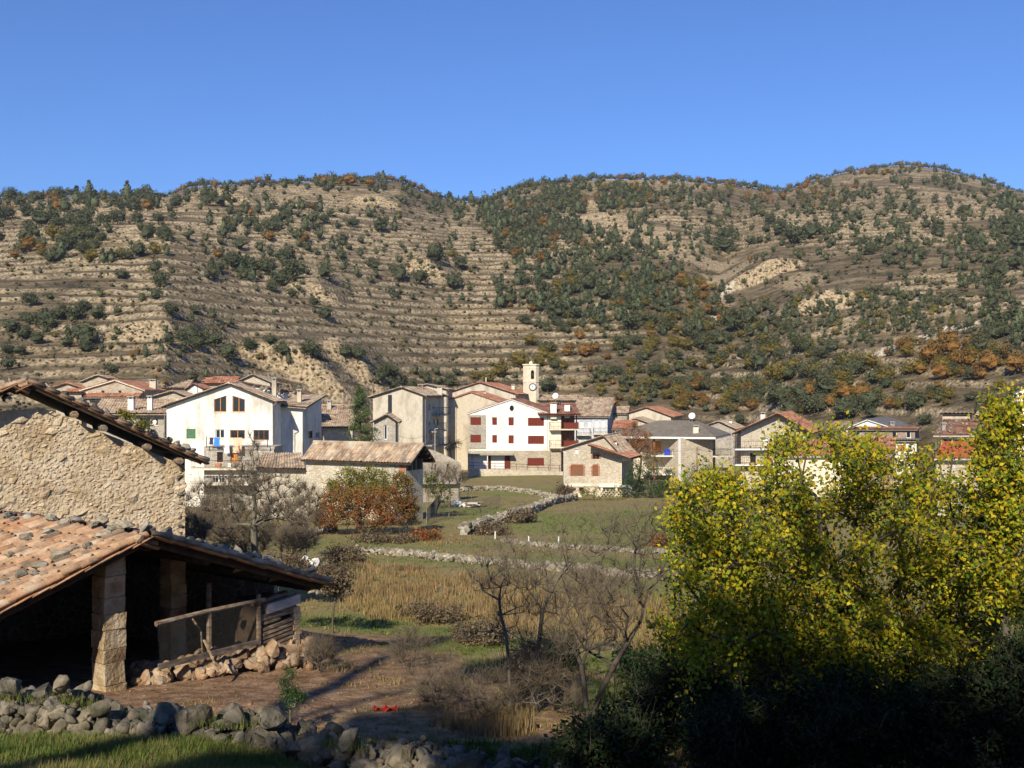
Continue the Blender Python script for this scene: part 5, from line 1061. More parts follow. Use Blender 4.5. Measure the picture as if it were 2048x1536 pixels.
for line in """105 400 22 o;55 475 20 o;175 478 30 y;230 515 22 y;470 355 20 o;650 375 40 o;700 372 40 o;740 375 30 o;905 515 24 y;940 545 14 y;1060 605 22 o;1065 625 24 o;1090 580 18 o;1130 595 18 o;1020 615 18 o;1170 715 44 o;1190 705 30 o;1160 680 28 o;1215 720 22 o;1100 705 34 y;1140 700 24 o;1040 740 50 y;1000 755 50 y;1080 735 30 y;1290 780 34 y;1350 785 26 y;1270 810 34 y;1385 800 26 o;1410 810 24 o;1440 820 34 o;1455 800 28 y;1260 750 20 o;1180 745 20 o;1225 770 20 o;1145 770 20 o;1440 735 34 y;1500 740 44 y;1560 770 70 y;1540 760 44 y;1630 760 44 y;1590 740 40 y;1700 745 60 y;1740 740 50 y;1770 770 50 y;1680 780 50 y;1620 700 30 y;1860 730 60 o;1900 715 60 o;1880 760 50 o;1930 740 60 o;1980 745 60 o;2030 750 60 o;1990 720 50 y;1940 700 44 o;1900 690 44 o;1960 760 40 o;2020 720 40 o;1860 800 24 y;1800 700 30 o;1730 660 20 y;1840 690 20 o;1690 800 50 o;1660 815 34 o;975 770 40 y;950 760 30 y;1620 590 18 y;1440 445 20 y;1500 525 18 o;1350 610 20 o;1330 560 22 y;1400 640 20 o;1370 700 34 y;1310 690 30 y;1260 735 26 y;1410 665 24 y;1880 780 30 o;2000 780 30 y;310 760 16 o;330 770 16 o;318 745 14 o;300 780 14 o""".split(';'):
    a = line.split(); HT.append((float(a[0]), float(a[1]), float(a[2]), {'y': 'ay', 'o': 'ao'}[a[3]]))
rs = np.random.RandomState(3)
DENS = [  # (cx, cy, rx, ry, weight, kinds, size px)
 (150, 402, 330, 24, 5.0, 'hhhhhohc', 27), (560, 376, 240, 12, 2.8, 'hhhhho', 22), (780, 375, 70, 22, 1.6, 'hhhc', 20), (900, 415, 60, 20, 1.6, 'hhhc', 18), (960, 420, 90, 30, 1.8, 'hhccho', 20),
 (1060, 430, 110, 60, 5.5, 'hhcchhhho', 20), (1120, 500, 110, 60, 4.6, 'hcchhhho', 22), (1200, 395, 120, 30, 4.6, 'hhhchho', 18), (1320, 400, 130, 30, 2.6, 'hhchhho', 18), (1480, 390, 130, 18, 2.4, 'hhho', 18), (1250, 420, 60, 40, 1.6, 'hch', 20),
 (1640, 385, 90, 24, 2.6, 'hhhoo', 16), (1800, 340, 140, 14, 2.4, 'hho', 14), (1960, 370, 120, 18, 2.2, 'hh', 16), (1620, 415, 80, 16, 1.4, 'hho', 16),
 (1850, 450, 230, 90, 1.8, 'hhhhhc', 20), (1600, 470, 200, 60, 1.1, 'hhhhhc', 20), (2000, 520, 90, 90, 2.4, 'hhhc', 22), (1380, 470, 120, 60, .9, 'hhhc', 16),
 (230, 480, 130, 50, 2.2, 'hhhhhy', 34), (80, 470, 100, 60, 2.2, 'hhhhho', 34), (200, 510, 120, 18, 3.0, 'hhhhcy', 30), (420, 480, 130, 90, .5, 'hhc', 20), (560, 490, 130, 90, 1.5, 'hhhhhco', 26), (760, 480, 180, 90, .5, 'hhc', 19),
 (640, 560, 160, 40, .8, 'hhhhho', 26), (1150, 600, 160, 70, 1.8, 'hhhcy', 26), (1250, 560, 120, 90, 2.6, 'hhcch', 22), (1200, 650, 110, 30, 1.2, 'hhcy', 24), (1350, 620, 110, 70, 3.0, 'hhcyo', 24), (1480, 660, 110, 60, 3.0, 'hhhy', 26),
 (1700, 640, 220, 60, 2.0, 'hhhcy', 18), (1880, 620, 160, 60, 1.6, 'hhhcy', 18), (1620, 740, 110, 50, 3.2, 'hyyhh', 40), (1700, 800, 120, 40, 2.0, 'hhhyo', 38), (1900, 720, 140, 40, 3.4, 'oyyohy', 32), (2010, 680, 60, 50, 4.0, 'cchh', 40), (1350, 710, 120, 50, 2.6, 'hhhyy', 28), (1300, 770, 140, 30, 2.8, 'hhyyh', 24),
 (1600, 800, 450, 30, 2.2, 'hyyhho', 28), (1430, 790, 90, 40, 3.0, 'hyohh', 24), (1060, 720, 100, 30, 1.4, 'yyoh', 28), (860, 765, 140, 14, .8, 'hhhc', 26), (150, 660, 130, 40, 1.4, 'hh', 36), (400, 670, 70, 50, 1.0, 'hhh', 26), (330, 720, 300, 30, .3, 'hhco', 18), (900, 600, 180, 20, .6, 'hhc', 16),
 (1024, 560, 1300, 200, .10, 'hhhhy', 13)]
kd = {'h': 'holm', 'c': 'conifer', 'o': 'ao', 'y': 'ay'}
for (cx, cy, rx, ry, wgt, ks, sz) in DENS:
    n = int(wgt * rx * ry * 3.14 / (sz * sz * 1.25)); a = rs.uniform(0, 6.283, n); q = np.sqrt(rs.uniform(0, 1, n))
    for i in range(n): HT.append((cx + rx * q[i] * math.cos(a[i]), cy + ry * q[i] * math.sin(a[i]), sz * rs.uniform(.62, 1.3), kd[ks[rs.randint(len(ks))]]))
hp = hits([t[0] for t in HT], [t[1] for t in HT], 100)
trees = []
for t, p in zip(HT, hp):
    if np.isnan(p[0]) or abs(p[0]) / p[1] > .56: continue
    yf = np.interp(1024 + F * p[0] / p[1], YFX, YFY)
    if p[1] < yf + 4: continue
    trees.append([t[0], t[1], t[2], t[3], p, t[2] / F * p[1]])
# skyline fringe
for px in np.arange(-40, 2090, 5.5):
    yr = np.interp(px, YRX, YRY) - rs.uniform(0, 9); x = X(px, yr); k = 'holm' if rs.rand() < .82 else ('conifer' if rs.rand() < .3 else 'ao'); sz = rs.uniform(10, 19) * (.75 if px > 1560 else 1)
    trees.append([px, 370, sz, k, np.array([x, yr, gz(x, yr)]), sz / F * yr])
# scrub between
ns = 6000; sx = rs.uniform(-20, 2070, ns); sy = rs.uniform(390, 800, ns); sp_ = hits(sx, sy, 100); scrub = []
for i in range(ns):
    p = sp_[i]
    if np.isnan(p[0]) or p[1] < np.interp(sx[i], YFX, YFY) + 4: continue
    scrub.append((p, rs.uniform(2.5, 7) / F * p[1] * (1.0 if rs.rand() < .8 else 1.6), rs.rand()))
for t in trees: t[4] = np.array([t[4][0], t[4][1], gz(t[4][0], t[4][1])])
LAND = [(60, 'far left barn'), (230, 'red-awning porch house'), (345, 'stone gable house'), (460, 'grey gabled house'), (548, 'ridge chimney'), (640, 'grey house wing'), (715, 'thin pine'), (800, 'tall cement house'), (880, 'shaded balconies'), (960, 'large beige gable'), (1062, 'clock tower'), (1134, 'twin white chimneys'), (1205, 'beige box house'), (1293, 'red-dotted gable'), (1388, 'grey hipped roof'), (1470, 'pale gable house'), (1558, 'stone chalet'), (1650, 'yellow treetop'), (1735, 'white gable'), (1830, 'reddish stone house'), (1930, 'stone-dotted roof'), (2020, 'tall yellow tree')]
def land(px): return 'above the ' + min(LAND, key=lambda a: abs(a[0] - px))[1]
def bandn(py): return 'on skyline' if py < 385 else 'on top slope' if py < 430 else 'on upper slope' if py < 500 else 'on middle slope' if py < 580 else 'on lower slope' if py < 660 else 'on lowest terraces' if py < 740 else 'at hill foot'
KN = {'holm': ('holm_oak', 'oak', 'dark', 'holm oaks dotted over the terraced hillside'), 'conifer': ('hillside_pine', 'pine', 'grey-green', 'pines on the hillside'), 'ay': ('autumn_oak', 'oak', 'yellow-green', 'autumn oaks on the hillside'), 'ao': ('autumn_oak', 'oak', 'orange', 'autumn oaks on the hillside')}
groups = {'holm': [], 'conifer': [], 'aut': []}
for t in trees: groups['aut' if t[3][0] == 'a' else t[3]].append(t)
for g_, lst in groups.items():
    lst.sort(key=lambda t: -t[2]); ind = lst[:300]; rest = lst[300:]
    keys = {}
    for t in ind:
        szn = 'large' if t[2] > 34 else 'mid-sized' if t[2] > 22 else 'small'; keys.setdefault((KN[t[3]][2], szn, bandn(t[1]), land(t[0])), []).append(t)
    for key, ts in keys.items():
        ts.sort(key=lambda t: t[0]); n = len(ts)
        for i, t in enumerate(ts):
            kn = KN[t[3]]; o_ = '' if n == 1 else ('left ' if i == 0 else 'right ') if n == 2 else ('rightmost ' if i == n - 1 else ['leftmost', 'second-left', 'third-left', 'fourth-left', 'fifth-left', 'sixth-left', 'seventh-left', 'eighth-left', 'ninth-left', 'tenth-left', 'eleventh-left', 'twelfth-left', 'thirteenth-left', 'fourteenth-left'][min(i, 13)] + ' ')
            lab = (o_ + key[1] + ' ' + key[0] + ' ' + kn[1] + ' ' + key[2] + ' ' + key[3]).strip()
            root = thing(kn[0], lab, 'tree', t[4], kn[3]); w_ = t[5]
            cr = place('crown', PR[t[3]][len(OFF) % len(PR[t[3]])], t[4], root); h_ = random.uniform(.85, 1.15) * (1.15 if t[3] == 'conifer' else .95)
            cw_ = w_ * (1.5 if t[3] == 'conifer' else 1.05); cr.scale = (cw_, cw_, w_ * h_); cr.rotation_euler = (0, 0, random.uniform(0, 6.28))
            if t[2] > 15: tr = place('trunk', TR, t[4], root); tr.scale = (w_, w_, w_)
    if rest:
        for kk_ in sorted(set(t[3] for t in rest)):
            sub = [t for t in rest if t[3] == kk_]
            o = joined({'holm': 'distant_holm_oaks', 'conifer': 'distant_pines', 'ay': 'distant_yellow_oaks', 'ao': 'distant_orange_oaks'}[kk_], PL[kk_], [(t[4], Quaternion((0, 0, 1), random.uniform(0, 6.28)), ((t[5] * 1.5,) * 2 if t[3] == 'conifer' else (t[5],) * 2) + (t[5] * random.uniform(.85, 1.3),)) for t in sub], PR[kk_][0].materials[0])
            tag(o, {'holm': 'small dark holm oaks crowding the upper slopes and ridges', 'conifer': 'small grey-green pines scattered through the hillside woods', 'ay': 'small yellowing oaks scattered through the woods', 'ao': 'small orange oaks scattered along the ridges'}[kk_], 'trees', kind='stuff')
o = joined('hillside_scrub', PR['scrub'], [(p, Quaternion((0, 0, 1), random.uniform(0, 6.28)), (s * 1.4, s * 1.4, s)) for p, s, q in scrub[:5200] if q < .5], M_brush); tag(o, 'low brown scrub bushes all over the terraces', 'scrub', kind='stuff')
o = joined('green_scrub', PR['scrub'], [(p, Quaternion((0, 0, 1), random.uniform(0, 6.28)), (s * 1.2, s * 1.2, s)) for p, s, q in scrub if q > .5], M_holm); tag(o, 'low dark green juniper scrub on the terraces', 'scrub', kind='stuff')
# ------------------------------------------------------------------ trees and bushes of the village and the meadow
def at(px, Y): x = X(px, Y); return np.array([x, Y, gz(x, Y)])
def clumps(ells, n, Y, dY, rs):
    """points inside ellipses given in photograph pixels at distance about Y"""
    wts = np.array([e[2] * e[3] * (e[4] if len(e) > 4 else 1) for e in ells], float); wts /= wts.sum(); out = []
    for k in range(n):
        e = ells[rs.choice(len(ells), p=wts)]; a = rs.uniform(0, 6.283); q = math.sqrt(rs.uniform(0, 1)) * (1 if rs.rand() < .86 else rs.uniform(1, 1.22)); yy = Y + dY * rs.uniform(-1, 1) * math.sqrt(max(.05, 1 - q * q * .8))
        p = P(e[0] + e[2] * q * math.cos(a), e[1] + e[3] * q * math.sin(a), yy); out.append((p.x, p.y, p.z))
    return np.array(out)
def leafy(name, label, cat, base, ells, Y, dY, n, per, rad, lsz, mat_, seed, rb=.1, trunk=M_bark, seeds=None, group=None, asp=.6, mats2=None, tw=0, flatup=None):
    rs = np.random.RandomState(seed); root = thing(name, label, cat, tuple(base), group); pts = clumps(ells, n, Y, dY, rs); pts[:, 2] = np.maximum(pts[:, 2], gza(pts[:, 0], pts[:, 1]) + .1)
    sg, nd, tips = grow(base, pts, rs, r_tip=.004 + rad * .01, r_base=rb, stepf=max(.3, rad), seed_nodes=seeds)
    V, Fc = tubes(sg, 5); place('trunk', np_mesh('trunk', V - np.array(base), Fc, trunk, smooth=True), base, root)
    if tw: V, Fc = tubes(twigs(tips, tw, rad * 2.2, rs, .003 + rad * .006), 3); place('twigs', np_mesh('twigs', V - np.array(base), Fc, trunk), base, root)['kind'] = 'stuff'
    c = np.repeat(pts, per, 0); r_ = rs.normal(size=c.shape) * rad * .5 * rs.uniform(.6, 1.3, (len(c), 1)); c = c + r_
    k = max(1, len(mats2)) if mats2 else 1
    ms = [mat_] + (list(mats2) if mats2 else []); pick = (np.repeat(rs.randint(0, len(ms), len(pts)), per) + (rs.rand(len(c)) < .15)) % len(ms)
    for i, m_ in enumerate(ms):
        cc_ = c[pick == i]
        if len(cc_) == 0: continue
        V, Fc = leaf_quads(cc_, lsz * rs.uniform(.6, 1.15, len(cc_)), rs, asp=asp, up=flatup); o = place('crown', np_mesh('crown', V - np.array(base), Fc, m_), base, root); o['kind'] = 'stuff'
    return root, pts
def bare(name, label, base, ells, Y, dY, n, seed, rb, rt=.006, twn=900, twl=.4, trunk=M_bark, tcol=M_twig, seeds=None, cat='bare tree', group=None, twr=.004, stepf=.4):
    rs = np.random.RandomState(seed); root = thing(name, label, cat, tuple(base), group); pts = clumps(ells, n, Y, dY, rs); pts[:, 2] = np.maximum(pts[:, 2], gza(pts[:, 0], pts[:, 1]) + .15)
    sg, nd, tips = grow(base, pts, rs, r_tip=rt, r_base=rb, stepf=stepf, expo=1.3, seed_nodes=seeds)
    V, Fc = tubes(sg, 5); place('trunk', np_mesh('trunk', V - np.array(base), Fc, trunk, smooth=True), base, root)
    V, Fc = tubes(twigs(nd[len(nd) // 12:], twn, twl, rs, twr, out=base), 3); t_ = place('twigs', np_mesh('twigs', V - np.array(base), Fc, tcol, rs.uniform(0, 1, len(Fc))), base, root); t_['kind'] = 'stuff'
    return root
# thin pine between the houses
rs = np.random.RandomState(5)
Yp = 112; b_ = at(722, Yp); b_[2] = Z(930, Yp); root = thing('pine_tree', 'thin open-branched green pine standing between grey house and cement house', 'tree', tuple(b_)); mb = MB(); top = P(720, 778, Yp); mb.tube(b_, top, .16, .03, 7); mb.obj('trunk', M_barkd, root)
seg = []; L_ = []
for i in range(105):
    h = rs.uniform(.10, 1); a = rs.uniform(0, 6.28); ln = (1 - h) ** .7 * 2.2 * rs.uniform(.5, 1.1) + .25; p0 = np.array(b_) * (1 - h) + np.array(top) * h; p1 = p0 + np.array([math.cos(a) * ln, math.sin(a) * ln, ln * rs.uniform(-.1, .35)]); seg.append((*p0, *p1, .035, .01))
    for k in range(80): q = rs.uniform(.25, 1.05); L_.append(p0 + (p1 - p0) * q + rs.normal(size=3) * .13)
V, Fc = tubes(seg, 4); place('branches', np_mesh('branches', V - b_, Fc, M_barkd), b_, root); V, Fc = leaf_quads(np.array(L_), .20, rs, asp=.35); place('crown', np_mesh('crown', V - b_, Fc, mat('pine_green_leaf', [(.07, .11, .035), (.11, .14, .05)], 1, 0, rcols=RC_DULL, island=1, trans=.15)), b_, root)['kind'] = 'stuff'
leafy('small_tree', 'little orange-leaved fruit tree against the plain beige gable wall', 'tree', at(908, 150), [(898, 893, 10, 7), (913, 890, 13, 8)], 150, .8, 26, 26, .35, .16, M_autumn_o, 21, .07, tw=60)
leafy('rust_tree', 'rust-red broadleaf tree in front of the left end of the grey hipped roof', 'tree', at(1278, 138), [(1270, 868, 26, 26), (1285, 890, 30, 26), (1250, 895, 24, 20), (1268, 850, 12, 14)], 138, 1.8, 120, 46, .5, .17, M_redleaf, 22, .16, tw=200)
leafy('brown_bush', 'olive-brown bush under the rust-red tree', 'bush', at(1300, 134), [(1290, 925, 26, 24), (1310, 940, 20, 18)], 134, 1.2, 60, 40, .4, .16, M_autumn_y, 23, .08, tw=100)
leafy('evergreen_bush', 'tall dark green evergreen bush right of the stone house', 'bush', at(1275, 121), [(1275, 950, 22, 28), (1262, 975, 20, 24), (1300, 985, 30, 24)], 121, 1.4, 120, 42, .42, .17, M_dkgreen, 24, .1, tw=200)
leafy('evergreen_bush', 'second dark green bush, before the lower balcony of the hipped-roof house', 'bush', at(1330, 125), [(1338, 958, 18, 22), (1325, 985, 34, 22), (1355, 990, 18, 16)], 125, 1.4, 90, 42, .42, .17, M_dkgreen, 25, .1, tw=200)
leafy('yellowing_bush', 'low yellow-green shrubs climbing the lattice below the stone house', 'bush', at(1190, 118), [(1190, 985, 30, 12), (1165, 990, 14, 12), (1225, 985, 20, 14)], 118, .8, 60, 30, .3, .13, M_greenyel, 26, .05)
bare('bare_shrub', 'brown leafless shrub at the foot of the hipped-roof house stone wall', at(1395, 135), [(1395, 955, 32, 22)], 135, 1.2, 60, 27, .06, twn=700, twl=1.0, twr=.012, cat='shrub')
leafy('dark_bush', 'dark green bush beside the open gable of the long barn', 'bush', at(872, 92), [(868, 975, 18, 22), (885, 985, 20, 18), (860, 955, 8, 14)], 92, .9, 60, 44, .3, .12, M_dkgreen, 28, .06, mats2=[M_greenyel])
for i, (px, py, rx, ry, Y) in enumerate(((858, 950, 18, 20, 99), (880, 955, 20, 16, 101), (918, 958, 16, 14, 105), (900, 948, 14, 12, 103))):
    bare('bare_shrub', ['pinkish-brown leafless shrub touching the barn gable', 'second leafless shrub in front of the ruin window', 'rightmost leafless shrub, past the ruin corner', 'small leafless shrub below the right ruin window'][i], at(px, Y), [(px, py, rx, ry)], Y, .8, 30, 40 + i, .05, twn=500, twl=.7, twr=.009, cat='shrub', group='leafless shrubs before the ruin')
# autumn shrubs in front of the long barn
leafy('autumn_bush', 'big rust-orange autumn bush in front of the long barn', 'bush', at(735, 72), [(690, 1010, 52, 40), (740, 1015, 60, 40), (660, 1030, 32, 22), (785, 1010, 40, 40), (640, 1038, 16, 10)], 72, 1.7, 260, 60, .36, .15, M_redleaf, 31, .12, mats2=[M_autumn_o, M_redleaf, M_autumn_o], tw=500)
leafy('autumn_bush', 'yellow-green bush rising behind the rust-orange one before the barn', 'bush', at(715, 76), [(700, 965, 42, 28), (740, 962, 44, 28), (670, 985, 22, 22), (760, 985, 26, 30)], 76, 1.5, 190, 56, .36, .14, M_greenyel, 32, .12, tw=400)
leafy('autumn_bush', 'golden-orange bush at the right, touching the barn gable', 'bush', at(812, 73), [(812, 990, 22, 34), (822, 1020, 16, 22), (800, 965, 16, 18)], 73, 1.0, 100, 50, .3, .14, M_autumn_o, 33, .08, mats2=[M_autumn_y], tw=250)
# bare tree and thicket left of them
Yt = 44; b_ = at(510, Yt); sd = [P(509, 1110, Yt), P(507, 1050, Yt), P(510, 1010, Yt), P(512, 960, Yt)]
bare('bare_tree', 'large grey bare tree with lichened trunk behind the shed roof', b_, [(515, 930, 40, 40), (470, 980, 40, 50), (560, 990, 45, 50), (440, 1040, 40, 35), (590, 1040, 35, 30), (512, 885, 14, 20), (500, 1000, 60, 60)], Yt, 1.7, 230, 51, .15, .010, 4800, .42, seeds=sd, twr=.006)
for i, (px, py, rx, ry, Y, lf) in enumerate(((405, 1020, 34, 55, 52, .1), (450, 1040, 50, 50, 49, .1), (560, 1040, 50, 50, 52, .1), (610, 1020, 36, 48, 58, .2), (380, 1070, 30, 34, 45, .1), (490, 1080, 50, 34, 47, .1), (590, 1085, 40, 24, 50, .1))):
    lab = ['brown leafless thicket bush against the barn corner', 'dense brown thicket left of the big bare trunk', 'dense brown thicket right of the big bare trunk', 'olive-brown shrub left of the rust-orange bush', 'low bush at the foot of the barn corner', 'low scrub around the big bare trunk foot', 'low brown scrub left of the white bag'][i]
    b_ = at(px, Y); r_ = bare('thicket_bush', lab, b_, [(px, py, rx, ry)], Y, 1.3, 70, 60 + i, .06, twn=1900, twl=.6, twr=.007, cat='bush', group='brown thicket behind the shed')
    rs = np.random.RandomState(80 + i); c = clumps([(px, py, rx, ry)], 800, Y, 1.4, rs); V, Fc = leaf_quads(c, .09 * rs.uniform(.6, 1.2, len(c)), rs); o = place('leaves', np_mesh('leaves', V - b_, Fc, M_brush if lf < .15 else M_autumn_y), b_, r_); o['kind'] = 'stuff'
# brambles and small bushes in the meadow
for i, (px, py, rx, ry, m_, lab) in enumerate(((760, 1078, 70, 8, M_brush, 'low reddish bramble strip below the rust-orange bush'), (850, 1072, 30, 9, M_redleaf, 'dark red bramble patch left of the diagonal field wall'), (665, 1160, 34, 26, M_brush, 'brown bramble at the tip of the shed roof'), (690, 1110, 40, 18, M_brush, 'brown bramble behind the white bag'),
      (870, 1225, 60, 16, M_brush, 'brown-green bramble in the straw grass'), (960, 1270, 60, 22, M_brush, 'tangled brown bramble right of the brown-green one'), (1318, 1082, 16, 12, M_redleaf, 'round rust-red bush on the far meadow near the yellow tree'), (985, 1060, 30, 12, M_brush, 'reddish bramble hanging over the lower end of the diagonal wall'),
      (1040, 1035, 30, 12, M_brush, 'brown bramble on the middle of the diagonal wall'), (1130, 985, 16, 10, M_brush, 'pinkish shrub at the top end of the diagonal wall'), (1110, 1310, 40, 36, M_dkgreen, 'green leafy bramble among the bare centre trunks'), (1050, 1330, 30, 40, M_brush, 'grey-brown bramble around the bare centre trunks'), (1280, 1330, 50, 40, M_dkgreen, 'dark bramble under the yellow tree left edge'), (560, 1130, 60, 16, M_brush, 'brown scrub just above the shed verge'))):
    q = gpt(px, py + ry * .8); Y = q[1] if i not in (2, 13) else 30; leafy('bramble', lab, 'bramble', at(px, Y), [(px, py, rx, ry)], Y, min(2.0, .6 + rx / F * Y), int(24 + rx * ry / 22), 34, .004 * Y + .08, .0022 * Y + .03, m_, 100 + i, .03, trunk=M_twig, tw=300)
# ------------------------------------------------------------------ field walls
def field_wall(label, foot, h, wd, st, seed):
    rs = np.random.RandomState(seed); pts = [gpt(px, py) for px, py in foot]; root = thing('field_wall', label, 'wall', tuple(pts[0])); items = []
    mb = MB()
    for a, b_ in zip(pts[:-1], pts[1:]):
        L_ = np.linalg.norm(b_ - a); d = (b_ - a) / L_; n = np.array([d[1], -d[0], 0]); m_ = int(L_ * (wd + 2 * h) / (st * st * .55))
        for i in range(m_):
            t = rs.uniform(0, L_); p = a + d * t; face = rs.rand(); hh = h * (.75 + .35 * vnoise(t * .8, seed)); s_ = st * rs.uniform(.6, 1.35)
            if face < .45: o = wd / 2 * (1 if n[1] < 0 else -1) * rs.uniform(.8, 1.15); z = rs.uniform(0, hh)
            else: o = rs.uniform(-.5, .5) * wd; z = hh * rs.uniform(.85, 1.05)
            q = p + n * o; z += gz(q[0], q[1]); items.append(((q[0], q[1], z), rq(), (s_ * rs.uniform(.9, 1.5), s_, s_ * rs.uniform(.6, .9))))
        m2 = max(1, int(L_ / 1.5))
        for i in range(m2):
            p = a + d * L_ * i / m2; q = a + d * L_ * (i + 1) / m2; f_ = wd * .42; g0 = gz(p[0], p[1]); g1 = gz(q[0], q[1]); V3 = Vector
            mb.hexa([V3((*(p - n * f_)[:2], g0 - .3)), V3((*(q - n * f_)[:2], g1 - .3)), V3((*(q + n * f_)[:2], g1 - .3)), V3((*(p + n * f_)[:2], g0 - .3)), V3((*(p - n * f_ * .6)[:2], g0 + h * .6)), V3((*(q - n * f_ * .6)[:2], g1 + h * .6)), V3((*(q + n * f_ * .6)[:2], g1 + h * .6)), V3((*(p + n * f_ * .6)[:2], g0 + h * .6))])
    mb.obj('core', M_limestone_s, root); split_pieces('stone', R_field, items, M_limestone_s, root, pts[0], 220, 9)
field_wall('pale dry stone wall across the field below the white house', [(905, 984), (960, 980), (1010, 981), (1060, 987), (1115, 1001)], .5, .6, .28, 1)
field_wall('diagonal dry stone wall running up to the stone house', [(925, 1070), (960, 1056), (1000, 1046), (1040, 1032), (1080, 1018), (1115, 1006), (1150, 1000)], .65, .55, .33, 2)
field_wall('long low stone wall crossing the meadow between straw and green grass', [(690, 1104), (760, 1108), (850, 1116), (950, 1127), (1060, 1137), (1180, 1146), (1340, 1158)], .26, .5, .30, 3)
field_wall('broken remains of a low wall by the white posts', [(1010, 1085), (1060, 1091), (1130, 1097), (1230, 1102), (1350, 1108)], .16, .5, .30, 4)
field_wall('short stone bank left of the rust-orange bush', [(585, 1082), (620, 1070), (665, 1062)], .3, .7, .3, 5)
for i, (px, py, h, lab) in enumerate(((990, 1078, .5, 'leftmost white post by the broken wall'), (1057, 1088, .5, 'middle white post by the broken wall'), (1117, 1087, .45, 'rightmost white post by the broken wall'))):
    q = gpt(px, py); mb = MB(); mb.tube(q - [0, 0, .2], q + [.02, 0, h], .05, .045, 7); tag(mb.obj('marker_post', M_frame, loc=q), lab, 'post', 'white posts')
fn = thing('wire_fence', 'wire mesh pen with thin stakes round the white junk heap', 'fence', tuple(gpt(900, 1035))); cor = [gpt(853, 1050), gpt(898, 1034), gpt(960, 1026), gpt(1000, 1012), gpt(935, 1008), gpt(880, 1012)]
hs_ = [2.6, 1.9, 1.2, 1.2, 1.2, 1.6]; prev = None
for q, h in zip(cor, hs_): mb = MB(); mb.tube(q - [0, 0, .2], q + [.05, 0, h], .035, .03, 6); mb.obj('stake', M_wood_old, fn)
mb = MB()
for i in range(len(cor)):
    a = cor[i]; b_ = cor[(i + 1) % len(cor)]; L_ = np.linalg.norm(b_ - a); k = int(L_ / .22)
    for j in range(k): p = a + (b_ - a) * j / k; mb.tube(p, p + [0, 0, 1.2], .006, n=3, cap=False)
    for z in (.1, .4, .7, 1.0, 1.2): mb.tube(a + [0, 0, z], b_ + [0, 0, z], .006, n=3, cap=False)
mb.obj('wire_mesh', M_wire, fn)
q = gpt(937, 1014); jk = thing('junk_heap', 'heap of white sheets and old boards inside the wire pen', 'heap', tuple(q))
for i in range(16): mb = MB(); c = Vector(q) + Vector((random.uniform(-1.4, 1.4), random.uniform(-.8, .8), random.uniform(.05, .55))); fr = Fr(c.xy, (math.cos(i), math.sin(i))); mb.box(fr, -.5, .5, c.z, c.z + .08, -.25, .25); mb.obj('board', [M_frame, M_frame, M_wood_old, M_rubble][i % 4], jk)
for i in range(9): place('plastic_sheet', rock_mesh('sheet', 200 + i, M_frame, 12), Vector(q) + Vector((random.uniform(-1.5, -.2), random.uniform(-.5, .5), random.uniform(.1, .6))), jk, rq(), (.6, .5, .3))
mb = MB(); mb.tube(Vector(q) + Vector((.2, 0, .5)), Vector(q) + Vector((.5, 0, 1.9)), .03); mb.obj('stick', M_wood_old, jk)
q = P(624, 1128, 38); wb = thing('plastic_bag', 'crumpled white plastic bag lying in the scrub behind the shed', 'bag', (q.x, q.y, gz(q.x, q.y)))
for i in range(5): place('bag_fold', rock_mesh('fold', 220 + i, M_frame, 14), Vector((q.x + random.uniform(-.25, .25), q.y, Z(1122, 38) + random.uniform(-.08, .08))), wb, rq(), (.35, .25, .16))
rk = thing('stone_heap', 'small heap of pale stones carrying the white bag', 'stones', (q.x, q.y + .3, gz(q.x, q.y)))
for i in range(46): v = Vector((q.x + random.gauss(0, .55), q.y + .4 + random.uniform(-.3, .3), 0)); v.z = Z(1128, 38) - .08 - random.uniform(0, 1.0); place('stone', R_field[i % 6], v, rk, rq(), (.32, .28, .22))
# ------------------------------------------------------------------ upper barn (left)
A = Vector((X(45, 29.5), 29.5)); gd = (.87, .49); fb = Fr(A, gd); zA = Z(757, 29.5); sE = fb.s_(405); zE = Z(918, fb.p(sE, 0).y); kR = (zA - zE) / sE; kL = kR
bn = thing('stone_barn', 'old stone barn with sagging tiled verge and rough ochre gable wall', 'barn', tuple(fb.p(0, -7.5, 0)))
sw = fb.s_(370); top = lambda s: zA - (kR * s if s > 0 else -kL * s) - .16
zg = -9.0
mb = MB(); facade(mb, fb, [(-4.2, zg), (sw, zg), (sw, top(sw) - .28), (.62 * sw, top(.62 * sw) - .34), (.35 * sw, top(.35 * sw) - .40), (.12 * sw, top(.12 * sw) - .42), (-.5, top(-.5) - .5), (-4.2, top(-4.2) - .3)], [])
mb.quad(fb.p(sw, zg), fb.p(sw, top(sw)), fb.p(sw, top(sw), -9), fb.p(sw, zg, -9)); mb.quad(fb.p(-4.2, zg), fb.p(-4.2, top(-4.2)), fb.p(-4.2, top(-4.2), -9), fb.p(-4.2, zg, -9)); mb.quad(fb.p(-4.2, zg, -9), fb.p(sw, zg, -9), fb.p(sw, top(sw), -9), fb.p(-4.2, top(sw), -9)); mb.obj('wall', M_mortar, bn)
mb = MB(); mb.box(fb, -4.0, sw - .3, -4, top(0) + 1, -.9, -.6)
rs = np.random.RandomState(9); items = []; used = []
Qw = Matrix((fb.d, -fb.n, Vector((0, 0, 1)))).transposed().to_quaternion()
for i in range(9000):
    s = rs.uniform(-2.2, sw - .02); z = rs.uniform(-4.4, top(s) - .42); r0 = .04 + .17 * rs.rand() ** 2.6
    if any((s - a) ** 2 / 1.6 + (z - b_) ** 2 < (r0 + c_) ** 2 * .62 for a, b_, c_ in used): continue
    used.append((s, z, r0))
    if len(used) > 900: break
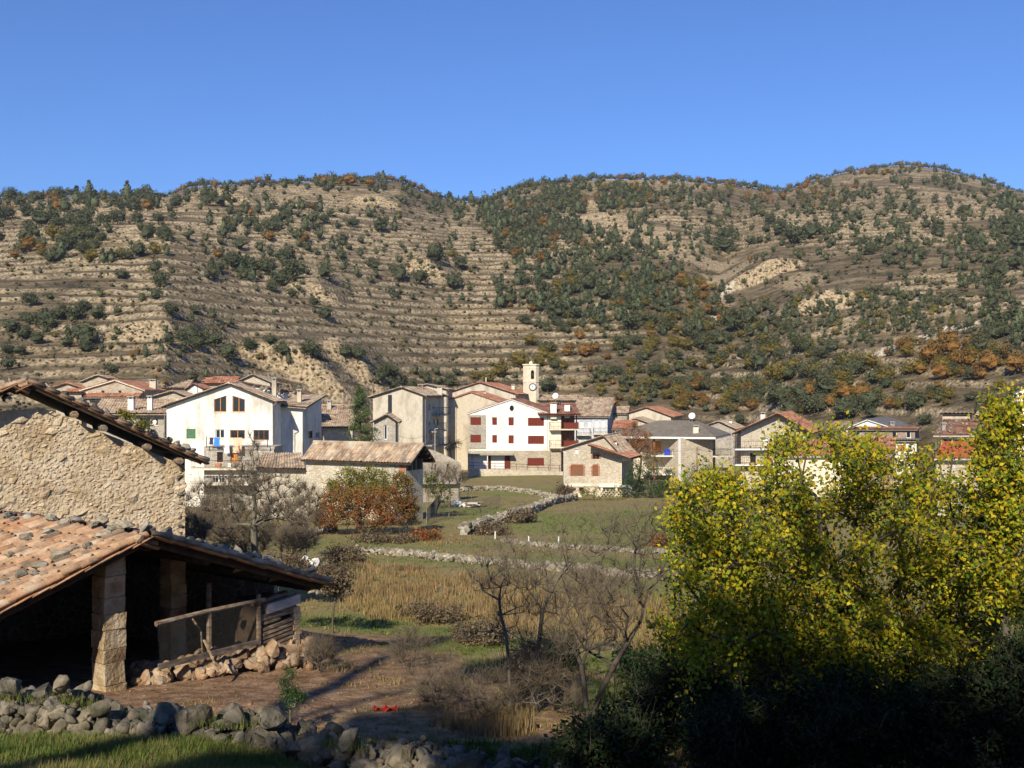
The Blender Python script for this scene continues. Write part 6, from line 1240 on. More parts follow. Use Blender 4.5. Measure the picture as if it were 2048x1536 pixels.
for s, z, r0 in used:
    ang = rs.normal() * .35 - .35; q = Qw @ Quaternion((0, 1, 0), ang) @ Quaternion((1, 0, 0), rs.normal() * .25); items.append((tuple(fb.p(s, z, -.02)), q, (r0 * 2.6, .075 + r0 * .42, r0 * 1.7)))
split_pieces('stone', R_barn, items, M_barnstone_s, bn, fb.p(0, -7.5, 0), 300, 8)
for i in range(11):   # squared corner stones
    z = -4.2 + i * .24 + .02; w_ = .34 if i % 2 else .22
    if z > top(sw) - .4: break
    place('stone', R_lime[i % 10], fb.p(sw - w_ * .45, z, -.16), bn, Qw, (w_ * 1.15, .42, .25))
# roof of the barn: verge, tiles, beams
def slope_quat(dh, up_side): # x downhill, y along ridge
    Xv = dh.normalized(); Yv = up_side.normalized(); Zv = Xv.cross(Yv); 
    if Zv.z < 0: Yv = -Yv; Zv = -Zv
    return Matrix((Xv, Yv, Zv)).transposed().to_quaternion()
def tiled(root, fr, zr, kL, kR, smin, smax, t0, t1, pitch, expo, base, limit=300, pxlim=-70, sag=0.0):
    items = []; nt_ = int((t0 - t1) / pitch)
    for side, k, lim in ((-1, kL, -smin), (1, kR, smax)):
        dh = fr.d * side + Vector((0, 0, -k)); q = slope_quat(dh, fr.n); ch = q @ Quaternion((1, 0, 0), math.pi); ll = math.sqrt(1 + k * k); nr = int(lim * ll / expo) + 1
        for j in range(nt_):
            t = t0 - pitch * (j + .5); js = random.uniform(0, .22)
            for i in range(nr):
                s = (lim - (i + 1) * expo / ll + .02 + (js if j else 0) * .6) * side
                if s * side < -.3: continue
                z = zr - abs(s) * k + random.uniform(-.01, .02) - .012 * math.sin(j * .9 + i * .5); p = fr.p(s, z, t + random.uniform(-.012, .012))
                if 1024 + F * p.x / p.y < pxlim: continue
                jq = Quaternion((0, 0, 1), random.uniform(-.06, .06)); items.append((tuple(p), q @ jq @ Quaternion((0, 1, 0), -.035), (random.uniform(.97, 1.05), pitch / .24, 1)))
                items.append((tuple(p + Vector((0, 0, .0)) + fr.n * pitch / 2), ch, (1, pitch / .24, .5)))
    vis = [it for n_, it in enumerate(items) if n_ % 2 == 0]; ch_ = [it for n_, it in enumerate(items) if n_ % 2 == 1]
    vis.sort(key=lambda it: Vector(it[0]).length); 
    for it in vis[:limit]: place('tile', T_near, it[0], root, it[1], it[2])
    o = joined('tile_channels', [T_near], ch_ + vis[limit:], M_tile_near_s, root, base); o['kind'] = 'stuff'
M_tile_near_s = mat('clay_tile_rest', [(.18, .12, .08), (.34, .20, .12), (.36, .27, .19)], 3, .35, 24, rcols=[(.62, .66, .66), (1, .96, .9), (1.15, 1.0, .85), (.95, .85, .75), (1.05, 1.05, 1.0)], dist=.02)
tiled(bn, fb, zA - .06, kL, kR, -3.2, sE, .62, -5.5, .25, .42, fb.p(0, -7.5, 0), 150)
mb = MB()
for side, k, L_ in ((-1, kL, 4.4), (1, kR, sE - .05)):
    a = fb.p(0, zA - .08, .55); b_ = fb.p(side * L_, zA - .08 - k * L_, .55); c = fb.p(side * L_, zA - .08 - k * L_, -9); d = fb.p(0, zA - .08, -9); mb.slab(a, b_, c, d, .05)
mb.obj('roof_deck', M_wood_old, bn)
mb = MB()
for side, k, L_ in ((-1, kL, 3.0), (1, kR, sE - .15)):
    p0 = fb.p(side * .02, zA - .17, .52); p1 = fb.p(side * L_, zA - .17 - k * L_, .52); mb.tube(p0, p1, .045, n=6)
mb.obj('verge_board', M_wood_dark, bn)
for px, off in ((150, .30), (208, .33), (292, .33), (355, .33), (20, .35)):
    s = fb.s_(px, .3); z = top(s) - off + .12; mb = MB(); mb.tube(fb.p(s, z, -1.2), fb.p(s + random.uniform(-.05, .05), z - .03, .50), .13, .10, 7); mb.obj('beam', M_wood_old, bn)
def place_on(fr, zr, k, px, py, side):
    kx = (px - 1024) / F; kz = (HY - py) / F; gx, gy = fr.d.x, fr.d.y; Og = fr.O.x * gx + fr.O.y * gy; kk = -k * side
    Y = (zr - kk * Og) / (kz - kk * (kx * gx + gy)); return Vector((kx * Y, Y, kz * Y))
for i in range(30):
    s = random.uniform(-1.9, sE - .1); t = random.uniform(-.5, .45) if i % 3 else random.uniform(-.2, .45); z = zA - .06 - (kR * s if s > 0 else -kL * s); sz = random.uniform(.12, .30); place('ballast_stone', R_ball[i % 8], fb.p(s, z + .10 + sz * .22, t), bn, rq(), (sz * 1.3, sz, sz * .7))
pl = leafy('creeper', 'yellow-green plant growing over the barn verge tiles', 'plant', P(275, 850, 30.4), [(262, 838, 14, 12), (292, 848, 16, 8), (248, 826, 8, 6)], 30.4, .25, 26, 26, .09, .075, M_greenyel, 301, .015)
# ------------------------------------------------------------------ open shed (left foreground)
R0 = Vector((-7.26, 20.5)); fs = Fr(R0, (.612, .791)); zR = -2.71; kS = .342
sh = thing('open_shed', 'open-fronted stone shed with clay tile roof weighted by stones', 'shed', tuple(fs.p(0, -5.7, 0))); shb = fs.p(0, -5.7, 0)
tiled(sh, fs, zR, kS, kS, -5.2, 4.6, .34, -8.6, .235, .345, shb, 300)
mb = MB()
for side, L_ in ((-1, 6.0), (1, 4.5)):
    a = fs.p(0, zR - .03, .28); b_ = fs.p(side * L_, zR - .03 - kS * L_, .28); c = fs.p(side * L_, zR - .03 - kS * L_, -8.6); d = fs.p(0, zR - .03, -8.6); mb.slab(a, b_, c, d, .05)
mb.obj('roof_deck', M_wood_dark, sh)
mb = MB()
for side, L_ in ((-1, 6.0), (1, 4.45)): mb.tube(fs.p(0, zR - .14, .2), fs.p(side * L_, zR - .14 - kS * L_, .2), .07, n=6)
mb.obj('verge_rafter', M_wood_dark, sh)
mb = MB(); mb.tube(fs.p(0, zR - .2, .3), fs.p(0, zR - .2, -8.5), .12, n=7)
for s in (-4.4, -2.9, -1.5, 1.5, 3.0, 4.2): mb.tube(fs.p(s, zR - .2 - kS * abs(s), .1), fs.p(s, zR - .2 - kS * abs(s), -8.5), .10, n=6)
mb.obj('purlins', M_wood_dark, sh)
for px, py, side in ((204, 1113, -1), (122, 1155, -1), (45, 1188, -1), (279, 1076, 1)):
    p = place_on(fs, zR - .13, kS, px, py, side); place('beam_end', R_rub[px % 8], p + Vector((.02, -.05, 0)), sh, rq_small(.4), (.24, .22, .2))
for px, py in ((417, 1121), (482, 1138), (553, 1157), (628, 1176)):
    Y = 22.4 + (px - 417) * .007; p = P(px, py, Y); mb = MB(); sl_ = Vector((.30, .12, .02)); w_ = Vector((.03, -.02, .07)); e_ = Vector((.06, -.5, -.02)) * .25
    mb.hexa([p - sl_ * .5 - w_, p + sl_ * .6 - w_ * .3, p + sl_ * .6 - w_ * .3 - e_ * 5, p - sl_ * .5 - w_ - e_ * 5, p - sl_ * .4 + w_ * .3, p + sl_ * .55 + w_, p + sl_ * .55 + w_ - e_ * 5, p - sl_ * .4 + w_ * .3 - e_ * 5]); mb.obj('bracket_stone', M_rubble, sh)
for (px, py, w_, side) in ((57, 1035, 26, -1), (101, 1038, 26, -1), (129, 1045, 24, -1), (153, 1042, 26, -1), (199, 1044, 34, -1), (186, 1052, 24, -1), (248, 1053, 36, -1), (225, 1060, 22, -1), (56, 1075, 30, -1), (209, 1071, 28, -1), (174, 1092, 26, -1), (146, 1101, 26, -1), (122, 1113, 34, -1), (80, 1134, 28, -1), (44, 1150, 30, -1), (68, 1146, 22, -1), (7, 1171, 22, -1), (99, 1064, 24, -1), (12, 1032, 26, -1), (30, 1040, 20, -1), (20, 1110, 22, -1)):
    p = place_on(fs, zR + .05, kS, px, py + 6, side); s_ = w_ / F * p.y; place('ballast_stone', R_ball[px % 8], p + Vector((0, 0, .08)), sh, rq_small(.3), (s_ * 1.15, s_ * .95, s_ * .62))
for i in range(34):
    s = .2 + 4.2 * (i + random.random()) / 34; sz = random.uniform(.10, .26) * (1.3 if 1.2 < s < 3.6 else 1); place('ballast_stone', R_ball[i % 8], fs.p(s, zR - kS * s + .10 + sz * .2, random.uniform(-.5, .12)), sh, rq(), (sz * 1.5, sz, sz * .6))
# walls inside
mb = MB(); facade(mb, fs, [(-6, -7.5), (4.3, -7.5), (4.3, zR - kS * 4.3 - .1), (0, zR - .1), (-6, zR - kS * 6 - .1)], [], t=-8.4); mb.quad(fs.p(-6, -7, -8.4), fs.p(-6, -4.8, -8.4), fs.p(-6, -4.8, 0), fs.p(-6, -7, 0)); mb.quad(fs.p(4.3, -8, -8.4), fs.p(4.3, -4.25, -8.4), fs.p(4.3, -4.25, -1.2), fs.p(4.3, -8, -1.2)); mb.obj('wall', M_masr, sh)
def blocks(name, s0, t0, w_, d_, z0, z1, hs, mat_):
    pl_ = None; z = z0; k = 0
    while z < z1 - .08:
        h = min(hs * random.uniform(.7, 1.3), z1 - z); n = 2 if (k % 2 and w_ > .5) else 1
        for i in range(n):
            a = s0 - w_ / 2 + w_ * i / n; b_ = a + w_ / n - .012; mb = MB(); J = lambda: random.uniform(-.022, .022)
            P8 = [fs.p(a + J(), z + .006, t0 + J()), fs.p(b_ + J(), z + .006, t0 + J()), fs.p(b_ + J(), z + .006, t0 - d_ + J()), fs.p(a + J(), z + .006, t0 - d_ + J()), fs.p(a + J(), z + h - .012, t0 + J()), fs.p(b_ + J(), z + h - .012, t0 + J()), fs.p(b_ + J(), z + h - .012, t0 - d_ + J()), fs.p(a + J(), z + h - .012, t0 - d_ + J())]
            mb.hexa(P8); mb.obj(name, mat_, sh)
        z += h; k += 1
    mb = MB(); mb.box(fs, s0 - w_ / 2 + .03, s0 + w_ / 2 - .03, z0 - .4, z1, t0 - d_ + .03, t0 - .03); mb.obj('pillar_core', M_mortar, sh)
blocks('pillar_stone', -.50, -.05, .45, .45, -5.9, -2.95, .36, M_pillar)
blocks('pillar_stone', 1.95, -1.55, .40, .40, -6.3, -3.45, .30, M_pillar)
q = lambda px, Y: ((Vector((X(px, Y), Y)) - R0).dot(Vector((.612, .791))), (Vector((X(px, Y), Y)) - R0).dot(Vector((.791, -.612))))
for px, Y, w_, za, zb_ in ((482, 25.2, .32, 1296, 1246), (508, 25.0, .2, 1292, 1244)):
    s, t = q(px, Y); blocks('stub_wall_stone', s, t, w_, .4, Z(za + 20, Y), Z(zb_, Y), .22, M_pillar)
s5 = fs.s_(520, .1); s3 = fs.s_(418, -.6); s1 = fs.s_(312, .1)
mb = MB(); mb.tube(fs.p(s5, -6.4, .05), fs.p(s5, Z(1188, fs.p(s5, 0).y), .05), .055, n=6); mb.tube(fs.p(s3, -6.4, -.6), fs.p(s3, Z(1165, 22.5), -.6), .06, n=6); mb.obj('timber_post', M_wood_old, sh)
zl0 = P(312, 1248, fs.p(s1, 0, .1).y); zl1 = P(522, 1200, fs.p(s5, 0, .1).y)
mb = MB(); mb.tube(zl0, zl0.lerp(zl1, .5) + Vector((0, 0, .02)), .058, .05, 8); mb.tube(zl0.lerp(zl1, .5) + Vector((0, 0, .02)), zl1 + Vector((.06, .07, 0)), .05, .042, 8); mb.obj('pole_rail', M_wood_old, sh)
lb0 = P(318, 1335, zl0.y); lb1 = P(522, 1284, zl1.y); mb = MB(); mb.hexa([lb0 + Vector((0, 0, -.05)), lb1 + Vector((0, 0, -.05)), lb1 + Vector((-.05, .08, -.05)), lb0 + Vector((-.05, .08, -.05)), lb0 + Vector((0, 0, .05)), lb1 + Vector((0, 0, .05)), lb1 + Vector((-.05, .08, .05)), lb0 + Vector((-.05, .08, .05))]); mb.obj('bottom_rail', M_wood_old, sh)
mb = MB(); mb.tube(P(385, 1238, 21.6), P(402, 1262, 21.7), .02, n=5); mb.tube(P(402, 1262, 21.7), P(405, 1310, 21.6), .02, n=5); mb.tube(P(408, 1280, 21.2), P(438, 1345, 20.8), .028, .022, 6); mb.obj('leaning_stick', M_wood_old, sh)
S_ = []; n = 46; a0, a1, b0, b1 = map(np.array, (zl0, zl1, lb0, lb1)); W_ = np.linalg.norm(a1 - a0); 
g = lambda u, v: (a0 + (a1 - a0) * u) * (1 - v) + (b0 + (b1 - b0) * u) * v + np.array([.03, -.03, 0])
for i in range(-16, n):
    for sg in (1, -1):
        u0, u1 = (i / n, (i + 16) / n) if sg > 0 else ((i + 16) / n, i / n); v0, v1 = 0., 1.
        def clip(u0, v0, u1, v1):
            for lo in (0, 1):
                if (u0 - lo) * (u1 - lo) < 0:
                    t = (lo - u0) / (u1 - u0); vm = v0 + (v1 - v0) * t
                    if (u0 < 0) or (u0 > 1): u0, v0 = lo, vm
                    else: u1, v1 = lo, vm
            return u0, v0, u1, v1
        u0, v0, u1, v1 = clip(u0, v0, u1, v1)
        if min(u0, u1) < -.001 or max(u0, u1) > 1.001: continue
        S_.append((*g(u0, v0), *g(u1, v1), .0022, .0022))
V, Fc = tubes(S_, 3); place('wire_netting', np_mesh('wire_netting', V - np.array(shb), Fc, M_wire), shb, sh)
# small timber hutch at the shed's end
sa, sb = fs.s_(528, .12), fs.s_(601, .12); ht = thing('timber_hutch', 'small hutch of grey boards and slats closing the right end of the shed', 'hutch', tuple(fs.p((sa + sb) / 2, -6.4, 0))); Yh = fs.p((sa + sb) / 2, 0, .1).y
mb = MB(); mb.box(fs, sa, sb - .1, Z(1303, Yh), Z(1200, Yh), -.9, -.10); mb.obj('inner_box', M_wood_dark, ht)
def board(z0, z1, s0, s1, t0=.06, m_=M_wood_old, tilt=0, nm='board'):
    mb = MB(); dz = tilt; mb.hexa([fs.p(s0, Z(z1, Yh), t0), fs.p(s1, Z(z1, Yh) + dz, t0), fs.p(s1, Z(z1, Yh) + dz, -.09), fs.p(s0, Z(z1, Yh), -.09), fs.p(s0, Z(z0, Yh), t0), fs.p(s1, Z(z0, Yh) + dz, t0), fs.p(s1, Z(z0, Yh) + dz, -.09), fs.p(s0, Z(z0, Yh), -.09)]); return mb.obj(nm, m_, ht)
M_wood_pale = mat('bleached_board', [(.34, .31, .27), (.5, .47, .43)], 5, .5, 30, stretch=(1, 1, 5))
W_ = sb - sa
board(1204, 1222, sa + .12 * W_, sb + .02, .10, M_wood_pale, .09); board(1196, 1203, sa - .2, sa + .7 * W_, .06, M_wood_old, .12)
board(1222, 1236, sa, sb - .06 * W_, .05, M_wood_old, .06); board(1238, 1244, sa + .05, sa + .5 * W_, .05, M_wood_old, .05)
for i in range(6): board(1250 + i * 8.6, 1255.5 + i * 8.6, sa + .02, sb - .16 * W_ + random.uniform(-.03, .03), .07 + .01 * (i % 2), M_wood_old, .10, 'slat')
z = Z(1300, Yh); k = 0
while z < Z(1222, Yh): h = random.uniform(.09, .16); mb = MB(); o = random.uniform(-.03, .03); mb.box(fs, sb - .14 * W_ + o, sb + .03 + o, z, z + h - .01, -.3, .09); mb.obj('jamb_stone', M_barnstone, ht); z += h; k += 1
# rubble along the shed front
rb = thing('rubble_heap', 'heap of tumbled ochre stones along the foot of the shed netting', 'rubble', tuple(gpt(430, 1360)))
for i in range(210):
    u = random.uniform(0, 1) ** .9; px = 262 + 355 * u; cy = 1352 - 62 * u; lay = random.random(); py = cy + (-22 + 50 * lay) * (.9 if u < .8 else .6)
    qq = gpt(px, py + 6); Y = min(21.3 + 2.6 * u, 24) - .9 * lay; p = P(px, py, Y); sz = random.choice([.14, .2, .2, .26, .3, .36]) * random.uniform(.8, 1.15); g_ = gz(p.x, p.y); p.z = min(max(p.z, g_ + .04), g_ + .62 * (1 - lay) + .08)
    place('stone', R_rub[i % 8], p, rb, rq(), (sz * 1.15, sz * .9, sz * .75))
for (px, py, sz) in ((545, 1300, .5), (590, 1316, .38), (520, 1335, .36), (560, 1350, .36), (600, 1350, .3), (620, 1335, .3)):
    p = P(px, py, 22.6); place('stone', R_rub[px % 8], p, rb, rq_small(.5), (sz * .7, sz * .6, sz))
# ------------------------------------------------------------------ foreground dry stone wall
fw_ = thing('foreground_wall', 'tumbled grey limestone wall across the bottom of the picture', 'wall', (X(500, 14.2), 14.2, -4.9))
WP = [(-140, 15.9, 1338), (0, 15.4, 1345), (150, 15.2, 1352), (230, 15.0, 1385), (400, 14.6, 1398), (560, 14.3, 1408), (660, 14.0, 1438), (800, 13.7, 1456), (1000, 13.3, 1494), (1300, 13.0, 1515), (1800, 12.8, 1528), (2150, 12.8, 1530)]
wx = [p[0] for p in WP]; items = []; rs = np.random.RandomState(12)
for i in range(2000):
    px = rs.uniform(-120, 2100) if i % 4 else rs.uniform(-120, 1000); Y = np.interp(px, wx, [p[1] for p in WP]); pt = np.interp(px, wx, [p[2] for p in WP]) + 40 + 8 * math.sin(px * .035) + 6 * math.sin(px * .11)
    u = rs.rand(); s_ = .08 + .22 * rs.rand() ** 1.8
    if u < .5: dy = -.32 + rs.uniform(-.08, .06) - .1; zt = Z(pt, Y) - rs.uniform(.02, .62)
    else: dy = rs.uniform(-.35, .45); zt = Z(pt, Y) - rs.uniform(0, .10)
    zt -= s_ * .25; x = X(px, Y); items.append(((x, Y + dy, zt), rq(), (s_ * 1.35, s_, s_ * .85)))
for (px, py, w_) in ((385, 1432, 105), (470, 1425, 80), (545, 1425, 85), (530, 1492, 165), (640, 1492, 120), (700, 1470, 80), (800, 1500, 90), (90, 1372, 75), (125, 1355, 60), (268, 1452, 80), (860, 1520, 90), (330, 1415, 70), (940, 1512, 80), (20, 1362, 70), (200, 1400, 60)):
    Y = np.interp(px, wx, [p[1] for p in WP]) - .32; p = P(px, py + 14, Y); s_ = .78 * w_ / F * Y; items.append((tuple(p), rq_small(.5), (s_, s_ * .8, s_ * .85)))
split_pieces('stone', R_lime, items, M_limestone_st := mat('grey_limestone_small', [(.045, .045, .028), (.12, .105, .078), (.22, .195, .15)], 3.5, 1.0, 9, rcols=TINT, dist=.04), fw_, fw_.location, 300, 10)
mb = MB()
for i in range(len(WP) - 1):
    a, b_ = WP[i], WP[i + 1]; pa, pb = P(a[0], a[2] + 60, a[1]), P(b_[0], b_[2] + 60, b_[1]); v = Vector((0, .32, 0)); dn = Vector((0, 0, -.9))
    mb.hexa([pa - v + dn, pb - v + dn, pb + v + dn, pa + v + dn, pa - v, pb - v, pb + v, pa + v])
mb.obj('earth_core', M_limestone_st, fw_)
# ------------------------------------------------------------------ centre bare trees
def C3(px, py, Y): p = P(px, py, Y); return np.array(p)
b_ = at(1064, 18.6); bare('bare_tree', 'twiggy grey-brown bare tree in the centre of the meadow foreground', b_, [(1090, 1150, 60, 90), (1180, 1090, 70, 60), (1040, 1200, 60, 90), (1240, 1060, 40, 40), (1080, 1330, 60, 70), (1000, 1130, 40, 50), (1120, 1240, 60, 60)], 18.6, 1.1, 260, 401, .045, .005, 2600, .34, seeds=[C3(1066, 1360, 18.6), C3(1078, 1290, 18.6), C3(1085, 1220, 18.6), C3(1112, 1165, 18.7), C3(1160, 1105, 18.8), C3(1206, 1060, 18.9)], twr=.0028, trunk=M_bark)
b_ = at(1020, 17.6); bare('bare_sapling', 'slim bare sapling with one straight stem left of the centre tree', b_, [(1000, 1160, 40, 30), (965, 1150, 35, 40), (1010, 1110, 26, 34), (950, 1270, 60, 22), (1040, 1200, 26, 30)], 17.6, .6, 60, 402, .028, .004, 600, .28, seeds=[C3(1018, 1330, 17.6), C3(1012, 1270, 17.6), C3(1002, 1230, 17.6), C3(998, 1200, 17.6)], twr=.0025)
b_ = at(1182, 17.0); bare('bare_tree', 'dark forked bare tree right of the centre tree, lower trunk in shadow', b_, [(1140, 1270, 50, 50), (1310, 1120, 45, 60), (1290, 1050, 50, 40), (1240, 1200, 50, 60), (1180, 1200, 50, 50), (1330, 1030, 30, 40), (1110, 1160, 60, 30)], 17.0, .9, 240, 403, .05, .005, 1900, .32, seeds=[C3(1200, 1390, 17), C3(1228, 1330, 17), C3(1255, 1285, 17.1), C3(1282, 1240, 17.2), C3(1296, 1180, 17.3)], twr=.0026, trunk=M_barkd)
b_ = at(1176, 16.8); bare('bare_tree', 'second dark stem beside the forked bare tree', b_, [(1150, 1270, 40, 30), (1215, 1260, 22, 40), (1130, 1290, 30, 24)], 16.8, .4, 50, 404, .045, .004, 500, .26, seeds=[C3(1168, 1370, 16.8), C3(1163, 1330, 16.8), C3(1176, 1300, 16.8)], twr=.0026, trunk=M_barkd)
b_ = at(1075, 17.9); bare('twiggy_shrub', 'dense grey twiggy shrub round the foot of the centre tree', b_, [(1060, 1360, 60, 70), (1110, 1390, 60, 40)], 17.9, .8, 90, 405, .03, .004, 2200, .35, twr=.003, cat='shrub')
for i, (px, py, rx, ry, Y, lab) in enumerate(((870, 1370, 60, 50, 18.5, 'dry brown weeds on the bare soil, left of the sapling'), (960, 1400, 60, 50, 17.2, 'dry brown weeds at the foot of the slim sapling'), (640, 1310, 26, 26, 22.5, 'small leafless shrub at the right corner of the hutch'), (1230, 1190, 60, 60, 19.5, 'fine grey brushwood between the two bare trees'), (1180, 1180, 80, 40, 24, 'pale brushwood in the straw grass behind the bare trees'), (820, 1300, 40, 36, 23, 'thin dry shrub on the soil right of the shed'))):
    b_ = at(px, Y); bare('dry_shrub', lab, b_, [(px, py, rx, ry)], Y, .8, 40, 420 + i, .02, .003, 1000, .4, twr=.0028, cat='shrub', group='dry shrubs of the yard', trunk=M_twig)
leafy('pine_sapling', 'small green pine sapling rising behind the grey boulders', 'sapling', at(580, 16.2), [(580, 1345, 6, 20), (572, 1375, 16, 16), (588, 1400, 22, 20)], 16.2, .2, 26, 60, .09, .07, M_dkgreen, 430, .015, asp=.18)
mb = MB(); q_ = gpt(770, 1422); p = Vector(q_) + Vector((0, 0, .04)); vs = [p + Vector((x * .10, y * .10, .05 * math.sin(x * 3 + y * 2))) for y in range(-1, 2) for x in range(-2, 3)]; mb.add(vs, [(j * 5 + i, j * 5 + i + 1, j * 5 + i + 6, j * 5 + i + 5) for j in range(2) for i in range(4)]); tag(mb.obj('red_rag', mat('red_cloth', [(.35, .02, .015), (.45, .04, .03)], 4, .2)), 'crumpled red rag lying on the brown soil', 'rag')
# ------------------------------------------------------------------ the yellow trees at right
Yy = 14.6
main = [(1500, 1255, 160, 80, 1.2), (1760, 1290, 150, 80, 1.2), (1500, 1050, 140, 130), (1640, 960, 130, 110), (1430, 1020, 90, 70), (1400, 1160, 80, 90), (1560, 1180, 170, 130), (1740, 1060, 150, 150), (1620, 850, 60, 30, .5), (1545, 905, 50, 36, .6), (1345, 1262, 36, 36), (1450, 1290, 110, 90), (1680, 1280, 150, 120), (1560, 1420, 200, 70), (1700, 900, 50, 50, .6), (1395, 985, 60, 24, .7)]
leafy('yellow_tree', 'large yellow-leaved tree filling the right foreground, lower half in shadow', 'tree', at(1690, Yy + .3), main, Yy, 1.5, 540, 92, .24, .074, M_yellow, 501, .09, trunk=M_barkd, seeds=[C3(1690, 1440, Yy), C3(1688, 1330, Yy), C3(1680, 1230, Yy), C3(1668, 1120, Yy), C3(1640, 1020, Yy)], tw=1500, asp=.62, flatup=(0, -.5, .3))
right = [(1870, 1080, 110, 130), (1960, 1150, 110, 130), (1890, 1270, 130, 120), (2030, 1060, 50, 120), (1880, 940, 46, 60, .5), (1820, 940, 40, 46, .6), (2030, 1300, 60, 120), (1880, 1400, 160, 70)]
leafy('yellow_tree', 'second yellow tree at right, behind the large one, below the orange roof', 'tree', at(1900, Yy + 1.2), right, Yy + .8, 1.3, 250, 90, .25, .074, M_yellow, 502, .07, trunk=M_barkd, seeds=[C3(1905, 1420, Yy + 1), C3(1900, 1280, Yy + 1), C3(1890, 1150, Yy + 1)], tw=800, flatup=(0, -.5, .3))
tall = [(2035, 1130, 40, 120), (1985, 1120, 50, 100), (1998, 815, 36, 30), (2000, 880, 40, 50), (1985, 950, 40, 60), (2030, 930, 30, 80), (2000, 1030, 44, 60), (2025, 850, 26, 40)]
leafy('yellow_tree', 'tall narrow yellow tree at the right edge with a visible grey trunk', 'tree', at(2012, Yy - .8), tall, Yy - .8, .5, 170, 80, .20, .074, M_yellow, 503, .055, trunk=M_bark, seeds=[C3(2014, 1300, Yy - .8), C3(2010, 1180, Yy - .8), C3(2006, 1050, Yy - .8), C3(1996, 940, Yy - .8), C3(1998, 860, Yy - .8)], tw=400, flatup=(0, -.5, .3))
for i, (px, py, rx, ry, Y) in enumerate(((1360, 1420, 100, 80, 15.0), (1500, 1470, 130, 80, 13.2), (1700, 1450, 140, 90, 13.0), (1900, 1440, 130, 100, 13.0), (2040, 1400, 70, 120, 12.8), (1220, 1490, 90, 45, 13.4), (1460, 1330, 120, 70, 17.2), (1680, 1320, 130, 80, 17.0), (1900, 1320, 130, 80, 17.0))):  # leaf colour carries deep shade; rear three added to darken the gaps
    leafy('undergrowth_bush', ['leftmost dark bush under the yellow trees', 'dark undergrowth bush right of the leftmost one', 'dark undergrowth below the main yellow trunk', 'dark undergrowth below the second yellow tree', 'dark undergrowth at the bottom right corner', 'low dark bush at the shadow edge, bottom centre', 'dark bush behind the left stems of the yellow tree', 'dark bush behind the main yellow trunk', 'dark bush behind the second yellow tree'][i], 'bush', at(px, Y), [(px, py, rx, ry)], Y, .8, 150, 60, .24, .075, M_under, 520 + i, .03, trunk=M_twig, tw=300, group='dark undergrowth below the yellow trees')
# ------------------------------------------------------------------ grasses
def blades(name, C_, H_, nb, wd, rs, mat_, lean=.35):
    C_ = np.repeat(C_, nb, 0); H_ = np.repeat(H_, nb) * rs.uniform(.5, 1.15, len(C_)); a = rs.uniform(0, 6.283, len(C_)); dx = np.cos(a); dy = np.sin(a)
    b0 = C_ + np.stack([rs.normal(size=len(C_)) * .12 * H_ ** .5, rs.normal(size=len(C_)) * .12 * H_ ** .5, -0.02 + 0 * H_], 1); w_ = wd * rs.uniform(.6, 1.3, len(C_)) * np.ones(len(C_))
    s = np.stack([-dy * w_, dx * w_, 0 * w_], 1); ln = lean * rs.uniform(.2, 1.4, len(C_)) * H_; t = b0 + np.stack([dx * ln, dy * ln, H_], 1)
    V = np.stack([b0 - s, b0 + s, t], 1).reshape(-1, 3); Fc = np.arange(len(C_) * 3).reshape(-1, 3); o = place(name, np_mesh(name, V, Fc, mat_)); o['kind'] = 'stuff'; return o
rs = np.random.RandomState(77); n = 42000; gx = rs.uniform(-20, 2070, n); gy = 945 + (1536 - 945) * rs.uniform(0, 1, n) ** 1.0; hp = hits(gx, gy); ok = ~np.isnan(hp[:, 0]) & (hp[:, 1] < 115); gx, gy, hp = gx[ok], gy[ok], hp[ok]
Xs, Ys = hp[:, 0], hp[:, 1]; soil = blob(Xs, Ys, None, SOILS); green = blob(Xs, Ys, None, GREENS)
def e_(cx, cy, rx, ry): return np.exp(-(((gx - cx) / rx) ** 2 + ((gy - cy) / ry) ** 2) ** 2)
straw = np.maximum.reduce([e_(900, 1200, 240, 55), e_(1150, 1230, 250, 60), e_(760, 1150, 130, 30), e_(1380, 1310, 120, 60), e_(980, 1450, 120, 40) * .5, e_(1000, 970, 60, 8), e_(850, 1080, 100, 14)]) * (.15 + .75 * vnoise(Xs * .45, Ys * .45, 4) + .55 * vnoise(Xs * 1.7, Ys * 1.7, 5))
inshed = ((gx < 640) & (gy > 1080) & (Ys > 18.5) & (Ys < 31)); r1 = rs.rand(len(gx))
ks = (straw > .42) & (r1 < .95) & ~inshed; weed = soil * (vnoise(Xs * 1.1, Ys * 1.1, 41) > .56) * vnoise(Xs * 4, Ys * 4, 42); kg = ~ks & (r1 < np.clip(.25 + .75 * green - .95 * soil + .9 * weed, .04, 1)) & ~inshed
far = np.clip(Ys / 30, .7, 3)
blades('straw_grass', hp[ks], (.16 + .26 * straw[ks]) * np.clip(1.1 - .12 * far[ks], .6, 1), 9, .006 + .0004 * Ys[ks].repeat(9), rs, M_straw, .25); bpy.data.objects['straw_grass']['label'] = 'tall dry straw grass of the meadow'
blades('meadow_grass', hp[kg], .07 + .05 * green[kg] + .02 * far[kg], 6, .006 + .00035 * Ys[kg].repeat(6), rs, M_grass, .6); bpy.data.objects['meadow_grass']['label'] = 'short green meadow grass'
kd_ = ~ks & ~kg & (r1 < .72) & ((soil < .5) | (weed > .3)) & ~inshed; blades('dry_grass', hp[kd_], .10 + .03 * far[kd_], 5, .006 + .00035 * Ys[kd_].repeat(5), rs, M_straw, .6); bpy.data.objects['dry_grass']['label'] = 'short dry grass between the green patches'
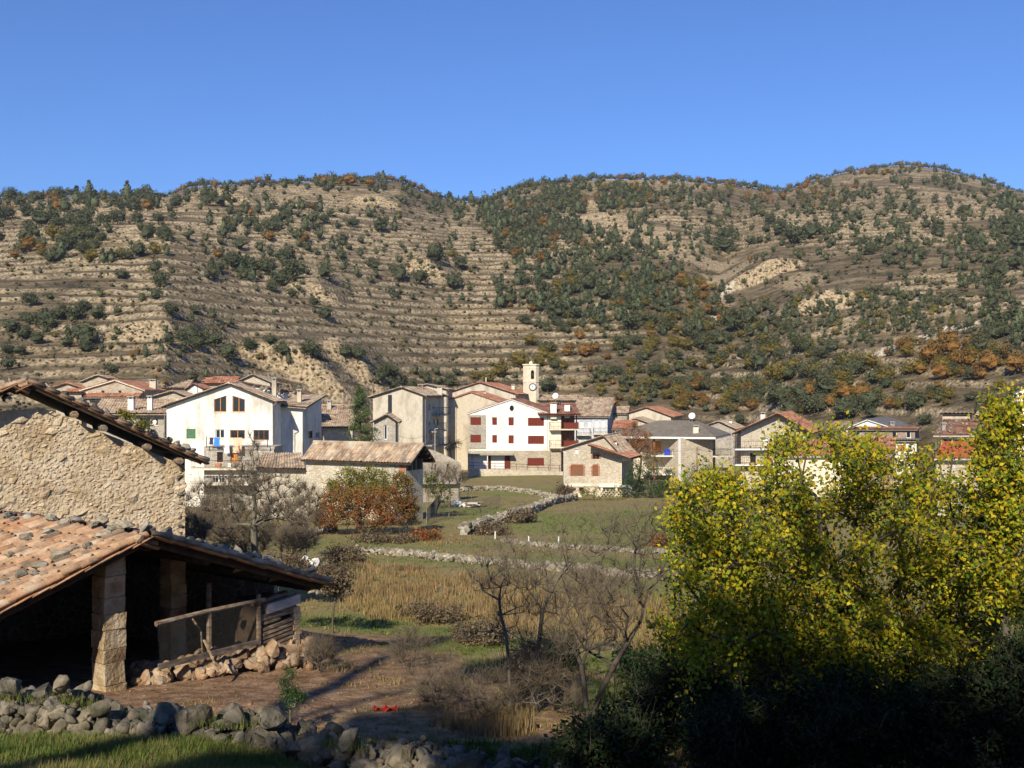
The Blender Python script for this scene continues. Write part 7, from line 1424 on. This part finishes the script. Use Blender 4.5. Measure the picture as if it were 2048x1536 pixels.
n = 15000; gx = rs.uniform(-30, 1100, n); gy = rs.uniform(1420, 1560, n); hp = hits(gx, gy); ok = ~np.isnan(hp[:, 0]) & (hp[:, 1] < np.interp(gx, wx, [p[1] for p in WP]) - .45); hp = hp[ok]; hb = .05 + .13 * vnoise(hp[:, 0] * 1.6, hp[:, 1] * 1.6, 8); sd_ = rs.rand(len(hp)) < .22 + .5 * vnoise(hp[:, 0] * .9, hp[:, 1] * .9, 9) ** 3; blades('bank_grass', hp[~sd_], hb[~sd_], 6, .005 * np.ones((~sd_).sum() * 6), rs, M_grass, .8); blades('bank_straw', hp[sd_], hb[sd_] * 1.1, 5, .004 * np.ones(sd_.sum() * 5), rs, M_straw, .8); tag(bpy.data.objects['bank_straw'], 'dry blades mixed in the grass of the bank', 'grass'); bpy.data.objects['bank_grass']['label'] = 'green grass on the bank in front of the stone wall'
for nm in ('straw_grass', 'meadow_grass', 'dry_grass', 'bank_grass'): bpy.data.objects[nm]['category'] = 'grass'
n = 1500; gx = rs.uniform(240, 1150, n); gy = rs.uniform(1290, 1450, n); hp = hits(gx, gy); ok = (blob(hp[:, 0], hp[:, 1], None, SOILS) > .4) & (hp[:, 1] < 27); hp = hp[ok]; s_ = .02 + .07 * rs.rand(len(hp)) ** 5
o = joined('soil_pebbles', R_field, [(p, rq(), (s, s, s * .7)) for p, s in zip(hp, s_)], mat('soil_pebble', [(.14, .085, .05), (.24, .17, .12)], 4, .3, rcols=TINT)); tag(o, 'pebbles and clods on the brown soil', 'pebbles', kind='stuff')
n = 3000; gx = rs.uniform(-100, 1900, n); yw = np.interp(gx, wx, [p[1] for p in WP]) + rs.uniform(-.5, .5, n); gzv = (HY - (np.interp(gx, wx, [p[2] for p in WP]) + 52)) / F * yw; wp_ = np.stack([(gx - 1024) / F * yw, yw, gzv], 1); kp = vnoise(wp_[:, 0] * 1.3, wp_[:, 1] * 1.3, 14) > .5
blades('wall_weeds', wp_[kp], np.full(kp.sum(), .16), 6, .005 * np.ones(kp.sum() * 6), rs, M_grass, .8); tag(bpy.data.objects['wall_weeds'], 'weeds growing out of the tumbled foreground wall', 'weeds')
# ------------------------------------------------------------------ trees behind the photographer, whose shade falls over the foreground
big = crown_proto('crown', 901, M_dkgreen, 'holm', 2600, .07)
for i, (x, y, w_, h_) in enumerate(((-2.6, -8, 8.5, 15.5), (2.6, -9, 9, 16.0), (7.5, -9, 9, 16.5), (12.5, -8, 9, 16.5), (17.5, -6, 9, 16.5), (21, -1, 9, 16.5))):  # last two oaks added to block sky light and deepen the foreground shade
    t_ = thing('shade_oak', ['evergreen oak behind the photographer, nearest the path', 'evergreen oak behind the photographer, second in the row', 'evergreen oak behind the photographer, third in the row', 'evergreen oak behind the photographer, fourth in the row', 'evergreen oak behind the photographer, fifth in the row', 'evergreen oak beside the photographer, far right end of the row'][i], 'tree', (x, y, -1.6), 'oaks behind the photographer'); c = place('crown', big, (x, y, -2.2), t_); c.scale = (w_, w_, h_ * .95); c.rotation_euler = (0, 0, i * 1.3); c = place('crown', big, (x + .3, y + .5, 3.3 + .35 * min(i, 3)), t_); c.scale = (w_ * 1.05, w_, h_ * .70); c.rotation_euler = (0, 0, 2 + i * 1.3); c = place('trunk', TR, (x, y, -1.6), t_); c.scale = (8, 8, 10)
t_ = thing('shade_pine', 'leaning pine behind the photographer casting the long trunk shadow', 'tree', (-10.9, -8, -1.6)); mb = MB(); mb.tube((-10.9, -8, -2), (-11.5, -8, 11), .42, .3, 9); mb.tube((-11.5, -8, 11), (-13.4, -8, 17.5), .3, .16, 8); mb.tube((-11.5, -8, 11.5), (-9.8, -8, 15), .12, .05, 6); mb.obj('trunk', M_barkd, t_)
for (x, z, s) in ((-13.6, 17.0, 2.6), (-15.0, 16.2, 2.2), (-12.2, 18, 2.2), (-9.8, 14.0, 2.8), (-8.0, 12.8, 2.2), (-9.5, 10.6, 2.8), (-6.9, 9.3, 2.6), (-12.4, 6.5, 3.0), (-9.4, 8.6, 2.8), (-14.6, 8.4, 2.6), (-8.2, 10.2, 2.4), (-16.8, 9.4, 2.2)): c = place('crown', big, (x, -8, z), t_); c.scale = (s, s, s * .8)  # crowns hanging clear of the trunk are added to dapple yard and wall

# ------------------------------------------------------------------ thin air haze
ZLOW = min(v[2] for v in bpy.data.objects['hillside'].bound_box) - 1
hz = bpy.data.materials.new('haze'); hz.use_nodes = True; t = hz.node_tree; t.nodes.remove(t.nodes['Principled BSDF']); pv = t.nodes.new('ShaderNodeVolumePrincipled'); pv.inputs['Density'].default_value = .00012; pv.inputs['Color'].default_value = (.86, .92, 1, 1); pv.inputs['Anisotropy'].default_value = .2
t.links.new(pv.outputs[0], t.nodes['Material Output'].inputs['Volume'])
fz = Fr((-1300, -80), (1, 0)); mb = MB(); mb.box(fz, 0, 2600, ZLOW, 176, -1090, 0); o = mb.obj('haze', hz); o['kind'] = 'stuff'; o['label'] = 'thin blue air over the valley'; o['category'] = 'haze'
